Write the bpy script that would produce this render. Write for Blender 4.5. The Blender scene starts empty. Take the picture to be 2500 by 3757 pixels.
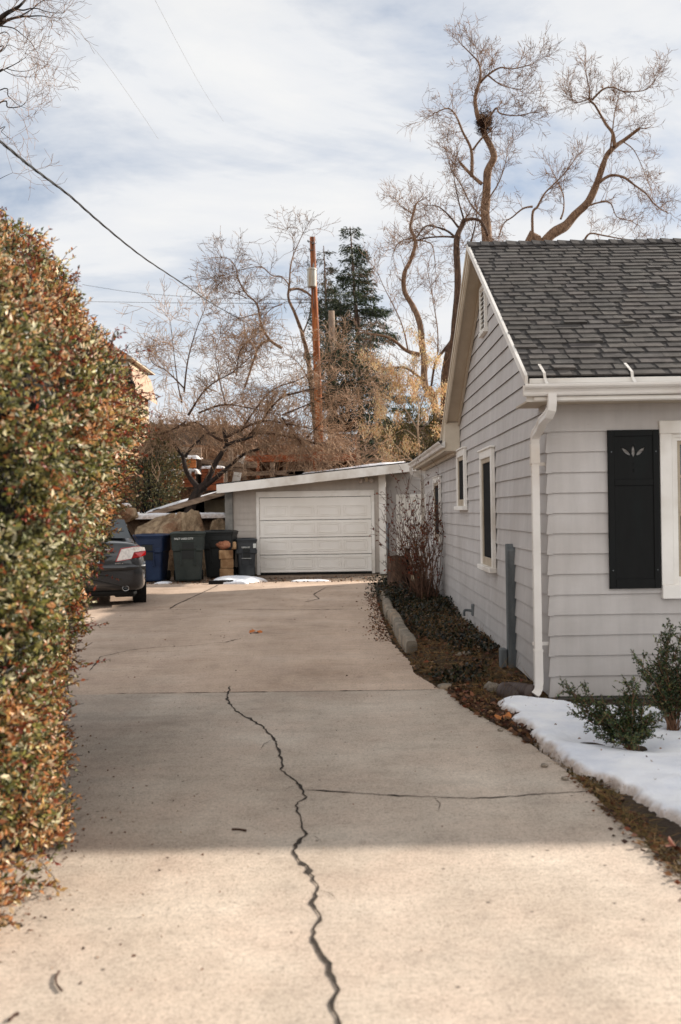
import bpy, math, random
import numpy as np
from mathutils import Vector, Matrix, noise as mnoise

C = bpy.context.scene.collection
R = math.radians
# ------------------------------------------------------------------ survey of the place
# camera stands at the origin, eye height EYE, looking along +y (35 mm lens). Metres throughout.
F, CX, CY, RL, EYE, S = 3652.0, 1258.0, 1879.0, 0.0155, 1.70, 2500.0/1568.0

def at(px, py, d):
    """world point on the sight line through a sketch coordinate, at depth d (m)"""
    dx, dy = px*S-CX, py*S-CY
    return Vector(((dx-RL*dy)*d/F, d, EYE-(dy+RL*dx)*d/F))

def gp(px, py, z=0.0):
    """world point where that sight line meets the level z"""
    dx, dy = px*S-CX, py*S-CY
    return at(px, py, (EYE-z)*F/(dy+RL*dx))

def lin(c):
    c = c/255.0
    return c/12.92 if c <= .04045 else ((c+.055)/1.055)**2.4

def rgb(r, g, b):
    return (lin(r), lin(g), lin(b), 1.0)

# ------------------------------------------------------------------ scene tree helpers
def tag(o, label=None, cat=None, group=None, kind=None):
    if label: o['label'] = label
    if cat: o['category'] = cat
    if group: o['group'] = group
    if kind: o['kind'] = kind
    return o

def thing(name, label, cat, loc=(0, 0, 0), rz=0.0, group=None):
    o = bpy.data.objects.new(name, None)
    o.empty_display_size = .1
    C.objects.link(o)
    o.location = loc
    o.rotation_euler = (0, 0, rz)
    return tag(o, label, cat, group)

def link(name, me, parent=None, local=False):
    o = bpy.data.objects.new(name, me)
    C.objects.link(o)
    if parent is not None:
        o.parent = parent
        if not local and parent.type == 'EMPTY':
            o.matrix_parent_inverse = Matrix.Translation(-Vector(parent.location))
    return o

def copy_tree(o, parent=None):
    c = o.copy()
    C.objects.link(c)
    if parent is not None: c.parent = parent
    for ch in list(o.children): copy_tree(ch, c)
    return c

class MB:
    """collects shapes, then links them as ONE mesh object"""
    def __init__(s): s.v, s.f, s.c, s.m, s.col, s.mi = [], [], [], [], (1, 1, 1), 0
    def add(s, vs, fs):
        n = len(s.v)
        s.v += [tuple(p) for p in vs]
        for f in fs:
            s.f.append(tuple(i+n for i in f)); s.c.append(s.col); s.m.append(s.mi)
    def quad(s, *p): s.add(p, [tuple(range(len(p)))])
    def box(s, x0, x1, y0, y1, z0, z1, M=None):
        vs = [Vector((x, y, z)) for z in (z0, z1) for y in (y0, y1) for x in (x0, x1)]
        if M is not None: vs = [M @ p for p in vs]
        s.add(vs, [(0, 2, 3, 1), (4, 5, 7, 6), (0, 1, 5, 4), (1, 3, 7, 5), (3, 2, 6, 7), (2, 0, 4, 6)])
    def bbox(s, x0, x1, y0, y1, z0, z1, b=.01, M=None):
        """bevelled box: chamfered on all twelve edges"""
        b = min(b, .49*(x1-x0), .49*(y1-y0), .49*(z1-z0))
        vs, key = [], {}
        for ix in (0, 1):
            for iy in (0, 1):
                for iz in (0, 1):
                    X, Y, Z = (x0, x1)[ix], (y0, y1)[iy], (z0, z1)[iz]
                    ax, ay, az = (b, -b)[ix], (b, -b)[iy], (b, -b)[iz]
                    for k, p in enumerate(((X, Y+ay, Z+az), (X+ax, Y, Z+az), (X+ax, Y+ay, Z))):
                        key[ix, iy, iz, k] = len(vs); vs.append(Vector(p))
        fs = []
        for i in (0, 1):
            fs.append([key[i, a, c, 0] for a, c in ((0, 0), (0, 1), (1, 1), (1, 0))])
            fs.append([key[a, i, c, 1] for a, c in ((0, 0), (1, 0), (1, 1), (0, 1))])
            fs.append([key[a, c, i, 2] for a, c in ((0, 0), (0, 1), (1, 1), (1, 0))])
        for i in (0, 1):
            for j in (0, 1):
                fs.append([key[i, j, 0, 0], key[i, j, 1, 0], key[i, j, 1, 1], key[i, j, 0, 1]])
                fs.append([key[i, 0, j, 0], key[i, 1, j, 0], key[i, 1, j, 2], key[i, 0, j, 2]])
                fs.append([key[0, i, j, 1], key[1, i, j, 1], key[1, i, j, 2], key[0, i, j, 2]])
                for k in (0, 1):
                    pass
        for ix in (0, 1):
            for iy in (0, 1):
                for iz in (0, 1):
                    fs.append([key[ix, iy, iz, k] for k in range(3)])
        if M is not None: vs = [M @ p for p in vs]
        s.add(vs, fs)
    def tube(s, pts, rad, n=8, cap=True):
        pts = [Vector(p) for p in pts]
        if not hasattr(rad, '__len__'): rad = [rad]*len(pts)
        rings, up = [], None
        for i, p in enumerate(pts):
            t = (pts[min(i+1, len(pts)-1)]-pts[max(i-1, 0)])
            t = t.normalized() if t.length > 1e-9 else Vector((0, 0, 1))
            if up is None:
                up = t.orthogonal().normalized()
            up = (up-t*up.dot(t))
            up = up.normalized() if up.length > 1e-6 else t.orthogonal().normalized()
            w = t.cross(up)
            rings.append([p+(up*math.cos(2*math.pi*k/n)+w*math.sin(2*math.pi*k/n))*rad[i] for k in range(n)])
        vs = [q for r in rings for q in r]
        fs = [(i*n+k, i*n+(k+1) % n, (i+1)*n+(k+1) % n, (i+1)*n+k) for i in range(len(pts)-1) for k in range(n)]
        if cap:
            fs += [tuple(reversed(range(n))), tuple(range((len(pts)-1)*n, len(pts)*n))]
        s.add(vs, fs)
    def prism(s, poly, a, b, axis):
        """extrude a 2-D outline between a and b along axis ('x': outline is (y,z); 'y': (x,z); 'z': (x,y))"""
        def P(u, v, w):
            return {'x': (w, u, v), 'y': (u, w, v), 'z': (u, v, w)}[axis]
        n = len(poly)
        vs = [P(u, v, a) for u, v in poly]+[P(u, v, b) for u, v in poly]
        fs = [(i, (i+1) % n, n+(i+1) % n, n+i) for i in range(n)]+[tuple(reversed(range(n))), tuple(range(n, 2*n))]
        s.add(vs, fs)
    def build(s, name, mats, parent=None, smooth=False, local=False, fix=True):
        me = bpy.data.meshes.new(name)
        me.from_pydata(s.v, [], s.f)
        if not isinstance(mats, (list, tuple)): mats = [mats]
        for m in mats: me.materials.append(m)
        me.polygons.foreach_set('material_index', s.m)
        cols = np.ones((len(me.loops), 4), np.float32)
        tot = np.zeros(len(me.polygons), np.int32); me.polygons.foreach_get('loop_total', tot)
        cols[:, :3] = np.repeat(np.array(s.c, np.float32).reshape(-1, 3), tot, axis=0)
        ca = me.color_attributes.new('Col', 'FLOAT_COLOR', 'CORNER')
        ca.data.foreach_set('color', cols.ravel())
        if fix:
            import bmesh
            bm = bmesh.new(); bm.from_mesh(me); bmesh.ops.recalc_face_normals(bm, faces=bm.faces); bm.to_mesh(me); bm.free()
        if smooth:
            me.polygons.foreach_set('use_smooth', [True]*len(me.polygons))
        me.update()
        return link(name, me, parent, local)

def fast_mesh(name, V, Fc, mat, parent=None, vcol=None, smooth=False):
    V = np.asarray(V, np.float32); Fc = np.asarray(Fc, np.int32)
    me = bpy.data.meshes.new(name)
    n, k = Fc.shape
    me.vertices.add(len(V)); me.vertices.foreach_set('co', V.ravel())
    me.loops.add(n*k); me.loops.foreach_set('vertex_index', Fc.ravel())
    me.polygons.add(n)
    me.polygons.foreach_set('loop_start', np.arange(0, n*k, k, dtype=np.int32))
    try: me.polygons.foreach_set('loop_total', np.full(n, k, np.int32))
    except Exception: pass
    me.materials.append(mat)
    if vcol is not None:
        ca = me.color_attributes.new('Col', 'FLOAT_COLOR', 'POINT')
        c = np.ones((len(V), 4), np.float32); c[:, :3] = vcol
        ca.data.foreach_set('color', c.ravel())
    if smooth: me.polygons.foreach_set('use_smooth', [True]*n)
    me.update(calc_edges=True); me.validate()
    return link(name, me, parent)

def unit(a):
    return a/np.maximum(np.linalg.norm(a, axis=-1, keepdims=True), 1e-9)

def leaf_arrays(P, D, size, ratio, cols, rg, fold=.25):
    """small folded leaves: base, two sides, tip"""
    n = len(P)
    D = unit(D); A = unit(np.cross(D, rg.normal(size=(n, 3))))
    N = np.cross(D, A); size = np.broadcast_to(np.asarray(size, float), (n,))[:, None]
    V = np.empty((n, 4, 3))
    V[:, 0] = P
    V[:, 1] = P+D*size*.45+A*size*ratio*.5+N*size*fold*ratio
    V[:, 2] = P+D*size
    V[:, 3] = P+D*size*.45-A*size*ratio*.5+N*size*fold*ratio
    b = np.arange(n)[:, None]*4
    T = np.concatenate([b+np.array([0, 1, 2]), b+np.array([0, 2, 3])], 1).reshape(-1, 3)
    return V.reshape(-1, 3), T, np.repeat(cols, 4, axis=0)

def leaves(name, P, D, size, ratio, cols, mat, rg, parent=None, fold=.25):
    V, T, c = leaf_arrays(np.asarray(P), np.asarray(D), size, ratio, np.asarray(cols), rg, fold)
    return fast_mesh(name, V, T, mat, parent, c)

def twig_mesh(name, segs, mat, parent=None, cols=None):
    """segs: rows p0(3) p1(3) r0 r1 -> three-sided tapering sticks in one mesh"""
    s = np.asarray(segs, float)
    p0, p1, r0, r1 = s[:, :3], s[:, 3:6], s[:, 6:7], s[:, 7:8]
    t = unit(p1-p0)
    ref = np.where(np.abs(t[:, 2:3]) > .9, np.array([[1., 0, 0]]), np.array([[0, 0, 1.]]))
    u = unit(np.cross(t, ref)); w = np.cross(t, u)
    V = np.empty((len(s), 6, 3))
    for k in range(3):
        a = 2*math.pi*k/3
        o = u*math.cos(a)+w*math.sin(a)
        V[:, k] = p0+o*r0; V[:, 3+k] = p1+o*r1
    b = np.arange(len(s))[:, None]*6
    Q = np.concatenate([b+np.array([k, (k+1) % 3, 3+(k+1) % 3, 3+k]) for k in range(3)], 1).reshape(-1, 4)
    vc = None if cols is None else np.repeat(np.asarray(cols), 6, axis=0)
    return fast_mesh(name, V.reshape(-1, 3), Q, mat, parent, vc, smooth=True)

def text_mesh(name, body, size, mat, M, parent=None, local=False, bold=.0):
    cu = bpy.data.curves.new(name, 'FONT'); cu.body = body; cu.size = size; cu.extrude = .0008; cu.offset = bold
    cu.align_x = 'CENTER'; cu.align_y = 'CENTER'
    tmp = bpy.data.objects.new(name, cu); C.objects.link(tmp)
    bpy.context.view_layer.update()
    me = bpy.data.meshes.new_from_object(tmp.evaluated_get(bpy.context.evaluated_depsgraph_get()))
    bpy.data.objects.remove(tmp); bpy.data.curves.remove(cu)
    me.transform(M); me.name = name; me.materials.clear(); me.materials.append(mat)
    return link(name, me, parent, local)

# ------------------------------------------------------------------ materials
def newmat(name):
    m = bpy.data.materials.new(name); m.use_nodes = True
    nt = m.node_tree; nt.nodes.clear()
    out = nt.nodes.new('ShaderNodeOutputMaterial')
    b = nt.nodes.new('ShaderNodeBsdfPrincipled')
    nt.links.new(b.outputs[0], out.inputs[0])
    return m, nt, b, out

class NT:
    def __init__(s, nt): s.t = nt
    def n(s, ty, **kw):
        nd = s.t.nodes.new('ShaderNode'+ty)
        for k, v in kw.items():
            if k.startswith('i_'): nd.inputs[k[2:].replace('_', ' ')].default_value = v
            else: setattr(nd, k, v)
        return nd
    def l(s, a, b): s.t.links.new(a, b)
    def ramp(s, fac, stops, interp='LINEAR'):
        r = s.n('ValToRGB'); r.color_ramp.interpolation = interp
        e = r.color_ramp.elements
        while len(e) < len(stops): e.new(.5)
        for k, (p, c) in zip(e, stops):
            k.position = p; k.color = c if hasattr(c, '__len__') else (c, c, c, 1)
        s.l(fac, r.inputs[0]); return r.outputs[0]
    def coords(s, scale=(1, 1, 1), kind='Object', rot=(0, 0, 0)):
        tc = s.n('TexCoord'); mp = s.n('Mapping')
        mp.inputs['Scale'].default_value = scale; mp.inputs['Rotation'].default_value = rot
        s.l(tc.outputs[kind], mp.inputs[0]); return mp.outputs[0]
    def noise(s, co, scale, detail=6, rough=.6, dist=0.0):
        n = s.n('TexNoise'); n.inputs['Scale'].default_value = scale; n.inputs['Detail'].default_value = detail
        n.inputs['Roughness'].default_value = rough; n.inputs['Distortion'].default_value = dist
        s.l(co, n.inputs['Vector']); return n.outputs[0]
    def mix(s, a, b, fac, mode='MIX'):
        m = s.n('MixRGB', blend_type=mode)
        for k, v in ((0, fac), (1, a), (2, b)):
            if hasattr(v, 'is_linked') or hasattr(v, 'links'): s.l(v, m.inputs[k])
            else: m.inputs[k].default_value = v
        return m.outputs[0]
    def bump(s, h, strength, dist=.01, prev=None):
        b = s.n('Bump'); b.inputs['Strength'].default_value = strength; b.inputs['Distance'].default_value = dist
        s.l(h, b.inputs['Height'])
        if prev is not None: s.l(prev, b.inputs['Normal'])
        return b.outputs[0]

def pm(name, c1, c2, scale=3, detail=6, rough=.7, bump=.2, bscale=60, bdist=.005, stretch=(1, 1, 1), c3=None, attr=False,
       metallic=0.0, spec=.4, fine=.0, lo=.35, hi=.65, transl=0.0):
    """two-tone procedural paint/stone/wood with a fine bump"""
    m, nt, b, out = newmat(name); t = NT(nt)
    co = t.coords(stretch)
    col = t.ramp(t.noise(co, scale, detail), [(lo, c1), (hi, c2)])
    if c3: col = t.mix(col, c3, t.ramp(t.noise(co, scale*.37, 4), [(.5, 0.0), (.68, 1.0)]))
    if fine: col = t.mix(col, t.ramp(t.noise(co, bscale*2.2, 3), [(.3, (1-fine,)*3+(1,)), (.7, (1+fine,)*3+(1,))]), 1.0, 'MULTIPLY')
    if attr:
        a = t.n('VertexColor'); a.layer_name = 'Col'
        col = t.mix(col, a.outputs[0], 1.0, 'MULTIPLY')
    t.l(col, b.inputs['Base Color'])
    b.inputs['Roughness'].default_value = rough; b.inputs['Metallic'].default_value = metallic
    b.inputs['Specular IOR Level'].default_value = spec
    if bump: t.l(t.bump(t.noise(co, bscale, 5), bump, bdist), b.inputs['Normal'])
    if transl:
        tr = t.n('BsdfTranslucent'); t.l(col, tr.inputs[0])
        mx = t.n('MixShader'); mx.inputs[0].default_value = transl
        t.l(b.outputs[0], mx.inputs[1]); t.l(tr.outputs[0], mx.inputs[2]); t.l(mx.outputs[0], out.inputs[0])
    return m

def leafmat(name, rough=.45, transl=.3, spec=.5):
    m, nt, b, out = newmat(name); t = NT(nt)
    a = t.n('VertexColor'); a.layer_name = 'Col'
    t.l(a.outputs[0], b.inputs['Base Color'])
    b.inputs['Roughness'].default_value = rough; b.inputs['Specular IOR Level'].default_value = spec
    tr = t.n('BsdfTranslucent'); t.l(a.outputs[0], tr.inputs[0])
    mx = t.n('MixShader'); mx.inputs[0].default_value = transl
    t.l(b.outputs[0], mx.inputs[1]); t.l(tr.outputs[0], mx.inputs[2]); t.l(mx.outputs[0], out.inputs[0])
    return m

def siding_mat(name, c1, c2):
    m, nt, b, out = newmat(name); t = NT(nt)
    co = t.coords((1, 1, 1)); co2 = t.coords((1.2, 1.2, 9))
    base = t.ramp(t.noise(co, 1.3, 5), [(.35, c1), (.65, c2)])
    streak = t.ramp(t.noise(t.coords((7, 7, .5)), 1.0, 5), [(.35, .9), (.6, 1.03)])
    col = t.mix(base, streak, .8, 'MULTIPLY')
    # grime low on the wall, where rain splashes
    sx = t.n('SeparateXYZ'); tc = t.n('TexCoord'); t.l(tc.outputs['Object'], sx.inputs[0])
    low = t.n('MapRange'); low.inputs[1].default_value = -.1; low.inputs[2].default_value = 1.2
    low.inputs[3].default_value = .80; low.inputs[4].default_value = 1.0
    t.l(sx.outputs[2], low.inputs[0])
    col = t.mix(col, low.outputs[0], 1.0, 'MULTIPLY')
    # flaking hairline cracks in the paint
    v = t.ramp(t.noise(t.coords((3, 3, 26)), 3.0, 8, .7), [(.30, .82), (.36, 1.0)])
    col = t.mix(col, v, .5, 'MULTIPLY')
    t.l(col, b.inputs['Base Color'])
    b.inputs['Roughness'].default_value = .62; b.inputs['Specular IOR Level'].default_value = .3
    n1 = t.bump(t.noise(co2, 14, 4), .16, .004)
    n2 = t.bump(t.noise(co, 60, 3), .05, .002, n1)
    t.l(n2, b.inputs['Normal'])
    return m

M = {}
M['siding'] = siding_mat('siding_paint', rgb(184, 178, 174), rgb(198, 193, 190))
M['siding_garage'] = siding_mat('garage_siding_paint', rgb(176, 166, 157), rgb(190, 181, 172))
M['trim'] = pm('white_trim', rgb(230, 225, 218), rgb(242, 238, 232), 2.5, 6, .5, .05, 20, .003, c3=rgb(206, 197, 186))
M['trim_beige'] = pm('aged_trim', rgb(196, 182, 162), rgb(212, 200, 182), 3, 6, .55, .15, 40, .003, fine=.04)
M['soffit'] = pm('soffit_paint', rgb(180, 165, 145), rgb(196, 182, 163), 2, 5, .6, .12, 60, .003, fine=.04)
M['gutter'] = pm('gutter_enamel', rgb(218, 212, 206), rgb(230, 225, 219), 2, 6, .38, .04, 10, .002, c3=rgb(205, 192, 178))
M['shutter'] = pm('black_shutter_paint', rgb(7, 8, 8), rgb(13, 14, 14), 6, 6, .6, .25, 60, .002, c3=rgb(12, 17, 17), spec=.22, stretch=(3, 1, .5))
M['shingle'] = pm('asphalt_shingle', rgb(70, 67, 66), rgb(92, 88, 86), 9, 6, .92, .5, 160, .004, attr=True, fine=.22, spec=.2)
M['glass_dark'] = pm('dark_insect_screen', rgb(9, 11, 14), rgb(16, 19, 24), 3, 4, .7, .05, 200, .001, spec=.12)
M['blind'] = pm('grey_blind', rgb(108, 112, 112), rgb(128, 131, 130), 6, 4, .6, .05)
M['sash'] = pm('tan_sash', rgb(166, 150, 130), rgb(182, 168, 148), 5, 4, .5, .08, 60, .002)
M['foundation'] = pm('foundation_concrete', rgb(105, 103, 100), rgb(140, 136, 130), 4, 6, .9, .5, 40, .006, fine=.1)
M['garage_door'] = pm('garage_door_paint', rgb(238, 233, 226), rgb(246, 242, 236), 1.2, 6, .45, .03, 12, .002, c3=rgb(232, 226, 218), stretch=(1, 1, .7))
M['grey_post'] = pm('grey_painted_timber', rgb(86, 90, 92), rgb(112, 115, 116), 3, 6, .8, .4, 30, .004, stretch=(3, 3, .5), fine=.1)
M['dark'] = pm('deep_shade_timber', rgb(16, 14, 13), rgb(30, 26, 23), 3, 4, .95, .2)
M['pipe_brown'] = pm('brown_plastic', rgb(62, 50, 46), rgb(84, 70, 65), 5, 5, .5, .2, 30, .004, c3=rgb(105, 92, 84))
M['boulder'] = pm('boulder_stone', rgb(110, 88, 66), rgb(184, 160, 130), 2.6, 10, .9, 1.0, 13, .08, c3=rgb(122, 78, 52), fine=.22, stretch=(1.4, 1.4, .7))
M['curbstone'] = pm('curb_concrete', rgb(104, 96, 86), rgb(148, 137, 122), 5, 8, .92, .7, 45, .01, c3=rgb(170, 145, 118), fine=.16)
M['block'] = pm('sandstone_block', rgb(148, 112, 78), rgb(196, 160, 120), 4, 8, .9, .6, 25, .01, c3=rgb(120, 86, 58), fine=.12)
M['rock_red'] = pm('rough_red_rock', rgb(128, 72, 50), rgb(190, 132, 100), 7, 8, .9, .9, 18, .02, fine=.18)
M['rubble'] = pm('pale_rubble', rgb(112, 104, 94), rgb(158, 146, 132), 9, 8, .92, .9, 30, .02, fine=.2)
M['bark'] = pm('grey_brown_bark', rgb(58, 42, 33), rgb(104, 80, 64), 8, 8, .92, .8, 14, .03, stretch=(2.5, 2.5, .7), fine=.2)
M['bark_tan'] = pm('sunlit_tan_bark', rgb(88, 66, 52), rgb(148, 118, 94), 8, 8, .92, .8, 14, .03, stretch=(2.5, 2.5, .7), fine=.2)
M['bark_dark'] = pm('dark_wet_bark', rgb(30, 23, 20), rgb(58, 45, 38), 7, 8, .9, .9, 15, .03, stretch=(2, 2, .7), fine=.2)  # darkest of the bark tones
M['bark_grey'] = pm('conifer_bark', rgb(84, 68, 60), rgb(122, 102, 92), 8, 7, .92, .7, 20, .02, stretch=(2, 2, .6))
M['twig'] = pm('winter_twig', rgb(108, 82, 62), rgb(150, 118, 92), 1.1, 4, .7, 0, attr=True)
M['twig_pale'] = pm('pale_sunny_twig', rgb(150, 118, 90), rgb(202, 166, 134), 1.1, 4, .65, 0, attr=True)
M['twig_fine'] = pm('fine_winter_twig', rgb(124, 94, 72), rgb(166, 132, 106), .8, 4, .75, 0, attr=True)
M['pole'] = pm('rusty_creosote_pole', rgb(118, 62, 30), rgb(176, 102, 52), 4, 8, .85, .5, 20, .02, stretch=(3, 3, .35), c3=rgb(84, 48, 30), fine=.15)
M['pole_grey'] = pm('weathered_pole', rgb(104, 88, 76), rgb(142, 124, 108), 4, 7, .9, .5, 20, .02, stretch=(3, 3, .35))
M['transformer'] = pm('weathered_grey_steel', rgb(160, 158, 150), rgb(196, 194, 186), 3, 6, .5, .1, c3=rgb(150, 118, 80), stretch=(4, 4, .6))
M['steel'] = pm('galvanised_steel', rgb(100, 104, 108), rgb(140, 144, 146), 5, 5, .4, .1, metallic=.6)
M['cable'] = pm('black_cable', rgb(24, 24, 26), rgb(50, 50, 52), 20, 3, .6, .2)
M['bare_wire'] = pm('aluminium_wire', rgb(120, 118, 116), rgb(160, 158, 154), 20, 3, .45, .1)
M['bin_green'] = pm('dark_green_plastic', rgb(34, 42, 40), rgb(44, 52, 49), 4, 5, .5, .15, 120, .002, c3=rgb(54, 60, 57))
M['bin_blue'] = pm('blue_plastic', rgb(16, 32, 60), rgb(22, 42, 74), 4, 5, .48, .15, 120, .002, c3=rgb(34, 52, 80))
M['bin_black'] = pm('black_green_plastic', rgb(18, 22, 22), rgb(26, 30, 30), 4, 5, .5, .15, 120, .002)
M['bin_grey'] = pm('slate_plastic', rgb(46, 50, 54), rgb(58, 62, 66), 4, 5, .5, .15, 120, .002, c3=rgb(80, 84, 86))
M['bin_print'] = pm('white_print', rgb(205, 208, 204), rgb(222, 224, 220), 30, 4, .6, 0)
M['rubber'] = pm('tyre_rubber', rgb(14, 14, 14), rgb(26, 26, 25), 12, 4, .85, .3, 60, .004)
M['wood_orange'] = pm('orange_cedar_board', rgb(150, 84, 40), rgb(205, 130, 74), 3, 7, .85, .4, 12, .01, stretch=(1, 1, 6), c3=rgb(120, 66, 36))
M['wood_red'] = pm('red_brown_board', rgb(110, 56, 32), rgb(160, 90, 54), 3, 7, .85, .4, 12, .01, stretch=(1, 1, 4))
M['wood_grey'] = pm('weathered_board', rgb(112, 92, 76), rgb(156, 134, 114), 3, 7, .9, .4, 14, .01, stretch=(1, 1, 6), c3=rgb(96, 78, 64))
M['stucco'] = pm('warm_stucco', rgb(178, 158, 130), rgb(204, 186, 158), 3, 6, .9, .3, 40, .01)
M['brick_far'] = pm('orange_brick', rgb(158, 130, 110), rgb(188, 162, 140), 6, 6, .9, .3, 30, .01)
M['roof_far'] = pm('brown_shingle', rgb(110, 90, 78), rgb(140, 118, 104), 7, 6, .92, .5, 12, .02, stretch=(1, 1, 3))
M['leaf'] = leafmat('hedge_leaf', .42, .32, .45)
M['leaf_dry'] = leafmat('dry_leaf', .7, .25, .25)
M['needle'] = leafmat('conifer_needle', .55, .15, .35)
M['leaf_box'] = leafmat('boxwood_leaf', .4, .22, .5)
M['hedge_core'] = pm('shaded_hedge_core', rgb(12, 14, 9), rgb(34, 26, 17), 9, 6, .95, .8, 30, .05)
M['shrub_stem'] = pm('red_brown_stem', rgb(74, 50, 38), rgb(122, 88, 68), 3, 4, .7, 0, attr=True)
M['nest'] = pm('dry_sticks', rgb(52, 36, 28), rgb(84, 60, 48), 9, 5, .9, .4)

def snow_mat():
    m, nt, b, out = newmat('snow'); t = NT(nt)
    co = t.coords()
    col = t.ramp(t.noise(co, 2.2, 6), [(.35, rgb(216, 220, 230)), (.5, rgb(232, 234, 240)), (.65, rgb(242, 243, 246))])
    # grit where the crust has melted back, on the steep rim
    g = t.n('NewGeometry'); sx = t.n('SeparateXYZ'); t.l(g.outputs['Normal'], sx.inputs[0])
    steep = t.ramp(sx.outputs[2], [(.55, 1.0), (.93, 0.0)])
    rim = t.mix(rgb(206, 194, 186), rgb(160, 142, 130), t.ramp(t.noise(co, 14, 6), [(.4, 0.0), (.7, 1.0)]))
    rim = t.mix(rim, rgb(42, 34, 30), t.ramp(t.noise(co, 70, 3), [(.66, 0.0), (.70, 1.0)]))
    col = t.mix(col, rim, steep)
    t.l(col, b.inputs['Base Color'])
    b.inputs['Roughness'].default_value = .75
    b.inputs['Subsurface Weight'].default_value = .15
    b.inputs['Subsurface Radius'].default_value = (.03, .03, .035)
    n = t.bump(t.noise(co, 11, 8, .65), .6, .02); n = t.bump(t.noise(co, 90, 5), .5, .006, n)
    t.l(n, b.inputs['Normal'])
    return m
M['snow'] = snow_mat()

def concrete_mat():
    m, nt, b, out = newmat('driveway_concrete'); t = NT(nt)
    co = t.coords()
    sx = t.n('SeparateXYZ'); tc = t.n('TexCoord'); t.l(tc.outputs['Object'], sx.inputs[0])
    near = t.ramp(t.noise(co, .9, 7, .62), [(.32, rgb(172, 157, 142)), (.55, rgb(192, 178, 163)), (.75, rgb(204, 192, 178))])
    far = t.ramp(t.noise(co, .8, 7, .62), [(.32, rgb(182, 158, 138)), (.55, rgb(202, 179, 159)), (.75, rgb(212, 192, 174))])
    step = t.n('MapRange'); step.inputs[1].default_value = 9.46; step.inputs[2].default_value = 9.50
    t.l(sx.outputs[1], step.inputs[0])
    col = t.mix(near, far, step.outputs[0])
    # tyre-worn lengthwise bands, cross brushing and broad damp stains
    band = t.ramp(t.noise(t.coords((1.3, .12, 1)), 1.0, 4), [(.35, .84), (.62, 1.07)])
    col = t.mix(col, band, .8, 'MULTIPLY')
    brush = t.ramp(t.noise(t.coords((.6, 5, 1)), 1.6, 6), [(.3, .92), (.7, 1.06)])
    col = t.mix(col, brush, .7, 'MULTIPLY')
    stain = t.ramp(t.noise(co, .55, 8, .7, .4), [(.28, .70), (.46, 1.0)])
    col = t.mix(col, stain, .75, 'MULTIPLY')
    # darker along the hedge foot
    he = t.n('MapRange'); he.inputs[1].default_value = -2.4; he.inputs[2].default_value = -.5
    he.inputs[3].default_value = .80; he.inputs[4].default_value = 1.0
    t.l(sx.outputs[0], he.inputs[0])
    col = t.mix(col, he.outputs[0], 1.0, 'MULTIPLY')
    pink = t.ramp(t.noise(co, 1.7, 6), [(.42, 0.0), (.68, .4)])
    col = t.mix(col, rgb(190, 168, 152), pink)
    mott = t.ramp(t.noise(co, 6.5, 7, .7), [(.30, .80), (.5, 1.0), (.70, 1.08)])
    col = t.mix(col, mott, .8, 'MULTIPLY')
    # exposed grit and fine dark pits
    grit = t.ramp(t.noise(co, 95, 3, .75), [(.30, .50), (.48, 1.0), (.70, 1.28)])
    col = t.mix(col, grit, .85, 'MULTIPLY')
    grit2 = t.ramp(t.noise(co, 38, 5, .7), [(.30, .66), (.48, 1.0), (.70, 1.16)])
    col = t.mix(col, grit2, .9, 'MULTIPLY')
    v = t.n('TexVoronoi'); v.inputs['Scale'].default_value = 5.5; t.l(co, v.inputs['Vector'])
    col = t.mix(col, rgb(52, 44, 38), t.ramp(v.outputs['Distance'], [(.035, .85), (.065, 0.0)]))
    # oil spots down the middle and rusty runs
    oil = t.ramp(t.noise(t.coords((1.5, .8, 1)), 1.9, 5, .6), [(.66, 0.0), (.74, .35)])
    col = t.mix(col, rgb(96, 80, 68), oil)
    # small scattered dirt specks
    v2 = t.n('TexVoronoi'); v2.inputs['Scale'].default_value = 17.0; t.l(co, v2.inputs['Vector'])
    col = t.mix(col, rgb(70, 58, 48), t.ramp(v2.outputs['Distance'], [(.06, .55), (.10, 0.0)]))
    t.l(col, b.inputs['Base Color'])
    b.inputs['Roughness'].default_value = .88; b.inputs['Specular IOR Level'].default_value = .25
    n = t.bump(t.noise(co, 90, 5, .7), .45, .006); n = t.bump(t.noise(co, 3, 6), .25, .03, n)
    t.l(n, b.inputs['Normal'])
    return m
M['concrete'] = concrete_mat()
M['crack'] = pm('crack_dirt', rgb(34, 28, 23), rgb(62, 52, 43), 30, 6, .95, .5, 90, .01)
M['soil'] = pm('dark_soil', rgb(38, 30, 23), rgb(74, 58, 44), 7, 9, .95, .9, 40, .04, c3=rgb(94, 74, 54), fine=.25)
M['dirt_apron'] = pm('dirty_concrete', rgb(96, 80, 66), rgb(140, 120, 102), 1.6, 8, .9, .5, 60, .01, c3=rgb(58, 46, 38), stretch=(.6, 1.6, 1), fine=.15)
M['lawn'] = pm('winter_lawn', rgb(70, 58, 42), rgb(110, 94, 70), 2, 8, .95, .8, 30, .04, c3=rgb(62, 64, 40), fine=.2)
M['fence_far'] = pm('grey_brown_fence', rgb(84, 70, 60), rgb(120, 102, 88), 3, 7, .9, .4, 14, .01, stretch=(6, 1, 1), c3=rgb(66, 56, 48))
M['hill'] = pm('dry_hillside', rgb(96, 74, 58), rgb(146, 118, 94), .35, 9, .95, .8, 4, .2, c3=rgb(80, 66, 52), fine=.2)
# ================================================================== ground, driveway, bed, snow
rng = random.Random(7)
rg = np.random.default_rng(7)

def nz(x, y, z=0.0, s=1.0): return mnoise.noise(Vector((x*s, y*s, z*s)))

def sstep(a, b, x):
    t = min(1, max(0, (x-a)/(b-a))); return t*t*(3-2*t)

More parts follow.
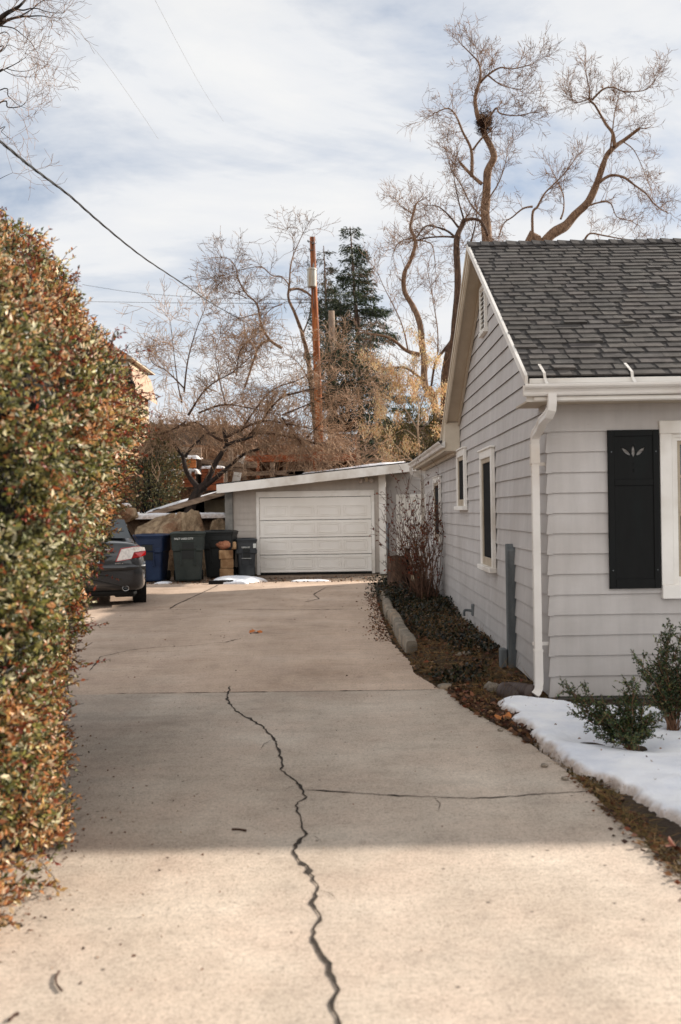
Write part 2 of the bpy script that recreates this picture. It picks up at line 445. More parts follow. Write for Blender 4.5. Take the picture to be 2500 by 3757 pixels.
def hill_z(x, y):
    """terrain behind the boulder wall and beyond the garage"""
    up = sstep(27.9, 28.6, y)*sstep(-1.0, -3.2, x)*1.62          # terrace held by the boulders
    back = sstep(33.0, 36.0, y)
    z = max(up, back*1.6)
    far = max(0, y-33)
    z += far*(.055+.085*sstep(8, -14, x))*sstep(33, 44, y)
    z += .25*nz(x, y, 3.1, .25)*sstep(29, 33, y)
    return z

# ground: one sheet out to the horizon (dense near, sparse far)
gx = sorted(set([-600, -300, -150, -80, -55]+[-44+1.0*i for i in range(30)]+[-14+.5*i for i in range(57)]+[15+2*i for i in range(16)]+[60, 90, 150, 300, 600]))
gy = sorted(set([-400, -150, -60, -20, -8, 0]+[2+1.0*i for i in range(25)]+[27+.4*i for i in range(26)]+[37.8+1.2*i for i in range(40)]+[92, 110, 150, 220, 400, 900]))
mb = MB()
idx = {}
for j, y in enumerate(gy):
    for i, x in enumerate(gx):
        z = -.03+(hill_z(x, min(y, 90)) if y > 26 else 0)
        if y > 120: z *= max(.2, 1-(y-120)/300)
        mb.v.append((x, y, z)); idx[i, j] = len(mb.v)-1
for j in range(len(gy)-1):
    for i in range(len(gx)-1):
        a = (idx[i, j], idx[i+1, j], idx[i+1, j+1], idx[i, j+1])
        yc = .5*(gy[j]+gy[j+1])
        mb.f.append(a); mb.c.append((1, 1, 1)); mb.m.append(1 if yc > 28.2 else 0)
tag(mb.build('ground', [M['lawn'], M['hill']], smooth=True, fix=False), kind='structure')

# driveway slab with the crooked right edge; left edge runs under the hedge, then widens to the parking place
edge_r = [(1.66, -3), (1.62, 1.0), (1.60, 3.6)]
for p in [(1555, 2007), (1505, 1960), (1461, 1919), (1402, 1868), (1357, 1814), (1310, 1778), (1261, 1742), (1228, 1716), (1194, 1694), (1120, 1655), (1066, 1624), (1037, 1594), (1022, 1586), (1008, 1583), (985, 1568), (953, 1548), (942, 1520), (928, 1506), (903, 1480), (878, 1420), (868, 1384), (862, 1350), (860, 1342)]:
    q = gp(*p); edge_r.append((q.x, q.y))
er = []
for (x0, y0), (x1, y1) in zip(edge_r, edge_r[1:]):
    n = max(1, int((math.hypot(x1-x0, y1-y0))/.07))
    for k in range(n):
        t = k/n; x = x0+(x1-x0)*t; y = y0+(y1-y0)*t
        er.append((x+.022*nz(x, y, 9, 6)+.012*nz(x, y, 2, 19), y))
er.append(edge_r[-1])
poly = er+[(.98, 24.55)]+[(x, 24.55+.05*nz(x, 0, 0, 3)) for x in np.arange(.8, -6.9, -.2)]+[(-7.2, 24.5), (-7.2, 9.0), (-2.5, 8.4), (-1.75, 4.0), (-1.75, 2.2), (-3.5, 1.6), (-3.5, -3)]
mb = MB()
mb.prism(poly, -.14, 0.0, 'z')
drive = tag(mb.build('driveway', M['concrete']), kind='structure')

def ribbon(name, pts, w, z=.0045, seed=1, parent=drive, mat=None, disp=.012, step=.035):
    """a ragged strip lying on the slab: an open crack or joint"""
    r = random.Random(seed)
    P = []
    for a, b in zip(pts, pts[1:]):
        n = max(1, int((b-a).length/step))
        for k in range(n): P.append(a.lerp(b, k/n))
    P.append(pts[-1])
    mb = MB(); L, Rr = [], []
    for i, p in enumerate(P):
        d = (P[min(i+1, len(P)-1)]-P[max(0, i-1)]); d.z = 0
        d = d.normalized(); nrm = Vector((-d.y, d.x, 0))
        off = disp*nz(p.x, p.y, seed, 11)+disp*.6*r.uniform(-1, 1)
        end = min(1.0, (i+.4)/4, (len(P)-i-.6)/4)
        ww = w*end*(.30+1.25*abs(nz(p.x, p.y, seed+5, 5))+.5*r.random()*r.random()+(1.3 if r.random() < .03 else 0))
        c = p+nrm*off
        L.append((c+nrm*ww*(.5+.2*r.uniform(-1, 1))).to_tuple()[:2]+(z,)); Rr.append((c-nrm*ww*.5).to_tuple()[:2]+(z,))
    n = len(P)
    mb.add(L+Rr, [(i, i+1, n+i+1, n+i) for i in range(n-1)])
    return mb.build(name, mat or M['crack'], parent)

G = lambda *ps: [gp(*p) for p in ps]
ribbon('crack', G((530, 1578), (522, 1610), (545, 1638), (600, 1668), (632, 1700), (648, 1745), (650, 1775), (685, 1800), (697, 1818), (703, 1835), (680, 1855), (692, 1885), (703, 1920), (680, 1945), (678, 1965), (710, 2000), (735, 2050), (715, 2080), (740, 2110), (718, 2140), (730, 2175), (750, 2210), (770, 2250), (780, 2280), (768, 2310), (778, 2356), (786, 2420), (770, 2520)), .019, seed=3)
ribbon('crack', G((697, 1818), (740, 1820), (830, 1826), (920, 1832), (1000, 1834), (1080, 1838), (1160, 1835), (1230, 1829), (1300, 1824), (1368, 1822)), .019, seed=4)
ribbon('crack', G((390, 1402), (405, 1392), (440, 1376), (462, 1366), (492, 1352), (505, 1345)), .034, seed=5)
ribbon('crack', G((700, 1386), (735, 1378), (722, 1368), (750, 1352), (800, 1348)), .028, seed=6)
ribbon('crack', G((206, 1545), (232, 1512), (300, 1496), (360, 1490), (430, 1487), (520, 1478), (560, 1468)), .014, seed=7)
for k_, q_ in enumerate((((632, 1700), (610, 1712), (596, 1730)), ((690, 1806), (668, 1812), (650, 1826)), ((703, 1920), (728, 1926), (742, 1944)), ((735, 2050), (762, 2058), (778, 2078)), ((718, 2140), (694, 2150), (676, 2172)), ((1000, 1834), (1012, 1850), (1008, 1868)))): ribbon('crack', G(*q_), .007, seed=40+k_, disp=.006)
ribbon('joint', G((215, 1404), (330, 1404), (460, 1403)), .03, seed=8, disp=.006)
ribbon('joint', G((540, 1403), (690, 1403), (830, 1402)), .035, seed=9, disp=.006)
ribbon('joint', [Vector((-2.3, 9.50, 0)), Vector((-.6, 9.47, 0)), Vector((.95, 9.44, 0))], .016, seed=10, disp=.003)

# dirt-strewn apron in front of the garage, up to its wall
mb = MB()
mb.prism([(-7.2, 24.3), (1.0, 24.3), (1.0, 28.4), (-7.2, 28.4)], -.12, -.012, 'z')
tag(mb.build('apron', M['dirt_apron']), kind='structure')

# planting bed between driveway and house: lumpy soil
mb = MB(); nx, ny = 34, 130
def bed_x(y):
    for (x0, y0), (x1, y1) in zip(edge_r, edge_r[1:]):
        if y0 <= y <= y1: return x0+(x1-x0)*(y-y0)/(y1-y0)
    return edge_r[-1][0]
def bed_z(x, y):
    e = sstep(0, .35, x-bed_x(y))
    z = -.025+e*(.05+.05*sstep(9.5, 12, y)*sstep(20, 16, y))
    z += (.022*nz(x, y, 1, 4)+.012*nz(x, y, 5, 13))*e
    if y < 8.7: z = min(z, .02)-.01*e
    return z
for j in range(ny+1):
    y = 3.2+(24.0-3.2)*j/ny
    for i in range(nx+1):
        x = bed_x(y)-.06+(4.2-bed_x(y))*(i/nx)**1.8
        mb.v.append((x, y, bed_z(x, y)))
for j in range(ny):
    for i in range(nx):
        a = j*(nx+1)+i
        mb.f.append((a, a+1, a+nx+2, a+nx+1)); mb.c.append((1, 1, 1)); mb.m.append(0)
tag(mb.build('planting_bed', M['soil'], smooth=True, fix=False), kind='structure')

# snow: heightfields with a rounded, undercut rim
def inside(p, poly):
    x, y = p; c = False
    for (x0, y0), (x1, y1) in zip(poly, poly[1:]+poly[:1]):
        if (y0 > y) != (y1 > y) and x < (x1-x0)*(y-y0)/(y1-y0)+x0: c = not c
    return c
def pdist(p, poly):
    best = 9e9; x, y = p
    for (x0, y0), (x1, y1) in zip(poly, poly[1:]+poly[:1]):
        dx, dy = x1-x0, y1-y0
        t = max(0, min(1, ((x-x0)*dx+(y-y0)*dy)/(dx*dx+dy*dy+1e-12)))
        best = min(best, math.hypot(x-x0-t*dx, y-y0-t*dy))
    return best
def snow_patch(name, poly, h, rim, step, z0=-.02, holes=(), seed=0, base=None):
    xs = [p[0] for p in poly]; ys = [p[1] for p in poly]
    X = np.arange(min(xs)-step, max(xs)+2*step, step); Y = np.arange(min(ys)-step, max(ys)+2*step, step)
    H = {}
    for i, x in enumerate(X):
        for j, y in enumerate(Y):
            jx, jy = x+.05*nz(x, y, seed+1, 5), y+.05*nz(x, y, seed+2, 5)
            jx += .03*nz(x, y, seed+3, 14); jy += .025*nz(x, y, seed+4, 16)
            d = pdist((jx, jy), poly)*(1 if inside((jx, jy), poly) else -1)
            if d < -step*1.2: continue
            t = max(0, min(1, d/rim))
            hh = h*math.sqrt(max(0, 1-(1-t)**2))*(1+.26*nz(x, y, seed, 1.4))+(.014*nz(x, y, seed+7, 3.5)+.006*nz(x, y, seed+9, 9))*t
            for hx, hy, hr, hd in holes:
                hh -= hd*math.exp(-((x-hx)**2+(y-hy)**2)/(hr*hr))
            H[i, j] = max(hh, 0.0) if d > 0 else -.03
    mb = MB(); ids = {}
    for (i, j), hh in H.items():
        b = base(X[i], Y[j]) if base else 0
        ids[i, j] = len(mb.v); mb.v.append((X[i], Y[j], b+z0+hh))
    for (i, j) in H:
        k = [(i, j), (i+1, j), (i+1, j+1), (i, j+1)]
        if all(q in H for q in k) and max(H[q] for q in k) > 0:
            mb.f.append(tuple(ids[q] for q in k)); mb.c.append((1, 1, 1)); mb.m.append(0)
    return tag(mb.build(name, M['snow'], smooth=True, fix=False), kind='structure')

snow_poly = [(1.30, 8.62), (1.345, 7.92), (1.36, 7.55), (1.40, 6.99), (1.44, 6.57), (1.50, 6.23), (1.60, 6.06), (1.65, 5.8), (1.69, 5.53), (1.76, 5.19), (1.95, 4.75), (2.6, 4.3), (4.4, 4.0), (5.2, 6.0), (4.6, 8.35), (3.3, 8.36), (2.6, 8.22), (2.15, 8.32), (1.78, 8.55), (1.52, 8.72)]
snow_patch('snow_bank', snow_poly, .10, .09, .022, holes=((2.02, 7.0, .24, .07), (2.5, 7.45, .20, .07), (1.72, 7.14, .15, .07), (2.7, 6.5, .4, .03), (1.75, 8.1, .25, .035), (2.3, 5.9, .3, .03)), seed=2)
# old snow by the block pillar and in front of the garage door
snow_patch('snow_pile', [(-3.35, 24.5), (-2.9, 24.1), (-2.3, 23.95), (-2.2, 24.4), (-1.9, 25.0), (-2.3, 25.6), (-2.9, 25.9), (-3.3, 25.3)], .16, .6, .04, seed=5, holes=((-2.6, 24.6, .2, .1), (-3.1, 24.5, .2, .12), (-2.2, 24.3, .2, .08)))
snow_patch('snow_strip', [(-1.35, 24.62), (-.45, 24.55), (-.3, 24.75), (-.7, 25.15), (-1.25, 25.0)], .05, .18, .04, seed=6)
snow_patch('snow_scrap', [(-4.75, 24.75), (-4.35, 24.7), (-4.3, 25.1), (-4.7, 25.2)], .06, .2, .04, seed=8)
# ================================================================== the grey house
XW, YF, YB, YRDG, XE = 1.803, 8.72, 15.28, 12.0, 9.6
EXPO, Z0 = .178, .06
TAN = .574; ALF = math.atan(TAN)
def roof_z(y): return 4.90-TAN*abs(y-YRDG)
house = thing('house', 'pale grey clapboard cottage with white trim and dark shingle roof beside the driveway', 'house', (XW, YF, 0))
hr = random.Random(11)

def front_siding(mb, z0, z1, xa, xb, yf, hole=None, e=EXPO, corner=True, r=hr, lap=.020):
    """lap boards on a wall facing the street (-y)"""
    n = int(math.ceil((z1-z0)/e))
    for i in range(n):
        zb, zt = z0+i*e, min(z0+(i+1)*e, z1)
        spans = [(xa, xb)]
        if hole and zt > hole[2]-.0 and zb < hole[3]+.0:
            spans = [(xa, hole[0]), (hole[1], xb)]
        if len(spans) == 1 and xb-xa > 3 and r.random() < .10:      # butt joint between two boards
            jx = r.uniform(xa+.5, xa+4.5); spans = [(xa, jx-.0025), (jx+.0025, xb)]
        for a, b in spans:
            m = max(2, int((b-a)/.35)); xs = [a+(b-a)*k/m for k in range(m+1)]
            j = [hr.uniform(-.0022, .0022) for _ in xs]
            mb.col = (1, 1, 1)
            g = r.uniform(.965, 1.02); mb.col = (g, g, g)
            V = []
            for x, q in zip(xs, j):
                V += [(x, yf-lap+q*.6, zb+q), (x, yf-.003, zt+.004), (x, yf-.002, zb+q+.012)]
            Fq = []
            for k in range(m):
                o = 3*k
                Fq += [(o, o+3, o+4, o+1), (o+2, o+5, o+3, o)]
            Fq += [(0, 1, 2), (3*m, 3*m+2, 3*m+1)]
            mb.add(V, Fq)
        if corner and zt-zb > .1:     # pressed metal corner cap of each board
            mb.col = (.99, .99, .99)
            cw = .030
            mb.add([(xa-lap-.004, yf-lap-.004, zb-.007), (xa+cw, yf-lap-.004, zb-.007), (xa+cw, yf-.006, zt), (xa-.004, yf-.006, zt),
                    (xa-lap-.004, yf+cw, zb-.007), (xa-.004, yf+cw, zt), (xa+cw, yf, zb-.007), (xa, yf+cw, zb-.007)],
                   [(0, 1, 2, 3), (4, 0, 3, 5), (1, 0, 4, 7, 6)])

def side_siding(mb, z0, z1, ya_f, yb_f, xw, e=EXPO, r=hr, lap=.020):
    """lap boards on a wall facing the driveway (-x); the ends follow the roof slope"""
    n = int(math.ceil((z1-z0)/e))
    for i in range(n):
        zb, zt = z0+i*e, min(z0+(i+1)*e, z1)
        a0, b0, a1, b1 = ya_f(zb), yb_f(zb), ya_f(zt), yb_f(zt)
        if b0-a0 < .02: continue
        b1 = max(b1, a1+.001)
        m = max(2, int((b0-a0)/.4))
        g = r.uniform(.965, 1.02); mb.col = (g, g, g)
        V = []
        for k in range(m+1):
            q = hr.uniform(-.002, .002); t = k/m
            V += [(xw-lap+q*.6, a0+(b0-a0)*t, zb+q), (xw-.003, a1+(b1-a1)*t, zt+.004), (xw-.002, a0+(b0-a0)*t, zb+q+.012)]
        Fq = []
        for k in range(m):
            o = 3*k; Fq += [(o, o+1, o+4, o+3), (o+2, o, o+3, o+5)]
        Fq += [(0, 2, 1), (3*m, 3*m+1, 3*m+2)]
        mb.add(V, Fq)

WX0, WX1, WZ0, WZ1 = 2.775, 4.02, .90, 2.456          # outer casing of the street window
mb = MB(); front_siding(mb, Z0, 2.70, XW, XE, YF, hole=(WX0+.07, WX1-.07, WZ0+.1, WZ1-.1))
mb.build('front_wall', M['siding'], house, fix=False)
mb = MB()
ga = lambda z: max(YF, YRDG-max(0, (4.80-z)/TAN)); gb = lambda z: min(YB, YRDG+max(0, (4.80-z)/TAN))
side_siding(mb, Z0, 4.80, ga, gb, XW)
side_siding(mb, Z0, 2.70, lambda z: YB, lambda z: 21.5, XW)
mb.build('side_wall', M['siding'], house, fix=False)
mb = MB()      # structural core behind the boards, hollow round the street window
mb.box(XW+.01, WX0+.06, YF+.01, YF+.16, Z0, 2.66); mb.box(WX1-.06, XE, YF+.01, YF+.16, Z0, 2.66)
mb.box(WX0+.06, WX1-.06, YF+.01, YF+.16, Z0, WZ0+.09); mb.box(WX0+.06, WX1-.06, YF+.01, YF+.16, WZ1-.09, 2.66)
mb.prism([(YF+.17, Z0), (21.48, Z0), (21.48, 2.66), (YB, 2.66), (YRDG, 4.72), (YF+.17, 2.75)], XW+.012, XW+.15, 'x')
mb.box(XE-.15, XE-.002, YF+.17, 21.4, Z0, 2.66); mb.box(XW+.16, XE-.16, 21.3, 21.47, Z0, 2.66)
mb.build('wall_core', M['dark'], house)
mb = MB(); mb.box(XW+.03, XE, YF+.03, YF+.14, -.3, Z0+.012); mb.box(XW+.03, XW+.14, YF+.15, 21.4, -.3, Z0+.012)
mb.build('foundation', M['foundation'], house)

# ---- roof: deck, individual shingle tabs, ridge caps
XL = 1.565
ys_e, zs_e = 8.36, roof_z(8.36)
u = Vector((0, math.cos(ALF), math.sin(ALF))); nrm = Vector((0, -math.sin(ALF), math.cos(ALF)))
E0 = Vector((0, ys_e, zs_e))
SL = (Vector((0, YRDG, 4.90))-E0).length
def sp(x, s, h): p = E0+u*s+nrm*h; return (x, p.y, p.z)
mb = MB()
mb.prism([(ys_e+.01, zs_e-.035), (YRDG, 4.90-.045), (2*YRDG-ys_e-.01, zs_e-.035), (2*YRDG-ys_e-.01, zs_e-.01), (YRDG, 4.89), (ys_e+.01, zs_e-.01)], XL+.01, XE+.25, 'x')
roof = mb.build('roof', M['dark'], house)
mb = MB(); NC = 33; ce = SL/NC
for i in range(NC):
    s0 = i*ce; s1 = s0+ce*1.12 if i < NC-1 else SL
    x = XL
    row = []
    off = hr.uniform(0, .2)
    while x < XE+.25:                 # lower lamination: a strip coloured dark for the shadow bands
        w = .9; x2 = min(XE+.25, x+w); g = hr.uniform(.46, .60); mb.col = (g, g, g)
        mb.add([sp(x, s0, .012), sp(x2, s0, .012), sp(x2, s1, .004), sp(x, s1, .004), sp(x, s0, 0), sp(x2, s0, 0)], [(0, 1, 2, 3), (4, 5, 1, 0)])
        x = x2
    x = XL+hr.uniform(-.05, .12)
    while x < XE+.25:                 # upper lamination: irregular tabs with gaps
        w = hr.choice([.11, .14, .17, .2, .24, .28]); x2 = min(XE+.25, x+w); xa = max(x, XL)
        if x2-xa > .03:
            g = hr.choice([hr.uniform(1.0, 1.25), hr.uniform(.9, 1.1), hr.uniform(.72, .95)]); mb.col = (g*hr.uniform(.98, 1.03), g, g*hr.uniform(.95, 1.0))
            j, k2 = hr.uniform(-.004, .004), hr.uniform(-.003, .003)
            cant = hr.uniform(-.014, .014)
            h = .016+hr.uniform(0, .004)+(.012 if hr.random() < .02 else 0)
            q = [sp(xa+cant, s0-.002+j, h), sp(x2-cant*.5, s0-.002+k2, h), sp(x2, s1, .006), sp(xa, s1, .006), sp(xa+cant, s0-.002+j, .006), sp(x2-cant*.5, s0-.002+k2, .006)]
            mb.add(q, [(0, 1, 2, 3), (5, 4, 0, 1)[::-1], (4, 0, 3), (5, 2, 1)])
        x = x2+(hr.uniform(.02, .07) if hr.random() < .75 else .005)
mb.build('shingles', M['shingle'], roof, fix=False)
mb = MB(); x = XL-.01                  # back slope, one plain sheet of courses
for i in range(12):
    a, b = i/12, (i+1)/12
    yb = lambda t: YRDG+(2*YRDG-ys_e-YRDG)*t
    mb.col = (.8, .8, .8)
    mb.quad((XL, yb(a), roof_z(yb(a))+.006), (XE+.25, yb(a), roof_z(yb(a))+.006), (XE+.25, yb(b), roof_z(yb(b))+.022), (XL, yb(b), roof_z(yb(b))+.022))
mb.build('back_shingles', M['shingle'], roof, fix=False)
mb = MB(); x = XL-.015
while x < XE+.2:                       # ridge cap pieces, overlapping
    g = hr.uniform(.62, 1.0); mb.col = (g, g, g)
    w = .155; lift = hr.uniform(.0, .008)
    for sgn in (-1, 1):
        def rp(xx, t, h): return (xx, YRDG+sgn*t*.13, 4.905+h-t*.13*TAN)
        mb.add([rp(x, 0, .036+lift), rp(x, 1, .030+lift), rp(x+w*1.2, 1, .018), rp(x+w*1.2, 0, .022), rp(x, 0, .012), rp(x, 1, .008)],
               [(0, 1, 2, 3), (4, 5, 1, 0), (5, 2, 1)])
    x += w
mb.build('ridge_cap', M['shingle'], roof, fix=False)

# ---- rake and eave trim
mb = MB()                              # white drip edge along the front rake
mb.prism([(ys_e-.01, zs_e-.062), (YRDG, 4.90-.062), (YRDG, 4.90+.012), (ys_e-.01, zs_e+.012)], XL-.02, XL+.006, 'x')
mb.build('rake_trim', M['trim'], house)
mb = MB()                              # rear rake: stepped board under the overhang
yb_e = 2*YRDG-ys_e
for a, b, x0, x1 in ((.012, -.055, XL-.02, XL+.015), (-.055, -.125, XL-.006, XL+.022), (-.125, -.165, XL+.006, XL+.028)):
    mb.prism([(YRDG+.0, 4.90+b), (yb_e, zs_e+b), (yb_e, zs_e+a), (YRDG+.0, 4.90+a)], x0, x1, 'x')
mb.build('rear_rake_board', M['trim_beige'], house)
mb = MB()                              # rear rake soffit and frieze against the wall
mb.prism([(YRDG+.02, 4.90-.115), (yb_e-.02, zs_e-.115), (yb_e-.02, zs_e-.10), (YRDG+.02, 4.90-.10)], XL+.03, XW-.02, 'x')
mb.prism([(YRDG+.05, 4.90-.20), (yb_e-.4, zs_e-.20+.4*TAN), (yb_e-.4, zs_e-.12+.4*TAN), (YRDG+.05, 4.90-.12)], XW-.045, XW-.018, 'x')
mb.prism([(ys_e+.02, zs_e-.10), (YRDG-.03, 4.90-.10), (YRDG-.03, 4.90-.085), (ys_e+.02, zs_e-.085)], XL+.03, XW-.02, 'x')
mb.build('rake_soffit', M['soffit'], house)
mb = MB()                              # boxed return where the rear rake meets the wing eave
mb.prism([(15.02, 2.60), (yb_e-.01, 2.60), (yb_e-.01, zs_e-.14), (15.02, zs_e-.14+(yb_e-15.02)*TAN)], XL-.002, XW-.02, 'x')
mb.build('eave_return', M['trim_beige'], house)
mb = MB()
mb.bbox(XL+.0, XE+.2, 8.395, 8.42, 2.605, 2.80, .004)
mb.bbox(XL+.02, XE+.2, 8.355, 8.393, 2.752, 2.798, .004)
mb.bbox(XL+.055, XE+.2, 8.372, 8.394, 2.61, 2.648, .006)
mb.build('fascia', M['trim'], house)
mb = MB(); mb.box(XL+.02, XE+.2, 8.421, YF-.002, 2.612, 2.628)
mb.box(XL+.02, XW-.02, YF-.0, YF+.3, 2.612, 2.628)
mb.build('soffit', M['soffit'], house)

def gutter(mb, prof, a, b, axis):
    n = len(prof)
    P = (lambda u, v, w: (w, u, v)) if axis == 'x' else (lambda u, v, w: (u, w, v))
    m = max(1, int(abs(b-a)/.4))
    V = [P(u, v+.004*nz(w, u, 3, .8), w) for k in range(m+1) for w in [a+(b-a)*k/m] for u, v in prof]
    Fq = [(k*n+i, k*n+i+1, (k+1)*n+i+1, (k+1)*n+i) for k in range(m) for i in range(n-1)]
    mb.add(V, Fq+[tuple(range(n)), tuple(range(m*n, m*n+n))])
prof = [(8.393, 2.748), (8.393, 2.652), (8.340, 2.650), (8.332, 2.662), (8.330, 2.682), (8.318, 2.698), (8.296, 2.708), (8.282, 2.722), (8.280, 2.738), (8.284, 2.744), (8.292, 2.742), (8.292, 2.730), (8.322, 2.705), (8.342, 2.666), (8.386, 2.660), (8.389, 2.748)]
mb = MB(); gutter(mb, prof, 1.535, XE+.2, 'x')
gut = mb.build('gutter', M['gutter'], house, fix=True)
for x in (1.70, 2.434, 3.17, 3.9, 4.63, 5.4, 6.2):
    mb = MB()
    P = [sp(0, .20, .034), sp(0, .10, .036), sp(0, .0, .036), (0, 8.345, 2.80), (0, 8.312, 2.765), (0, 8.288, 2.746)]
    for (a, b) in zip(P, P[1:]):
        mb.add([(x-.012+(.02*(P.index(a)/5)), a[1], a[2]), (x+.012+(.02*(P.index(a)/5)), a[1], a[2]), (x+.012+.02*(P.index(b)/5), b[1], b[2]), (x-.012+.02*(P.index(b)/5), b[1], b[2])], [(0, 1, 2, 3)])
    for s in (.07, .16):
        q = sp(x, s, .040); mb.box(q[0]-.004, q[0]+.004, q[1]-.004, q[1]+.004, q[2]-.004, q[2]+.003)
    mb.build('gutter_strap', M['trim'], gut)

def square_pipe(mb, pts, w, h, ribs=True, hint=Vector((1, 0, 0))):
    """corrugated rectangular downspout along a path"""
    pts = [Vector(p) for p in pts]; rings = []
    prof = [(-1, -1), (-.5, -1), (-.4, -.9), (-.3, -1), (.3, -1), (.4, -.9), (.5, -1), (1, -1), (1, -.4), (.9, -.3), (.9, .3), (1, .4), (1, 1), (-1, 1), (-1, .4), (-.9, .3), (-.9, -.3), (-1, -.4)]
    for i, p in enumerate(pts):
        t = (pts[min(i+1, len(pts)-1)]-pts[max(0, i-1)]).normalized()
        a = (hint-t*hint.dot(t)).normalized(); b = t.cross(a)
        k = 1.0
        rings.append([p+a*(w/2*q[0]*k)+b*(h/2*q[1]*k) for q in prof])
    n = len(prof)
    mb.add([q for r in rings for q in r], [(i*n+k, i*n+(k+1) % n, (i+1)*n+(k+1) % n, (i+1)*n+k) for i in range(len(pts)-1) for k in range(n)]+[tuple(range(n)), tuple(range((len(pts)-1)*n, len(pts)*n))])
def arc(c, r, a0, a1, n, U, V):
    return [c+U*(r*math.cos(a0+(a1-a0)*k/n))+V*(r*math.sin(a0+(a1-a0)*k/n)) for k in range(n+1)]
mb = MB()
X0, X1 = 1.765, 1.805      # vertical run on the corner, drop under the gutter
gx_, gy_ = 1.765, 8.335
path = [(gx_, gy_, 2.665), (gx_, gy_, 2.58), (gx_-.004, gy_+.006, 2.535), (gx_-.02, gy_+.05, 2.49), (gx_-.05, gy_+.15, 2.45), (1.715, 8.60, 2.40), (1.70, 8.69, 2.365), (1.697, 8.735, 2.33), (1.695, 8.745, 2.28)]
square_pipe(mb, path, .070, .066)
sp1 = mb.build('downspout', M['gutter'], house)
mb = MB()
for z0, z1, k in ((2.29, 2.255, 1.0),):
    pass
square_pipe(mb, [(1.695, 8.745, 2.275), (1.695, 8.745, 2.12)], .076, .070)
square_pipe(mb, [(1.695, 8.745, 2.14), (1.697, 8.745, .42)], .064, .060)
square_pipe(mb, [(1.695, 8.745, 2.125), (1.695, 8.745, 2.10)], .080, .074)
square_pipe(mb, [(1.697, 8.745, .47), (1.697, 8.745, .45)], .078, .074)
square_pipe(mb, [(1.697, 8.745, .452), (1.698, 8.745, .22), (1.697, 8.742, .17), (1.690, 8.737, .125), (1.675, 8.728, .09), (1.655, 8.715, .068)], .072, .066)
mb.build('downspout', M['gutter'], house)
for zz in (2.08, .50):
    mb = MB(); mb.box(1.655, 1.80, 8.76, 8.785, zz, zz+.03)
    mb.build('downspout_strap', M['gutter'], house)

# ---- windows
def side_window(y0, y1, z0, z1, nm='window', rail=True):
    """narrow double-hung window on the driveway wall: casing, sash, dark screen, sill"""
    x = XW-.030
    mb = MB(); c = .085
    mb.bbox(x-.035, x+.012, y0, y0+c, z0+.06, z1-.11, .004); mb.bbox(x-.035, x+.012, y1-c, y1, z0+.06, z1-.11, .004)
    mb.bbox(x-.035, x+.012, y0, y1, z1-.11, z1-.012, .004)
    f = mb.build('window', M['trim'], house)
    mb = MB(); mb.bbox(x-.055, x+.012, y0-.025, y1+.025, z1-.012, z1+.012, .004); mb.build('head_trim', M['trim'], f)
    mb = MB(); mb.bbox(x-.075, x+.012, y0-.03, y1+.03, z0, z0+.06, .006); mb.build('sill', M['trim'], f)
    mb = MB(); s = .05
    mb.bbox(x-.018, x+.010, y0+c, y0+c+s, z0+.06, z1-.11, .003); mb.bbox(x-.018, x+.010, y1-c-s, y1-c, z0+.06, z1-.11, .003)
    mb.bbox(x-.018, x+.010, y0+c+s, y1-c-s, z1-.165, z1-.11, .003); mb.bbox(x-.018, x+.010, y0+c+s, y1-c-s, z0+.06, z0+.16, .003)
    mb.build('sash', M['sash'], f)
    mb = MB(); mb.box(x-.002, x+.008, y0+c+s, y1-c-s, z0+.16, z1-.165)
    mb.build('pane', M['glass_dark'], f)
side_window(11.62, 12.62, .96, 2.44)
side_window(14.22, 15.18, 1.70, 2.60)
side_window(17.95, 19.15, 1.10, 2.33)

mb = MB()                               # street window, white casing
y = YF-.02; c = .105
mb.bbox(WX0, WX0+c, y-.022, y+.03, WZ0+.12, WZ1-.115, .004); mb.bbox(WX1-c, WX1, y-.022, y+.03, WZ0+.12, WZ1-.115, .004)
mb.bbox(WX0-.004, WX1+.004, y-.026, y+.03, WZ1-.115, WZ1, .006)
win = mb.build('window', M['trim'], house)
mb = MB(); mb.bbox(WX0+.002, WX1, y-.034, y+.03, WZ0, WZ0+.12, .006); mb.build('sill', M['trim'], win)
mb = MB()                               # stepped inner frame
for k, (d, w) in enumerate(((.012, .030), (.026, .026))):
    o = c+sum(q for q in (.030, .026)[:k])
    a, b, e_, f_ = WX0+o, WX1-o, WZ0+.12+(.035 if k else .0), WZ1-.115-(.03 if k else .0)
    mb.box(a, a+w, y-.01+d, y+.05, e_, f_); mb.box(b-w, b, y-.01+d, y+.05, e_, f_)
    mb.box(a+w, b-w, y-.01+d, y+.05, f_-.03, f_); mb.box(a+w, b-w, y-.01+d, y+.05, e_, e_+.035)
mb.build('window_frame', M['trim'], win)
SX0, SX1, SZ0, SZ1 = WX0+c+.056, WX1-c-.056, WZ0+.19, WZ1-.175
zm = 1.655
mb = MB()
for (z0, z1, yo) in ((zm, SZ1, .034), (SZ0, zm, .046)):
    s = .030
    mb.box(SX0, SX0+s, y+yo, y+yo+.03, z0, z1); mb.box(SX1-s, SX1, y+yo, y+yo+.03, z0, z1)
    mb.box(SX0+s, SX1-s, y+yo, y+yo+.03, z1-.034, z1); mb.box(SX0+s, SX1-s, y+yo, y+yo+.03, z0, z0+(.034 if z0 > SZ0 else .058))
    mb.box(SX0+s, SX1-s, y+yo+.004, y+yo+.024, (z0+z1)/2-.012, (z0+z1)/2+.012)
    for q in (1/3, 2/3):
        xx = SX0+(SX1-SX0)*q; mb.box(xx-.012, xx+.012, y+yo+.006, y+yo+.026, z0+.03, z1-.03)
mb.build('sash', M['sash'], win)
mb = MB(); mb.box(SX0+.01, SX1-.01, y+.078, y+.082, SZ0, SZ1)
